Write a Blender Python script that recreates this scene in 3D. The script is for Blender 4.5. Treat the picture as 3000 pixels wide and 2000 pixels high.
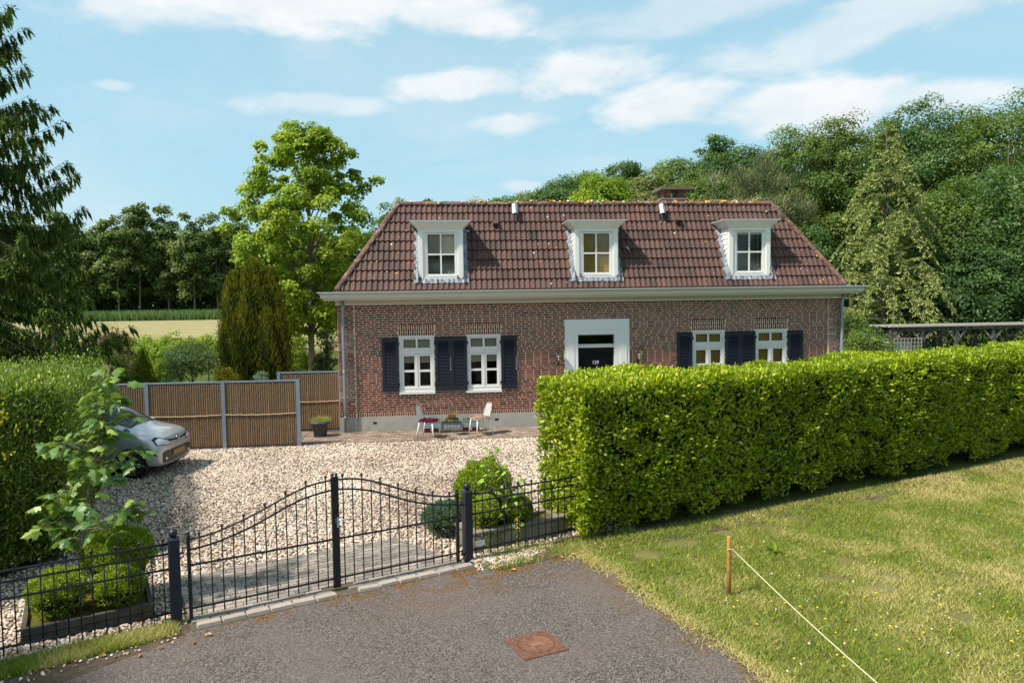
import bpy, bmesh, math, random
import numpy as np
from mathutils import Vector, Matrix

PI = math.pi
R = math.radians
scene = bpy.context.scene
for o in list(bpy.data.objects):
    bpy.data.objects.remove(o)
COL = scene.collection
random.seed(7)

# ------------------------------------------------------------------ camera
cam_data = bpy.data.cameras.new('camera')
cam = bpy.data.objects.new('camera', cam_data)
COL.objects.link(cam)
CAM = Vector((2.8914, -20.5071, 3.6408))
FWD = Vector((0.09281619, 0.99402823, -0.05738494))
RGT = Vector((0.99549511, -0.09376476, -0.01405866))
UPV = Vector((0.01935539, 0.05582156, 0.99825314))
m = Matrix((RGT, UPV, -FWD)).transposed().to_4x4()
m.translation = CAM
cam.matrix_world = m
cam_data.sensor_width = 36
cam_data.lens = 36 * 2151.65 / 3000
cam_data.clip_start = 0.1
cam_data.clip_end = 3000
scene.camera = cam
FPX = 2151.65

# ------------------------------------------------------------------ light
SUN_DIR = Vector((0.551, 0.215, -0.806)).normalized()      # the way the light travels
SUN_EL = math.asin(-SUN_DIR.z)
SUN_AZ = math.atan2(-SUN_DIR.x, -SUN_DIR.y)                # from +y towards +x
sd = bpy.data.lights.new('sun', 'SUN')
sd.energy = 3.7
sd.angle = R(3.0)
sd.color = (1.0, 0.93, 0.83)
so = bpy.data.objects.new('sun', sd)
COL.objects.link(so)
so.location = (-30, -30, 40)
so.rotation_euler = (-SUN_DIR).to_track_quat('Z', 'Y').to_euler()

scene.view_settings.view_transform = 'Standard'
scene.view_settings.look = 'None'
scene.view_settings.gamma = 1
scene.view_settings.use_curve_mapping = False
scene.view_settings.exposure = 0.80
scene.cycles.use_denoising = True
scene.cycles.max_bounces = 6
scene.cycles.diffuse_bounces = 3
scene.cycles.glossy_bounces = 2
scene.cycles.transmission_bounces = 4
scene.cycles.transparent_max_bounces = 8
scene.cycles.sample_clamp_indirect = 6
scene.cycles.caustics_reflective = False
scene.cycles.caustics_refractive = False

world = bpy.data.worlds.new('World')
scene.world = world
world.use_nodes = True
wt = world.node_tree
wt.nodes.clear()

class NT:
    """small helper round a node tree"""
    def __init__(s, tree): s.t = tree
    def n(s, kind, **kw):
        nd = s.t.nodes.new(kind)
        for k, v in kw.items():
            setattr(nd, k, v)
        return nd
    def l(s, a, b): s.t.links.new(a, b)
    def put(s, sock, v):
        if isinstance(v, bpy.types.NodeSocket): s.l(v, sock)
        else: sock.default_value = v
    def m(s, op, a, b=None, c=None, clamp=False):
        nd = s.n('ShaderNodeMath', operation=op, use_clamp=clamp)
        s.put(nd.inputs[0], a)
        if b is not None: s.put(nd.inputs[1], b)
        if c is not None: s.put(nd.inputs[2], c)
        return nd.outputs[0]
    def mix(s, f, a, b, mode='MIX'):
        nd = s.n('ShaderNodeMix', data_type='RGBA', blend_type=mode)
        s.put(nd.inputs[0], f); s.put(nd.inputs[6], a); s.put(nd.inputs[7], b)
        return nd.outputs[2]
    def ramp(s, f, stops, interp='LINEAR'):
        nd = s.n('ShaderNodeValToRGB')
        nd.color_ramp.interpolation = interp
        e = nd.color_ramp.elements
        while len(e) < len(stops): e.new(0.5)
        for i, (p, c) in enumerate(stops):
            e[i].position = p
            e[i].color = tuple(c) + (1,) if len(c) == 3 else c
        s.l(f, nd.inputs[0])
        return nd.outputs[0]
    def maprange(s, v, a, b, c=0.0, d=1.0, smooth=True):
        nd = s.n('ShaderNodeMapRange', interpolation_type='SMOOTHSTEP' if smooth else 'LINEAR')
        s.put(nd.inputs[0], v)
        for i, x in enumerate((a, b, c, d)): nd.inputs[i + 1].default_value = x
        return nd.outputs[0]
    def noise(s, vec, scale, detail=4, rough=0.55, dist=0.0):
        nd = s.n('ShaderNodeTexNoise')
        s.l(vec, nd.inputs['Vector'])
        nd.inputs['Scale'].default_value = scale
        nd.inputs['Detail'].default_value = detail
        nd.inputs['Roughness'].default_value = rough
        nd.inputs['Distortion'].default_value = dist
        return nd.outputs[0]

# the sky: Nishita with clouds laid out by compass direction and height
W = NT(wt)
sky = W.n('ShaderNodeTexSky', sky_type='NISHITA')
sky.sun_disc = False
sky.sun_elevation = SUN_EL
sky.sun_rotation = SUN_AZ
sky.air_density = 1.0
sky.dust_density = 1.6
sky.ozone_density = 1.0
tc = W.n('ShaderNodeTexCoord')
sep = W.n('ShaderNodeSeparateXYZ')
W.l(tc.outputs['Generated'], sep.inputs[0])
az = W.m('ARCTAN2', sep.outputs[0], sep.outputs[1])
el = W.m('ARCSINE', sep.outputs[2])
flat = W.n('ShaderNodeCombineXYZ')                       # direction unrolled, stretched along the horizon
W.l(W.m('MULTIPLY', az, 1.0), flat.inputs[0]); W.l(W.m('MULTIPLY', el, 2.4), flat.inputs[1])
nz = W.noise(flat.outputs[0], 7.0, 9, 0.6, 0.25)
nz2 = W.noise(flat.outputs[0], 2.2, 6, 0.55, 0.6)
# (azimuth, elevation, half width, half height, tilt) in degrees, strength
CLOUDS = [(-12, 21.3, 18.9, 3.0, 0, 1.0), (-19.2, 19.9, 9, 1.9, 2, .8), (0.5, 20.6, 7.5, 2.0, 0, .95),
          (-8.8, 14.4, 7.2, 1.0, 3, .62), (1.2, 15.9, 7.2, 1.5, 5, .90), (10.8, 16.7, 6.6, 1.9, 3, .98),
          (5.6, 13.2, 3.8, 1.1, 0, .9), (17.5, 14.0, 5.8, 2.2, 2, .95), (26.8, 13.0, 10.3, 2.2, 0, .95), (34.3, 12.8, 6, 1.4, -2, .8),
          (6.4, 8.6, 2.4, .7, 0, .6), (33, 18.3, 15, 2.0, 8, .60), (18.5, 20.2, 12, 1.6, 3, .45), (-22.5, 14.5, 1.7, .5, 0, .5),
          (62, 22, 17, 4, 0, .8), (-58, 24, 16, 4, 0, .8), (100, 30, 22, 6, 0, .8), (-110, 33, 22, 6, 0, .7), (165, 24, 25, 5, 0, .8)]
mask = None
for a0, e0, ra, re, tilt, st in CLOUDS:
    da = W.m('SUBTRACT', az, R(a0)); de = W.m('SUBTRACT', el, R(e0))
    ct, sn = math.cos(R(tilt)), math.sin(R(tilt))
    u = W.m('DIVIDE', W.m('ADD', W.m('MULTIPLY', da, ct), W.m('MULTIPLY', de, sn)), R(ra))
    v = W.m('DIVIDE', W.m('SUBTRACT', W.m('MULTIPLY', de, ct), W.m('MULTIPLY', da, sn)), R(re))
    d = W.m('SQRT', W.m('ADD', W.m('MULTIPLY', u, u), W.m('MULTIPLY', v, v)))
    q = W.m('ADD', W.m('SUBTRACT', 1.0, d), W.m('MULTIPLY', W.m('SUBTRACT', nz, 0.5), 2.1))
    q = W.m('MULTIPLY', W.maprange(q, -0.12, 0.60), st)
    mask = q if mask is None else W.m('MAXIMUM', mask, q)
veil = W.m('MULTIPLY', W.maprange(nz2, 0.40, 0.75), 0.45)
mask = W.m('MAXIMUM', mask, veil)
hz = W.maprange(el, 0.0, 0.6, 0.90, 0.62, False)          # pale air, thicker towards the horizon
base = W.mix(hz, sky.outputs[0], (2.6, 4.4, 5.15, 1))
cl = W.mix(W.maprange(nz, 0.3, 0.75), (4.6, 5.1, 5.35, 1), (5.75, 5.8, 5.85, 1))
skyc = W.mix(mask, base, cl)
bg = W.n('ShaderNodeBackground')
bg.inputs['Strength'].default_value = 0.10
W.l(skyc, bg.inputs['Color'])
wo = W.n('ShaderNodeOutputWorld')
W.l(bg.outputs[0], wo.inputs['Surface'])
# ------------------------------------------------------------------ helpers
def spot(px, py, y):
    """the point of the plane Y=y that the photograph shows at (px, py)"""
    d = FWD + RGT * ((px - 1500) / FPX) - UPV * ((py - 1000) / FPX)
    return CAM + d * ((y - CAM.y) / d.y)

def tag(o, label=None, cat=None, group=None, kind=None):
    if label: o['label'] = label
    if cat: o['category'] = cat
    if group: o['group'] = group
    if kind: o['kind'] = kind
    return o

def thing(name, label, cat, loc=(0, 0, 0), rz=0.0, group=None, kind=None):
    o = bpy.data.objects.new(name, None)
    COL.objects.link(o)
    o.empty_display_size = 0.2
    o.location = loc
    o.rotation_euler = (0, 0, rz)
    return tag(o, label, cat, group, kind)

def link(name, me, parent=None, loc=(0, 0, 0), rot=None, kind=None):
    o = bpy.data.objects.new(name, me)
    COL.objects.link(o)
    o.location = loc
    if rot: o.rotation_euler = rot
    if parent is not None: o.parent = parent
    if kind: o['kind'] = kind
    return o

def set_tint(me, arr):
    a = me.attributes.new('tint', 'FLOAT', 'POINT')
    a.data.foreach_set('value', np.asarray(arr, dtype=np.float32))

def np_mesh(name, V, F, mats, tint=None, smooth=False, matidx=None):
    """V (n,3) array; F (m,k) array of equal-sized faces"""
    me = bpy.data.meshes.new(name)
    V = np.asarray(V, dtype=np.float32); F = np.asarray(F, dtype=np.int32)
    me.vertices.add(len(V)); me.vertices.foreach_set('co', V.ravel())
    k = F.shape[1]
    me.loops.add(F.size); me.loops.foreach_set('vertex_index', F.ravel())
    me.polygons.add(len(F))
    me.polygons.foreach_set('loop_start', np.arange(len(F), dtype=np.int32) * k)
    me.polygons.foreach_set('use_smooth', np.full(len(F), smooth))
    if matidx is not None: me.polygons.foreach_set('material_index', np.asarray(matidx, dtype=np.int32))
    me.update(calc_edges=True)
    for mm in (mats if isinstance(mats, (list, tuple)) else [mats]): me.materials.append(mm)
    if tint is not None: set_tint(me, tint)
    return me

class MB:
    """collects simple solids and builds ONE mesh object of them"""
    def __init__(s): s.v = []; s.f = []; s.t = []; s.mi = []; s.sm = []
    def add(s, vs, fs, tint=0.5, mi=0, smooth=False):
        b = len(s.v)
        s.v += [tuple(p) for p in vs]
        s.f += [tuple(i + b for i in f) for f in fs]
        s.t += [tint] * len(vs)
        s.mi += [mi] * len(fs); s.sm += [smooth] * len(fs)
        return s
    def box(s, x0, x1, y0, y1, z0, z1, tint=0.5, mi=0, bev=0.0):
        if bev <= 0:
            vs = [(x0, y0, z0), (x1, y0, z0), (x1, y1, z0), (x0, y1, z0), (x0, y0, z1), (x1, y0, z1), (x1, y1, z1), (x0, y1, z1)]
            fs = [(0, 3, 2, 1), (4, 5, 6, 7), (0, 1, 5, 4), (1, 2, 6, 5), (2, 3, 7, 6), (3, 0, 4, 7)]
            return s.add(vs, fs, tint, mi)
        bm = bmesh.new()
        bmesh.ops.create_cube(bm, size=1)
        for v in bm.verts:
            v.co = Vector(((x0 + x1) / 2 + v.co.x * (x1 - x0), (y0 + y1) / 2 + v.co.y * (y1 - y0), (z0 + z1) / 2 + v.co.z * (z1 - z0)))
        bmesh.ops.bevel(bm, geom=list(bm.edges), offset=bev, segments=1, affect='EDGES', profile=0.5)
        s.bm(bm, tint, mi); bm.free()
        return s
    def bm(s, bm, tint=0.5, mi=0, smooth=False):
        bm.verts.ensure_lookup_table(); bm.verts.index_update()
        return s.add([v.co.copy() for v in bm.verts], [[v.index for v in f.verts] for f in bm.faces], tint, mi, smooth)
    def obox(s, c, ax, ay, az_, tint=0.5, mi=0):
        c, ax, ay, az_ = map(Vector, (c, ax, ay, az_))
        vs = [c + ax * i + ay * j + az_ * k for k in (-1, 1) for (i, j) in ((-1, -1), (1, -1), (1, 1), (-1, 1))]
        return s.add(vs, [(0, 3, 2, 1), (4, 5, 6, 7), (0, 1, 5, 4), (1, 2, 6, 5), (2, 3, 7, 6), (3, 0, 4, 7)], tint, mi)
    def tube(s, pts, r, n=8, tint=0.5, mi=0, caps=True, smooth=True):
        pts = [Vector(p) for p in pts]
        rs = r if isinstance(r, (list, tuple)) else [r] * len(pts)
        base = len(s.v); up = None
        rings = []
        for i, p in enumerate(pts):
            d = (pts[min(i + 1, len(pts) - 1)] - pts[max(i - 1, 0)])
            if d.length < 1e-9: d = Vector((0, 0, 1))
            d.normalize()
            if up is None: up = Vector((0, 0, 1)) if abs(d.z) < 0.9 else Vector((1, 0, 0))
            a = d.cross(up)
            if a.length < 1e-6: a = d.orthogonal()
            a.normalize(); b = a.cross(d).normalized(); up = b
            rings.append([p + a * math.cos(2 * PI * k / n) * rs[i] + b * math.sin(2 * PI * k / n) * rs[i] for k in range(n)])
        vs = [q for rg in rings for q in rg]
        fs = [(i * n + k, i * n + (k + 1) % n, (i + 1) * n + (k + 1) % n, (i + 1) * n + k) for i in range(len(pts) - 1) for k in range(n)]
        s.add(vs, fs, tint, mi, smooth)
        if caps:
            s.f.append(tuple(base + k for k in reversed(range(n)))); s.mi.append(mi); s.sm.append(False)
            s.f.append(tuple(base + (len(pts) - 1) * n + k for k in range(n))); s.mi.append(mi); s.sm.append(False)
        return s
    def lathe(s, prof, c=(0, 0, 0), n=16, tint=0.5, mi=0, smooth=True):
        cx, cy, cz = c
        vs = [(cx + r * math.cos(2 * PI * k / n), cy + r * math.sin(2 * PI * k / n), cz + z) for (r, z) in prof for k in range(n)]
        fs = [(i * n + k, i * n + (k + 1) % n, (i + 1) * n + (k + 1) % n, (i + 1) * n + k) for i in range(len(prof) - 1) for k in range(n)]
        return s.add(vs, fs, tint, mi, smooth)
    def ball(s, c, r, n=10, tint=0.5, mi=0):
        prof = [(max(r * math.sin(PI * i / 8), 1e-4), -r * math.cos(PI * i / 8)) for i in range(9)]
        return s.lathe(prof, c, n, tint, mi)
    def poly_extrude(s, pts, vec, tint=0.5, mi=0):
        pts = [Vector(p) for p in pts]; vec = Vector(vec); n = len(pts)
        fs = [tuple(range(n)), tuple(reversed(range(n, 2 * n)))] + [(i, i + n, (i + 1) % n + n, (i + 1) % n) for i in range(n)]
        return s.add(pts + [p + vec for p in pts], fs, tint, mi)
    def mesh(s, name, mats, normals=True):
        me = bpy.data.meshes.new(name)
        me.from_pydata(s.v, [], s.f)
        for mm in (mats if isinstance(mats, (list, tuple)) else [mats]): me.materials.append(mm)
        me.polygons.foreach_set('material_index', s.mi)
        me.polygons.foreach_set('use_smooth', s.sm)
        if normals:
            bm = bmesh.new(); bm.from_mesh(me); bmesh.ops.recalc_face_normals(bm, faces=bm.faces); bm.to_mesh(me); bm.free()
        set_tint(me, s.t)
        me.update()
        return me
    def build(s, name, mats, parent=None, loc=(0, 0, 0), rot=None, kind=None, normals=True):
        return link(name, s.mesh(name, mats, normals), parent, loc, rot, kind)

def sheet(name, pts, z, mat_, kind='structure', parent=None):
    me = bpy.data.meshes.new(name)
    me.from_pydata([(p[0], p[1], z) for p in pts], [], [tuple(range(len(pts)))])
    me.materials.append(mat_); set_tint(me, [0.5] * len(pts))
    if me.polygons[0].normal.z < 0: me.flip_normals()
    return link(name, me, parent, kind=kind)

def in_poly(P, poly):
    """P (n,2) array -> bool array"""
    x, y = P[:, 0], P[:, 1]; c = np.zeros(len(P), bool); j = len(poly) - 1
    for i in range(len(poly)):
        xi, yi = poly[i]; xj, yj = poly[j]
        hit = ((yi > y) != (yj > y)) & (x < (xj - xi) * (y - yi) / ((yj - yi) + 1e-12) + xi)
        c ^= hit; j = i
    return c

def vnoise(x, y, s, seed=0):
    """cheap smooth noise about 0..1"""
    r = np.random.RandomState(seed); o = 0
    for k in range(6):
        a = r.uniform(0, 2 * PI); f = s * r.uniform(0.6, 2.4); p = r.uniform(0, 6.28)
        o = o + np.sin((x * math.cos(a) + y * math.sin(a)) * f + p + 1.3 * np.sin((x * math.sin(a) - y * math.cos(a)) * f * .7 + p))
    return 0.5 + o / 9.0

# ---- materials
def pmat(name, stops, rough=0.8, nscale=6.0, namp=0.35, bump=0.0, bscale=60.0, spec=0.3, metal=0.0, tintmix=1.0, stain=None, coat=0.0, objrand=0.0):
    """colour ramp driven by the mesh's tint value plus noise"""
    mt = bpy.data.materials.new(name); mt.use_nodes = True
    t = NT(mt.node_tree); mt.node_tree.nodes.clear()
    g = t.n('ShaderNodeNewGeometry'); pos = g.outputs['Position']
    at = t.n('ShaderNodeAttribute', attribute_name='tint')
    nz_ = t.noise(pos, nscale, 5, 0.6)
    f = t.m('ADD', t.m('MULTIPLY', at.outputs['Fac'], tintmix), t.m('MULTIPLY', t.m('SUBTRACT', nz_, 0.5), namp))
    if tintmix < 1: f = t.m('ADD', f, 0.5 * (1 - tintmix))
    c = t.ramp(f, stops)
    if stain:
        # stain = (colour, scale, low, high, strength)
        sn = t.noise(pos, stain[1], 6, 0.65, 0.3)
        c = t.mix(t.m('MULTIPLY', t.maprange(sn, stain[2], stain[3]), stain[4]), c, tuple(stain[0]) + (1,))
    b = t.n('ShaderNodeBsdfPrincipled')
    t.l(c, b.inputs['Base Color'])
    b.inputs['Roughness'].default_value = rough
    b.inputs['Metallic'].default_value = metal
    b.inputs['Specular IOR Level'].default_value = spec
    if coat: b.inputs['Coat Weight'].default_value = coat; b.inputs['Coat Roughness'].default_value = 0.08
    if bump:
        bn = t.n('ShaderNodeBump'); bn.inputs['Strength'].default_value = bump; bn.inputs['Distance'].default_value = 0.02
        t.l(t.noise(pos, bscale, 4, 0.6), bn.inputs['Height']); t.l(bn.outputs[0], b.inputs['Normal'])
    o = t.n('ShaderNodeOutputMaterial'); t.l(b.outputs[0], o.inputs[0])
    mt['nt'] = name
    return mt

def flat3(c, d=0.15):
    return [(0.0, [x * (1 - d * 1.6) for x in c]), (0.5, c), (1.0, [min(1, x * (1 + d * 1.6)) for x in c])]

def leafmat(name, stops, rough=0.5, spec=0.35, trans=0.35, nscale=0.8, namp=0.25):
    mt = bpy.data.materials.new(name); mt.use_nodes = True
    t = NT(mt.node_tree); mt.node_tree.nodes.clear()
    g = t.n('ShaderNodeNewGeometry')
    at = t.n('ShaderNodeAttribute', attribute_name='tint')
    f = t.m('ADD', at.outputs['Fac'], t.m('MULTIPLY', t.m('SUBTRACT', t.noise(g.outputs['Position'], nscale, 3, 0.5), 0.5), namp))
    c = t.ramp(f, [(p_, tuple(min(.85, v_ * 1.55) for v_ in c_)) for p_, c_ in stops])
    b = t.n('ShaderNodeBsdfPrincipled'); t.l(c, b.inputs['Base Color'])
    b.inputs['Roughness'].default_value = rough; b.inputs['Specular IOR Level'].default_value = spec
    tr = t.n('ShaderNodeBsdfTranslucent')
    t.l(t.mix(0.45, c, (0.35, 0.50, 0.02, 1), 'MIX'), tr.inputs['Color'])
    mx = t.n('ShaderNodeMixShader'); mx.inputs[0].default_value = trans
    t.l(b.outputs[0], mx.inputs[1]); t.l(tr.outputs[0], mx.inputs[2])
    o = t.n('ShaderNodeOutputMaterial'); t.l(mx.outputs[0], o.inputs[0])
    return mt

def glassmat(name, tintc=(0.9, 0.95, 0.93), refl=1.0):
    mt = bpy.data.materials.new(name); mt.use_nodes = True
    t = NT(mt.node_tree); mt.node_tree.nodes.clear()
    tr = t.n('ShaderNodeBsdfTransparent'); tr.inputs[0].default_value = tuple(tintc) + (1,)
    gl = t.n('ShaderNodeBsdfGlossy'); gl.inputs['Roughness'].default_value = 0.02; gl.inputs[0].default_value = (1, 1, 1, 1)
    fr = t.n('ShaderNodeFresnel'); fr.inputs[0].default_value = 1.5
    mx = t.n('ShaderNodeMixShader'); t.l(t.m('MULTIPLY', fr.outputs[0], refl, clamp=True), mx.inputs[0])
    t.l(tr.outputs[0], mx.inputs[1]); t.l(gl.outputs[0], mx.inputs[2])
    o = t.n('ShaderNodeOutputMaterial'); t.l(mx.outputs[0], o.inputs[0])
    return mt

M = {}
M['brick'] = pmat('brick_clay', [(0.0, (.050, .024, .022)), (.3, (.130, .038, .027)), (.6, (.205, .056, .038)), (1, (.30, .10, .066))], .85, 30, .35, .25, 90, .2,
                  stain=((.42, .33, .30), 1.3, .62, .78, .35))
M['brick_pale'] = pmat('brick_clay_bloom', [(0.0, (.10, .06, .055)), (.3, (.20, .10, .085)), (.6, (.30, .17, .14)), (1, (.45, .34, .30))], .9, 8, .9, .25, 90, .2)
M['mortar'] = pmat('mortar', flat3((.80, .67, .52), .08), .95, 20, .5, .2, 120, .1)
M['mortar_dark'] = pmat('mortar_grey', flat3((.30, .26, .22), .12), .95, 20, .5, .2, 120, .1)
M['concrete'] = pmat('plinth_render', [(0, (.26, .25, .23)), (.5, (.38, .37, .34)), (1, (.50, .48, .44))], .9, 3, 1.0, .15, 60, .15, stain=((.22, .20, .17), 2.2, .55, .75, .5))
M['tile'] = pmat('roof_tile_clay', [(0, (.040, .026, .022)), (.35, (.078, .042, .034)), (.7, (.108, .056, .044)), (1, (.125, .058, .046))], .62, 5, .45, .25, 110, .3,
                 stain=((.30, .24, .19), 9, .70, .80, .45))
M['ridge'] = pmat('ridge_tile_clay', [(0, (.09, .050, .040)), (.5, (.17, .085, .065)), (1, (.24, .12, .09))], .8, 9, .8, .3, 80, .2, stain=((.34, .31, .25), 7, .52, .66, .8))
M['lichen'] = pmat('orange_lichen', [(0, (.55, .22, .03)), (.5, (.72, .32, .04)), (1, (.78, .50, .16))], .95, 60, .6, .4, 200, .1)
M['white'] = pmat('white_paint', flat3((.80, .79, .76), .03), .45, 2.5, .5, .03, 40, .4)
M['trim_cream'] = pmat('cream_paint', flat3((.66, .61, .53), .04), .5, 1.5, .6, .03, 40, .35)
M['white_old'] = pmat('window_paint', flat3((.74, .73, .70), .05), .5, 9, .8, .05, 80, .35)
M['lead'] = pmat('lead_flashing', [(0, (.08, .095, .12)), (.5, (.21, .235, .27)), (1, (.42, .45, .49))], .6, 9, 1.9, .4, 30, .3, metal=0)
M['zinc'] = pmat('zinc', flat3((.50, .53, .57), .15), .4, 6, .9, .05, 50, .5, metal=.35)
M['zinc_pipe'] = pmat('zinc_downpipe', flat3((.26, .31, .34), .12), .45, 4, .7, .03, 50, .5, metal=.3)
M['navy'] = pmat('navy_paint', flat3((.012, .016, .028), .2), .42, 4, .4, .04, 90, .45)
M['black'] = pmat('black_gloss', flat3((.008, .008, .011), .2), .22, 4, .3, .0, 90, .6)
M['iron'] = pmat('black_iron', flat3((.009, .011, .017), .25), .42, 12, .6, .1, 150, .5)
M['iron_brown'] = pmat('brown_black_iron', flat3((.024, .018, .016), .25), .45, 12, .6, .1, 150, .5)
M['steel'] = pmat('galvanised_steel', [(0, (.17, .22, .28)), (.5, (.25, .31, .38)), (1, (.36, .42, .48))], .45, 14, .9, .05, 90, .5, metal=.4)
M['coir'] = pmat('coir', [(0, (.11, .072, .044)), (.5, (.25, .165, .100)), (1, (.45, .33, .21))], .95, 90, 1.5, .8, 220, .05)
M['rope'] = pmat('rope', flat3((.55, .42, .27), .2), .95, 120, .9, .6, 200, .05)
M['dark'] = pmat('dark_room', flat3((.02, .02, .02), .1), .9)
M['blind_tan'] = pmat('tan_blind', [(0, (.50, .43, .32)), (1, (.62, .54, .42))], .9, 40, 1.0, .1, 200, .1)
M['blind_ochre'] = pmat('ochre_blind', [(0, (.46, .24, .06)), (1, (.68, .41, .14))], .9, 30, 1.4, .1, 200, .1)
M['glass'] = glassmat('window_glass', refl=1.1)
M['glass_thin'] = glassmat('lamp_glass', refl=.8)
M['gravel_bed'] = pmat('gravel_bed', [(0, (.07, .05, .04)), (.5, (.20, .15, .12)), (1, (.36, .29, .23))], .95, 45, 1.6, .8, 60, .1)
M['stone'] = pmat('gravel_stone', [(0, (.09, .065, .06)), (.2, (.26, .19, .145)), (.5, (.45, .345, .265)), (.8, (.60, .49, .385)), (1, (.74, .66, .55))], .8, 40, .25, .1, 90, .25)
M['paver'] = pmat('paver', [(0, (.15, .135, .115)), (.5, (.26, .225, .19)), (1, (.40, .33, .28))], .92, 14, .7, .35, 120, .1, stain=((.20, .15, .03), 5, .62, .72, .5))
M['patio'] = pmat('patio_brick', [(0, (.15, .11, .085)), (.5, (.26, .19, .145)), (1, (.40, .31, .24))], .92, 14, .7, .3, 120, .1)
M['joint'] = pmat('sand_joint', [(0, (.05, .04, .03)), (.5, (.11, .09, .06)), (1, (.17, .15, .08))], .95, 12, 1.3, .3, 60, .1)
M['timber'] = pmat('bed_timber', [(0, (.035, .032, .030)), (.5, (.075, .068, .060)), (1, (.15, .14, .12))], .9, 10, 1.0, .3, 60, .15, stain=((.13, .11, .015), 3, .55, .7, .8))
M['timber_pale'] = pmat('bed_timber_pale', [(0, (.10, .085, .06)), (.5, (.19, .165, .13)), (1, (.30, .27, .22))], .9, 10, 1.0, .3, 60, .15, stain=((.16, .14, .05), 3, .5, .7, .7))
M['old_wood'] = pmat('pergola_wood', [(0, (.03, .032, .036)), (.45, (.09, .085, .08)), (1, (.33, .30, .26))], .9, 12, 1.6, .4, 50, .1)
M['grey_wood'] = pmat('weathered_wood', [(0, (.16, .14, .12)), (.5, (.30, .27, .23)), (1, (.46, .42, .36))], .9, 12, 1.2, .4, 50, .1)
M['bark'] = pmat('bark', [(0, (.045, .035, .025)), (.5, (.10, .08, .06)), (1, (.20, .17, .13))], .95, 9, 1.1, .6, 30, .05)
M['bark_pale'] = pmat('bark_pale', [(0, (.11, .09, .06)), (.5, (.22, .18, .13)), (1, (.36, .31, .23))], .95, 9, 1.1, .5, 30, .05)
M['soil'] = pmat('soil', [(0, (.045, .032, .022)), (.5, (.10, .075, .052)), (1, (.19, .15, .11))], .95, 10, 1.4, .6, 50, .05)
M['moss'] = pmat('moss', [(0, (.045, .045, .01)), (.5, (.11, .10, .02)), (1, (.20, .15, .03))], .95, 20, 1.2, .6, 90, .05)
M['rust'] = pmat('rusty_iron', [(0, (.060, .032, .026)), (.5, (.16, .075, .050)), (1, (.27, .14, .085))], .85, 18, 1.1, .3, 90, .2)
M['twigs'] = pmat('dark_twigs', [(0, (.008, .012, .004)), (.5, (.018, .026, .007)), (1, (.035, .045, .012))], .95, 12, 1.4, .9, 30, .02)
# ------------------------------------------------------------------ the ground
GL = np.array([-0.20, -12.0015])                # foot of the left gate post
GG = np.array([0.90508, 0.42525])               # along gate and fence
GN = np.array([-0.42525, 0.90508])              # towards the house
GANG = math.atan2(GG[1], GG[0])
def gw(s, n): return (GL[0] + GG[0] * s + GN[0] * n, GL[1] + GG[1] * s + GN[1] * n)

mt = bpy.data.materials.new('meadow'); mt.use_nodes = True
t = NT(mt.node_tree); mt.node_tree.nodes.clear()
g = t.n('ShaderNodeNewGeometry'); pos = g.outputs['Position']
f = t.m('ADD', t.m('MULTIPLY', t.noise(pos, .35, 5, .6), .6), t.m('MULTIPLY', t.noise(pos, 9, 4, .7), .4))
c = t.ramp(f, [(.3, (.035, .055, .012)), (.5, (.075, .10, .025)), (.7, (.15, .14, .055))])
b = t.n('ShaderNodeBsdfPrincipled'); t.l(c, b.inputs['Base Color']); b.inputs['Roughness'].default_value = .95; b.inputs['Specular IOR Level'].default_value = .05
bn = t.n('ShaderNodeBump'); bn.inputs['Strength'].default_value = .8; bn.inputs['Distance'].default_value = .05; t.l(t.noise(pos, 18, 5, .7), bn.inputs['Height']); t.l(bn.outputs[0], b.inputs['Normal'])
o = t.n('ShaderNodeOutputMaterial'); t.l(b.outputs[0], o.inputs[0])
M['meadow'] = mt
sheet('ground', [(-900, -300), (900, -300), (900, 1200), (-900, 1200)], -0.012, M['meadow'])

M['hay'] = pmat('mown_hay', [(0, (.19, .17, .075)), (.5, (.29, .25, .125)), (1, (.38, .33, .18))], .95, .25, 1.3, .3, 3, .05)
sheet('field', [(-260, 30), (-8, 30), (60, 149), (-260, 149)], -0.006, M['hay'])

# asphalt of the road
mt = bpy.data.materials.new('asphalt'); mt.use_nodes = True
t = NT(mt.node_tree); mt.node_tree.nodes.clear()
g = t.n('ShaderNodeNewGeometry'); pos = g.outputs['Position']
vor = t.n('ShaderNodeTexVoronoi'); vor.inputs['Scale'].default_value = 85; t.l(pos, vor.inputs['Vector'])
sp = t.n('ShaderNodeSeparateColor'); t.l(vor.outputs['Color'], sp.inputs[0])
c = t.ramp(sp.outputs[0], [(0, (.025, .020, .018)), (.5, (.100, .082, .073)), (.85, (.165, .14, .122)), (1, (.24, .215, .19))])
c = t.mix(t.maprange(t.noise(pos, .9, 5, .6), .35, .7), c, t.mix(.5, c, (.15, .115, .10, 1)))
c = t.mix(t.m('MULTIPLY', t.maprange(t.noise(pos, 2.2, 6, .7, .4), .60, .74), .55), c, (.045, .042, .038, 1))
sx = t.n('ShaderNodeSeparateXYZ'); t.l(pos, sx.inputs[0])
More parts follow.
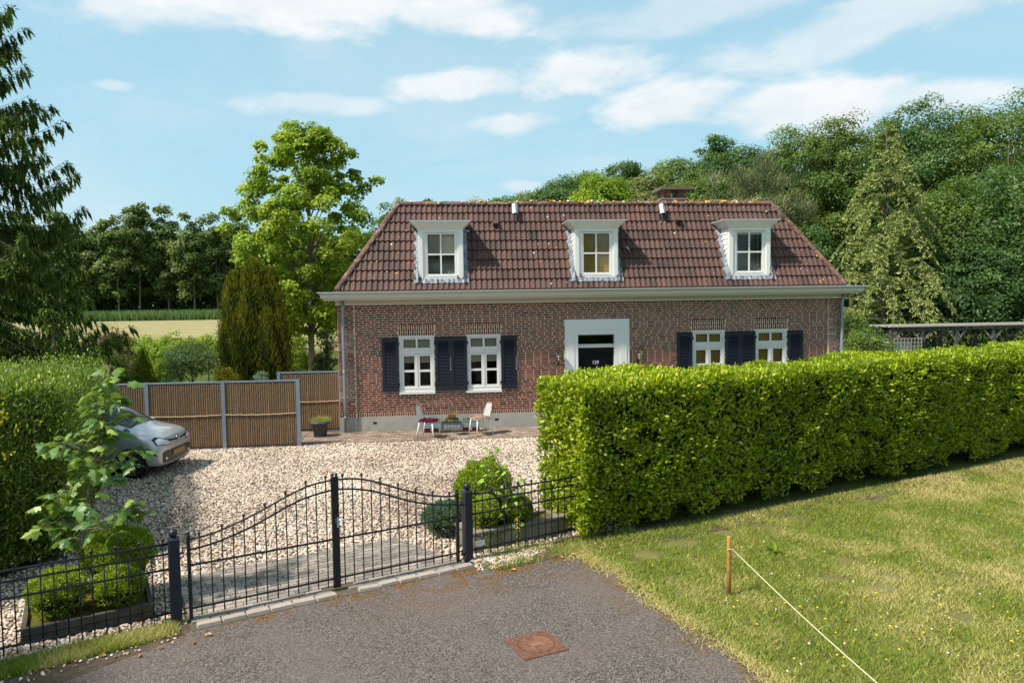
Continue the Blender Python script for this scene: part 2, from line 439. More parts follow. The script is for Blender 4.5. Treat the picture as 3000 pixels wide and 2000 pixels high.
# moss and plant litter gather along the gate side and the lawn side
gs = t.m('ADD', t.m('MULTIPLY', t.m('SUBTRACT', sx.outputs[0], float(GL[0])), float(GN[0])), t.m('MULTIPLY', t.m('SUBTRACT', sx.outputs[1], float(GL[1])), float(GN[1])))
near = t.maprange(gs, -1.5, -0.30)
east = t.maprange(t.m('ADD', sx.outputs[0], t.m('MULTIPLY', sx.outputs[1], .35)), .35, 1.25)
mk = t.m('MULTIPLY', near, t.maprange(sx.outputs[0], 1.2, 3.2))
mk = t.m('MAXIMUM', mk, t.m('MULTIPLY', east, .8))
mn = t.maprange(t.noise(pos, 3.0, 8, .72, .3), .46, .56)
mk = t.m('MAXIMUM', mk, t.maprange(gs, -.60, -.32))
c = t.mix(t.m('MULTIPLY', t.m('MULTIPLY', mk, mn), .95), c, t.ramp(t.noise(pos, 30, 4, .6), [(.35, (.022, .014, .006)), (.5, (.125, .062, .010)), (.68, (.26, .15, .055))]))
b = t.n('ShaderNodeBsdfPrincipled'); t.l(c, b.inputs['Base Color']); b.inputs['Roughness'].default_value = .85; b.inputs['Specular IOR Level'].default_value = .25
bn = t.n('ShaderNodeBump'); bn.inputs['Strength'].default_value = .7; bn.inputs['Distance'].default_value = .006
t.l(vor.outputs['Distance'], bn.inputs['Height']); t.l(bn.outputs[0], b.inputs['Normal'])
o = t.n('ShaderNodeOutputMaterial'); t.l(b.outputs[0], o.inputs[0])
M['asphalt'] = mt
ROAD = [(-30, -27), (-3.6, -14.35), (-1.49, -13.2), (-.78, -12.9), (-.23, -12.45), gw(.10, -.21), gw(1.9, -.20), gw(3.62, -.20), (3.75, -10.45), (4.5, -10.12),
        (4.85, -10.6), (5.11, -11.1), (5.30, -12.06), (5.62, -12.93), (5.92, -13.9), (6.2, -17), (6.6, -34), (-30, -34)]
sheet('road', ROAD, 0.0, M['asphalt'])

# gravel of the drive: bed and single stones
DRIVE = [gw(-4.2, .02), gw(0.0, .02), gw(.1, -.1), gw(.1, 1.45), gw(3.2, 1.42), gw(3.62, -.05), gw(4.4, -.42), (4.35, -10.12), gw(5.3, .1), (5.9, -9.2), (6.5, -6), (6.5, -1.52), (-.78, -1.52),
         (-.78, -1.72), (-7.5, -1.72), (-7.5, -3.2), (-4.6, -3.5), (-2.6, -9.5), (-3.7, -11.1), (-5, -12.5)]
sheet('gravel_drive', DRIVE, -0.002, M['gravel_bed'])
rs = np.random.RandomState(3)
BEDL = [gw(-1.5, .28), gw(-.2, .28), gw(-.2, 1.0), gw(-1.5, 1.2)]
BEDR = [gw(3.93, .22), gw(5.4, .22), gw(5.4, .8), gw(3.93, .8)]
def stones(name, poly, n, smin, smax, seed, label, extra_mask=None):
    rs = np.random.RandomState(seed)
    xs = [p[0] for p in poly]; ys = [p[1] for p in poly]
    P = np.stack([rs.uniform(min(xs), max(xs), n), rs.uniform(min(ys), max(ys), n)], 1)
    k = in_poly(P, poly) & ~in_poly(P, BEDL) & ~in_poly(P, BEDR)
    if extra_mask is not None: k &= extra_mask(P)
    P = P[k]; n = len(P)
    a = rs.uniform(0, 2 * PI, n); r1 = rs.uniform(smin, smax, n) / 2; asp = rs.uniform(.6, .95, n); h = r1 * rs.uniform(.5, 1.0, n)
    ring = np.arange(6) * PI / 3
    tx = rs.normal(0, .25, n); ty = rs.normal(0, .25, n)
    V = np.zeros((n, 10, 3), np.float32)
    for i in range(6):
        rr = r1 * rs.uniform(.82, 1.12, n)
        u, v = np.cos(ring[i]) * rr, np.sin(ring[i]) * rr * asp
        V[:, i, 0] = u * np.cos(a) - v * np.sin(a); V[:, i, 1] = u * np.sin(a) + v * np.cos(a); V[:, i, 2] = h * .25
    for i in range(4):
        rr = r1 * rs.uniform(.45, .65, n); an = PI / 2 * i + .4
        u, v = np.cos(an) * rr, np.sin(an) * rr * asp
        V[:, 6 + i, 0] = u * np.cos(a) - v * np.sin(a); V[:, 6 + i, 1] = u * np.sin(a) + v * np.cos(a); V[:, 6 + i, 2] = h
    V[:, :, 2] += V[:, :, 0] * tx[:, None] + V[:, :, 1] * ty[:, None] + rs.uniform(0, .012, n)[:, None]
    V[:, :, 0] += P[:, 0:1]; V[:, :, 1] += P[:, 1:2]
    T = [(0, 1, 6), (1, 2, 7), (1, 7, 6), (2, 3, 7), (3, 8, 7), (3, 4, 8), (4, 5, 9), (4, 9, 8), (5, 0, 9), (0, 6, 9), (6, 7, 8), (6, 8, 9)]
    F = (np.array(T)[None] + (np.arange(n) * 10)[:, None, None]).reshape(-1, 3)
    tint = np.repeat(np.clip(rs.normal(.55, .25, n) + (vnoise(P[:, 0], P[:, 1], 1.1, 50) - .5) * .45, 0, 1), 10)
    me = np_mesh(name, V.reshape(-1, 3), F, M['stone'], tint, smooth=True)
    return tag(link(name, me), label, None, None, 'stuff')
def vis(P):
    return (P[:, 0] < 5.6) & (P[:, 1] > -13.2)
stones('gravel', DRIVE, 118000, .031, .060, 5, 'pale pink and cream gravel stones covering the drive', vis)
stones('loose_gravel', [gw(3.66, -.42), gw(4.5, -.5), gw(4.7, -.1), gw(4.6, .1), gw(3.9, .16), gw(3.8, 0)], 700, .022, .05, 8, 'loose cream pebbles spilling past the right gate post')
stones('verge_pebbles', [gw(-2.6, -.75), gw(-.1, -.5), gw(.14, -.3), gw(.14, .05), gw(-2.6, .05)], 700, .02, .05, 9, 'scattered pebbles in the weedy verge below the left fence')
sheet('verge', [gw(-5, -1.3), gw(-1.2, -.85), gw(-.1, -.42), gw(.13, -.26), gw(.13, .0), gw(-5, .0)], 0.003, M['soil'])
sheet('dirt_strip', [gw(3.72, -.35), gw(4.6, -.55), gw(5.2, -.55), (6.2, -9.98), (9, -8.85), (16, -6.05), (16, -5.4), (9.0, -8.2), (5.3, -9.5), gw(5.2, .2), gw(3.75, .2)], 0.0035, M['soil'])

def pieces(parent, name, items, mats, limit=300, stuffname=None, cache=None):
    """items: (distance key, loc, verts, faces, tint, meshkey). Nearest become objects, the rest one mesh"""
    items = sorted(items, key=lambda q: q[0])
    cache = {} if cache is None else cache
    for it in items[:limit]:
        _, loc, vs, fs, tint, key = it
        me = cache.get(key) if key is not None else None
        if me is None:
            me = bpy.data.meshes.new(name); me.from_pydata([tuple(v) for v in vs], [], fs)
            me.materials.append(mats); set_tint(me, [tint] * len(vs))
            if key is not None: cache[key] = me
        link(name, me, parent, loc)
    rest = items[limit:]
    if rest:
        V = []; F = []; T = []
        for _, loc, vs, fs, tint, key in rest:
            b0 = len(V)
            V += [(v[0] + loc[0], v[1] + loc[1], v[2] + loc[2]) for v in vs]
            F += [tuple(i + b0 for i in f) for f in fs]; T += [tint] * len(vs)
        me = bpy.data.meshes.new(stuffname or name); me.from_pydata(V, [], F); me.materials.append(mats); set_tint(me, T)
        link(stuffname or name, me, parent, kind='stuff')

BOXF = [(4, 5, 6, 7), (0, 1, 5, 4), (1, 2, 6, 5), (2, 3, 7, 6), (3, 0, 4, 7)]
def block_verts(lx, ly, h, e=.004):
    """paver: centred, chamfered top"""
    a, b = lx / 2, ly / 2
    return [(-a, -b, 0), (a, -b, 0), (a, b, 0), (-a, b, 0), (-a + e, -b + e, h), (a - e, -b + e, h), (a - e, b - e, h), (-a + e, b - e, h)]
def rotv(vs, a):
    c, s = math.cos(a), math.sin(a)
    return [(x * c - y * s, x * s + y * c, z) for x, y, z in vs]

# band of pavers under the gate
band = sheet('paving', [gw(.12, -.30), gw(3.66, -.22), gw(3.25, 1.44), gw(.12, 1.46)], 0.004, M['joint'])
items = []; rnd = random.Random(4)
row = 0; n = -.12
while n < 1.42:
    s = .14 - (.1 if row % 2 else 0)
    smax = 3.62 - max(0, n) * .28
    while s < smax:
        ln = .205
        s0 = max(s, .14); s1 = min(s + ln, smax)
        if s1 - s0 > .05 and not (n < .05 and 1.66 < s0 < 1.98):
            cx, cy = gw((s0 + s1) / 2, n + .05)
            tv = round(rnd.gauss(.5, .22), 1)
            a = GANG + rnd.gauss(0, .012)
            L_ = round(s1 - s0 - .008, 3)
            items.append((math.hypot(cx - CAM.x, cy - CAM.y), (cx, cy, .004), [(x, y, z + rnd.uniform(-.003, .003) * (z > .01)) for x, y, z in rotv(block_verts(L_, .093, .022), a)], BOXF, min(1, max(0, tv)), None))
        s += ln
    n += .1015; row += 1
s = .18
while s < 3.6:                                           # larger kerb stones against the asphalt
    ln = .27
    if not (1.72 < s < 1.86):
        cx, cy = gw(s + ln / 2, -.20 + rnd.uniform(-.012, .012))
        items.append((0, (cx, cy, .004), rotv(block_verts(ln - .012, .125, .035, .008), GANG + rnd.gauss(0, .04)), BOXF, rnd.uniform(.8, 1), None))
    s += ln
pieces(band, 'paver', items, M['paver'], 300, 'paver_courses')

# brick terrace along the front of the house
terr = sheet('terrace', [(-2.6, -1.70), (-.78, -1.50), (15.5, -1.50), (15.5, .0), (-2.6, .42)], 0.004, M['joint'])
items = []
for r_ in range(14):
    y = -1.49 + r_ * .108
    x = -.70 - (.1 if r_ % 2 else 0)
    while x < 7.2:
        z = .018 + .010 * math.sin(x * 2.1 + r_) * max(0, (y + .5)) + rnd.uniform(-.004, .004)
        bow = .03 * math.sin(x * .9)
        if rnd.random() < .985:
            items.append((math.hypot(x - CAM.x, y - CAM.y), (x + .1, y + .05 + bow * .3, .004), rotv(block_verts(.197, .1, z + .012), rnd.gauss(0, .02)), BOXF, min(1, max(0, rnd.gauss(.5, .25))), None))
        x += .205
for r_ in range(18):
    y = -1.6 + r_ * .108
    x = -2.0
    while x < -.75:
        items.append((99, (x, y, .004), rotv(block_verts(.197, .1, .025), rnd.gauss(0, .02)), BOXF, min(1, max(0, rnd.gauss(.45, .2))), None))
        x += .205
pieces(terr, 'paving_brick', items, M['patio'], 300, 'paving_brick_courses')

# ---- lawn
def bare(x, y):
    """1 where the lawn is worn to soil"""
    o_ = np.zeros_like(x)
    for (px, py, r_) in [(2480, 1645, .30), (2445, 1697, .22), (2615, 1690, .22), (2585, 1722, .20), (2770, 1680, .22), (2815, 1812, .26), (2890, 1703, .16), (1990, 1590, .35), (2110, 1560, .30), (2240, 1545, .3), (1900, 1625, .3), (2330, 1520, .3), (2560, 1465, .4)]:
        q = FWD + RGT * ((px - 1500) / FPX) - UPV * ((py - 1000) / FPX)
        k = -CAM.z / q.z; cx, cy = CAM.x + q.x * k, CAM.y + q.y * k
        o_ = np.maximum(o_, 1.25 - np.hypot(x - cx, (y - cy) * 1.3) / r_)
    return np.clip(o_ + (vnoise(x, y, 9, 3) - .5) * .8, 0, 1)
def dryness(x, y):
    d = vnoise(x, y, 1.3, 11) * .55 + vnoise(x, y, 3.5, 12) * .45
    far = np.clip((x - 8.5) / 4, 0, 1) * np.clip((y + 12.5) / 3, 0, 1)
    return np.clip((d - .46) * 2.6 + far * .5, 0, 1)
LAWN = [(4.6, -10.0), (5.2, -9.75), (9, -8.3), (17, -5.0), (40, 5), (60, -34), (6.75, -34), (6.3, -17), (6.0, -13.95), (5.70, -12.93), (5.38, -12.06), (5.18, -11.1), (4.9, -10.6)]
M['lawn_soil'] = pmat('lawn_thatch', [(0, (.07, .075, .022)), (.5, (.15, .14, .05)), (1, (.27, .23, .11))], .95, 2.2, 1.2, .6, 70, .05)
sheet('lawn', LAWN, 0.0, M['lawn_soil'])
M['grass'] = leafmat('grass_blades', [(0, (.055, .095, .008)), (.3, (.10, .155, .014)), (.6, (.19, .21, .035)), (1, (.40, .33, .14))], .6, .2, .3, 2, .12)
def blades(name, P, hgt, wid, tint, lean, mat_, seed, z0=0.0):
    rs = np.random.RandomState(seed); n = len(P)
    a = rs.uniform(0, 2 * PI, n); h = hgt * rs.uniform(.55, 1.3, n); w = wid * rs.uniform(.7, 1.4, n) / 2
    lx = rs.normal(0, lean, n) * h; ly = rs.normal(0, lean, n) * h
    V = np.zeros((n, 3, 3), np.float32)
    V[:, 0] = np.stack([P[:, 0] - np.cos(a) * w, P[:, 1] - np.sin(a) * w, np.full(n, z0)], 1)
    V[:, 1] = np.stack([P[:, 0] + np.cos(a) * w, P[:, 1] + np.sin(a) * w, np.full(n, z0)], 1)
    V[:, 2] = np.stack([P[:, 0] + lx, P[:, 1] + ly, z0 + h], 1)
    me = np_mesh(name, V.reshape(-1, 3), np.arange(3 * n).reshape(-1, 3), mat_, np.repeat(tint, 3))
    return link(name, me, kind='stuff')
rs = np.random.RandomState(21)
n = 420000
P = np.stack([rs.uniform(4.6, 17.5, n), rs.uniform(-14.4, -4.6, n)], 1)
sx_ = (P[:, 0] - CAM.x) / (P[:, 1] - CAM.y)
P = P[in_poly(P, LAWN) & (sx_ < .87)]
x, y = P[:, 0], P[:, 1]
dist = np.hypot(x - CAM.x, y - CAM.y)
keep = rs.uniform(0, 1, len(P)) < np.clip(1.0 - bare(x, y) * 1.1, .02, 1) * np.clip(11.5 / dist, .25, 1)
P = P[keep]; x, y = P[:, 0], P[:, 1]
edge = np.clip(1 - np.abs((x - (5.0 + (-(y + 11)) * .3))) / .35, 0, 1)
tn = np.clip(dryness(x, y) * .60 + rs.normal(.46, .17, len(P)) + edge * .35, 0, 1)
tag(blades('grass', P, .050, .011, tn, .75, M['grass'], 5), 'short patchy green and straw coloured lawn grass')
# straw fringe between lawn and asphalt
rs = np.random.RandomState(22)
k = 7000; tt = rs.uniform(0, 1, k) * 7; seg = [(4.55, -10.08), (4.88, -10.6), (5.14, -11.1), (5.33, -12.06), (5.65, -12.93), (5.95, -13.9), (6.05, -14.6), (6.1, -15)]
i0 = np.minimum(tt.astype(int), 6); fr = tt - i0; S = np.array(seg)
P = S[i0] * (1 - fr)[:, None] + S[np.minimum(i0 + 1, 7)] * fr[:, None] + rs.normal(0, .085, (k, 2)) * (1 + .5 * np.sin(tt * 5))[:, None]
tag(blades('dry_grass', P, .035, .010, np.clip(rs.normal(.93, .12, k), 0, 1), 1.3, M['grass'], 6), 'dead straw along the edge of the asphalt')
# weeds and tufts of the verge under the fence
rs = np.random.RandomState(23)
k = 15000; s = rs.uniform(-2.8, -.02, k); nn = -rs.uniform(.02, .45, k) * (1 - .28 * s) * .72
den = vnoise(s, nn, 5, 5) + rs.uniform(-.25, .25, k) > .44
s, nn = s[den], nn[den]; P = np.array([gw(a, b_) for a, b_ in zip(s, nn)])
brown = np.clip((vnoise(s, nn, 4, 9) - .35) * 1.6 + (s > -1.0) * .25, 0, 1)
tag(blades('verge_grass', P, .085, .009, np.clip(brown * .85 + rs.normal(.25, .2, len(s)), 0, 1), .55, M['grass'], 7), 'green and rusty brown weedy grass under the left fence')
rs = np.random.RandomState(24)
k = 9000; s = rs.uniform(3.8, 6.6, k); nn = rs.uniform(-.55, .25, k) - .03 * (s - 4)
den = vnoise(s, nn, 5, 15) + rs.uniform(-.2, .2, k) > .52
P = np.array([gw(a, b_) for a, b_ in zip(s[den], nn[den])])
tag(blades('hedge_foot_grass', P, .07, .009, np.clip(rs.normal(.45, .35, den.sum()), 0, 1), .7, M['grass'], 8), 'straggling green and brown grass at the foot of the laurel hedge')
# meadow grass before the field and the reeds behind it
M['reeds'] = leafmat('reed_leaves', [(0, (.035, .075, .025)), (.5, (.075, .135, .050)), (1, (.17, .22, .10))], .7, .15, .3, .05, .3)
rs = np.random.RandomState(25)
k = 26000
P = np.stack([rs.uniform(-135, -18, k), rs.uniform(150, 162, k)], 1)
tag(blades('reeds', P, 2.0, .30, np.clip(rs.normal(.5, .22, k), 0, 1), .16, M['reeds'], 9), 'tall green reeds along the far side of the hay field')
k = 16000
P = np.stack([rs.uniform(-60, -9, k), rs.uniform(22, 42, k)], 1)
tag(blades('meadow_grass', P, .75, .09, np.clip(rs.normal(.55, .3, k), 0, 1), .25, M['grass'], 10), 'rough tall grass at the near edge of the hay field')
# dandelions and daisies
rs = np.random.RandomState(31)
mb = MB()
for i in range(110):
    xx, yy = rs.uniform(5.2, 13), rs.uniform(-14.2, -9)
    if i < 60: yy = rs.uniform(-14, -12.2); xx = rs.uniform(6, 9.5)
    if i > 110: yy = rs.uniform(-13.6, -11.2); xx = 5.3 + (-(yy + 11)) * .3 + rs.uniform(.1, .7)
    if not in_poly(np.array([[xx, yy]]), LAWN)[0]: continue
    r_ = rs.uniform(.010, .018)
    mb.add([(xx + r_ * math.cos(k * PI / 3), yy + r_ * math.sin(k * PI / 3), .062 + .004 * (k % 2)) for k in range(6)], [tuple(range(6))], .5, 0 if rs.uniform() < .78 else 1)
M['petal'] = pmat('yellow_petal', flat3((.75, .52, .015)), .7)
M['petal_w'] = pmat('white_petal', flat3((.75, .75, .72)), .7)
tag(mb.build('lawn_flowers', [M['petal'], M['petal_w']], kind='stuff', normals=False), 'tiny yellow and white flowers dotted over the lawn')
# dead leaves
mb = MB()
for i in range(120):
    if i < 60: xx, yy = gw(rs.uniform(3.8, 6.5), rs.uniform(-.75, 0))
    elif i < 85: xx, yy = gw(rs.uniform(-2.5, .3), rs.uniform(-.7, -.2))
    else: xx, yy = rs.uniform(5.2, 12), rs.uniform(-13.5, -9.2)
    a = rs.uniform(0, 6.28); r_ = rs.uniform(.02, .04); ca, sa = math.cos(a) * r_, math.sin(a) * r_
    mb.add([(xx - ca, yy - sa, .02), (xx - sa * .5, yy + ca * .5, .034), (xx + ca, yy + sa, .022), (xx + sa * .5, yy - ca * .5, .03)], [(0, 1, 2, 3)], rs.uniform(0, 1))
M['deadleaf'] = pmat('dead_leaf', [(0, (.22, .10, .03)), (.5, (.45, .19, .04)), (1, (.60, .38, .16))], .8)
tag(mb.build('fallen_leaves', M['deadleaf'], kind='stuff', normals=False), 'orange and brown dead leaves lying at hedge and verge')

# manhole cover
mh = thing('manhole_cover', 'rusty square manhole cover with a raised grid, set in the asphalt', 'manhole cover', (3.80, -13.005, 0), .3514)
mb = MB(); q = .256
mb.box(-q, q, -q, q, -.01, .006, .35)
mb.build('plate', M['rust'], mh)
mb = MB()
for k in range(17):
    u = -q + .012 + k * (2 * q - .024) / 16
    w_ = math.sqrt(max(0, .2 ** 2 - u * u)) if abs(u) < .2 else 0
    for (a0, a1) in (((-q, -w_), (w_, q)) if w_ > 0 else ((-q, q),)):
        mb.box(u - .006, u + .006, a0 + .004, a1 - .004, .006, .011, .6)
    mb.box(-q + .004, q - .004, u - .006, u + .006, .0061, .0095, .55)
mb.build('grid', M['rust'], mh, kind='stuff')
mb = MB()
mb.lathe([(.2, .006), (.2, .013), (.192, .013), (.192, .009), (.001, .009)], (0, 0, 0), 40, .5)
for k in range(-6, 7):
    u = k * .028; w_ = math.sqrt(.18 ** 2 - u * u) if abs(u) < .18 else .02
    if abs(k) > 1: mb.box(u - .006, u + .006, -w_, w_, .009, .0135, .75)
mb.box(-.05, .05, -.045, .045, .009, .0125, .8)
mb.build('round_lid', M['rust'], mh)
# ------------------------------------------------------------------ the house
HW, HD = 14.58, 7.4
house = thing('house', 'brown brick house with tiled hipped roof, three white dormers and black shutters', 'house', (0, 0, 0))
WF = 0.05                                    # face of the wall between the corner piers
WINX = [1.655, 3.520, 10.015, 11.885]; WW = .972; WZ0, WZ1 = 1.108, 2.664
DX0, DX1 = 6.31, 8.17
openings = [(x, x + WW, WZ0 - .07, WZ1) for x in WINX] + [(DX0 + .02, DX1 - .02, 0, 3.03)]
wall = MB()
def wall_face(y0, y1, x0, x1, z0, z1, ops, tint=.5, mi=0):
    xs = sorted({x0, x1} | {o_[0] for o_ in ops} | {o_[1] for o_ in ops})
    for a, b_ in zip(xs[:-1], xs[1:]):
        cuts = sorted([(o_[2], o_[3]) for o_ in ops if o_[0] <= a + 1e-6 and o_[1] >= b_ - 1e-6])
        z = z0
        for (c0, c1) in cuts:
            if c0 > z: wall.box(a, b_, y0, y1, z, min(c0, z1), tint, mi)
            z = max(z, c1)
        if z < z1: wall.box(a, b_, y0, y1, z, z1, tint, mi)
wall_face(WF, WF + .30, .46, HW - .47, 0, 3.62, openings)
wall.box(.003, .46, .003, .35, 0, 3.62); wall.box(HW - .47, HW - .003, .003, .35, 0, 3.62)
wall.box(.003, .3, .35, HD, 0, 3.62); wall.box(HW - .3, HW - .003, .35, HD, 0, 3.62); wall.box(.3, HW - .3, HD - .3, HD, 0, 3.62)
wall_o = wall.build('wall', M['mortar'], house)

# bricks: 210 x 52 mm, courses of 62.4 mm
def brick_verts(lx, lz, proud=.005, dep=.02, e=.002):
    a, b_ = lx / 2, lz / 2
    return [(-a, dep, -b_), (a, dep, -b_), (a, dep, b_), (-a, dep, b_), (-a + e, -proud, -b_ + e), (a - e, -proud, -b_ + e), (a - e, -proud, b_ - e), (-a + e, -proud, b_ - e)]
BRF = [(4, 5, 6, 7), (0, 1, 5, 4), (1, 2, 6, 5), (2, 3, 7, 6), (3, 0, 4, 7)]
items = []; pale = []
rnd = random.Random(11)
def btint():
    r_ = rnd.random()
    return round(min(1, max(0, rnd.gauss(.45, .15) if r_ < .8 else (rnd.uniform(0, .15) if r_ < .9 else rnd.uniform(.7, 1)))), 1)
def hidden_by_hedge(x, z): return False
def add_brick(xc, zc, lx, lz, y, dst=None):
    tn = btint(); key = (round(lx, 3), round(lz, 3), tn)
    pl = (xc < .46 or xc > HW - .47) and (vnoise(np.array([xc * 2]), np.array([zc * 1.3]), 2.2, 4)[0] + (.12 if 1.2 < zc < 2.8 else -.15)) > .55
    d = math.sqrt((xc - CAM.x) ** 2 + (y - CAM.y) ** 2 + (zc - CAM.z) ** 2)
    (pale if pl else items).append((d, (xc, y, zc), brick_verts(lx, lz), BRF, tn, key))
COURSE = .0624
def coursed(x0, x1, z0, z1, y, ops, shift=0.0):
    nc = int(round((z1 - z0) / COURSE))
    for r_ in range(nc):
        zc = z0 + (r_ + .5) * COURSE
        x = x0 - (.11 if (r_ + int(shift)) % 2 else 0) - (.055 if rnd.random() < .25 else 0)
        free = [(x0, x1)]
        for (a, b_, c0, c1) in ops:
            if c0 < zc < c1:
                nf = []
                for (p, q_) in free:
                    if b_ <= p or a >= q_: nf.append((p, q_)); continue
                    if a > p: nf.append((p, a))
                    if b_ < q_: nf.append((b_, q_))
                free = nf
        while x < x1:
            ln = .22 if rnd.random() > .06 else .11
            for (p, q_) in free:
                a, b_ = max(x + .006, p + .005), min(x + ln - .006, q_ - .005)
                if b_ - a > .035:
                    L_ = b_ - a
                    if abs(L_ - .208) > .004 and abs(L_ - .098) > .004: L_ = round(L_, 2)
                    add_brick((a + b_) / 2, zc, L_, .0500, y)
            x += ln
lint = [(x - .012, x + WW + .012, WZ1, 2.99) for x in WINX]
coursed(.46, HW - .47, .535, 3.535, WF, openings + lint)
coursed(.0, .46, .535, 3.535, 0, [], 1)
coursed(HW - .47, HW, .535, 3.535, 0, [], 1)
x = .47
while x < HW - .5:                                         # upright course on the plinth
    if not (DX0 - .02 < x < DX1 - .02): add_brick(x + .031, .482,   .046, .094, WF)
    x += .0624
for x0_, x1_ in ((.0, .46), (HW - .47, HW)):
    x = x0_ + .004
    while x < x1_ - .03: add_brick(x + .028, .482,   .046, .094, 0); x += .0624
for X in WINX:                                             # flat arches of upright bricks
    x = X - .008; k = 0
    while x < X + WW - .02:
        if k % 2: add_brick(x + .03, WZ1 + .052,   .046, .094, WF); add_brick(x + .03, WZ1 + .215, .046, .205, WF)
        else: add_brick(x + .03, WZ1 + .108, .046, .205, WF); add_brick(x + .03, WZ1 + .272,   .046, .094, WF)
        x += .0618; k += 1
pieces(wall_o, 'brick', items, M['brick'], 300, 'brick_courses')
pieces(wall_o, 'pale_brick', pale, M['brick_pale'], 0, 'pale_brick_courses')

# plinth
pl_ = MB()
pl_.box(.462, DX0 + .02, WF - .018, WF + .2, 0, .43, .5); pl_.box(DX1 - .02, HW - .472, WF - .018, WF + .2, 0, .43, .5)
pl_.box(-.012, .462, -.018, .3, 0, .425, .35); pl_.box(HW - .472, HW + .012, -.018, .3, 0, .425, .35)
plo = pl_.build('plinth', M['concrete'], house)
for vx in (.95, 4.34, 9.3, 13.2):
    v_ = MB(); v_.box(vx - .055, vx + .055, WF - .024, WF, .235, .30, .5); v_.build('vent', M['timber_pale'], plo)
    v_ = MB(); v_.box(vx - .042, vx + .042, WF - .026, WF - .01, .247, .288, .5); v_.build('vent_hole', M['dark'], plo)

# frieze and the boxed gutter all round
fr = MB()
fr.box(-.03, HW + .03, -.03, .04, 3.53, 3.665, .5); fr.box(-.035, .38, -.045, -.03, 3.53, 3.665, .6); fr.box(HW - .40, HW + .035, -.045, -.03, 3.53, 3.665, .6)
fr.box(-.03, .02, .04, HD, 3.53, 3.665); fr.box(HW - .02, HW + .03, .04, HD, 3.53, 3.665)
fr.build('frieze', M['trim_cream'], house)
def ring_box(mb, z0, z1, e0, e1, inner=-.1):
    """flared outer band with a top rim and a soffit; e0, e1: overhang below and above"""
    def rect(e, z): return [(-e, -e, z), (HW + e, -e, z), (HW + e, HD + e, z), (-e, HD + e, z)]
    a = rect(e0, z0); b_ = rect(e1, z1); c = rect(-.02, z0); d = rect(e1 - .025, z1); e_ = rect(e1 - .06, z0 + .06); f_ = rect(inner, z0 + .06)
    vs = a + b_ + c + d + e_ + f_
    fs = []
    for i in range(4):
        j = (i + 1) % 4
        fs += [(i, j, j + 4, i + 4), (i + 8, j + 8, j, i), (i + 4, j + 4, j + 12, i + 12), (i + 12, j + 12, j + 16, i + 16), (i + 16, j + 16, j + 20, i + 20)]
    mb.add(vs, fs, .5)
gb = MB(); ring_box(gb, 3.665, 3.885, .30, .43)
gb.build('gutter_box', M['trim_cream'], house, normals=False)
zb = MB()
for (p, q_) in (((-.45, -.445), (HW + .45, -.445)), ((-.445, -.45), (-.445, HD + .45)), ((HW + .445, -.45), (HW + .445, HD + .45)), ((-.45, HD + .445), (HW + .45, HD + .445))):
    zb.box(min(p[0], q_[0]) - .012, max(p[0], q_[0]) + .012, min(p[1], q_[1]) - .012, max(p[1], q_[1]) + .012, 3.872, 3.897, .75)
    zb.box(min(p[0], q_[0]) - .004, max(p[0], q_[0]) + .004, min(p[1], q_[1]) - .004, max(p[1], q_[1]) + .004, 3.862, 3.874, .2)
zb.build('gutter_rim', M['zinc'], house)

# downpipes
for cx, bend in ((.166, 0), (14.472, 1)):
    d_ = MB()
    top = [(cx + (.06 if bend else 0), -.10, 3.67), (cx + (.05 if bend else 0), -.10, 3.60), (cx, -.085, 3.42)] if bend else [(cx, -.085, 3.67), (cx, -.085, 3.42)]
    d_.tube(top + [(cx, -.085, 1.0), (cx, -.085, .02)], .043, 14, .5)
    for z in (3.14, 1.75, 1.72, 1.69, .47, .45):
        d_.tube([(cx, -.085, z - .012), (cx, -.085, z + .012)], .053, 14, .6)
    for z in (3.1, 1.74, .5): d_.box(cx - .012, cx + .012, -.06, -.005, z - .012, z + .012, .4)
    d_.build('downpipe', M['zinc_pipe'], house)

# ---- roof
EY, EZ, RY, RZ, RI = -.10, 3.92, 1.26, 6.44, 1.68
SL = (RZ - EZ) / (RY - EY)
rf = MB()
lo = [(-.02, EY, EZ - .04), (HW + .02, EY, EZ - .04), (HW + .02, HD - EY, EZ - .04), (-.02, HD - EY, EZ - .04)]
hi = [(RI, RY, RZ - .04), (HW - RI, RY, RZ - .04), (HW - RI, HD - RY, RZ - .04), (RI, HD - RY, RZ - .04)]
rf.add(lo + hi, [(0, 1, 5, 4), (1, 2, 6, 5), (2, 3, 7, 6), (3, 0, 4, 7), (4, 5, 6, 7)], .1)
roof = rf.build('roof', M['mortar_dark'], house, normals=False)
DORM = [2.865, 7.240, 11.725]
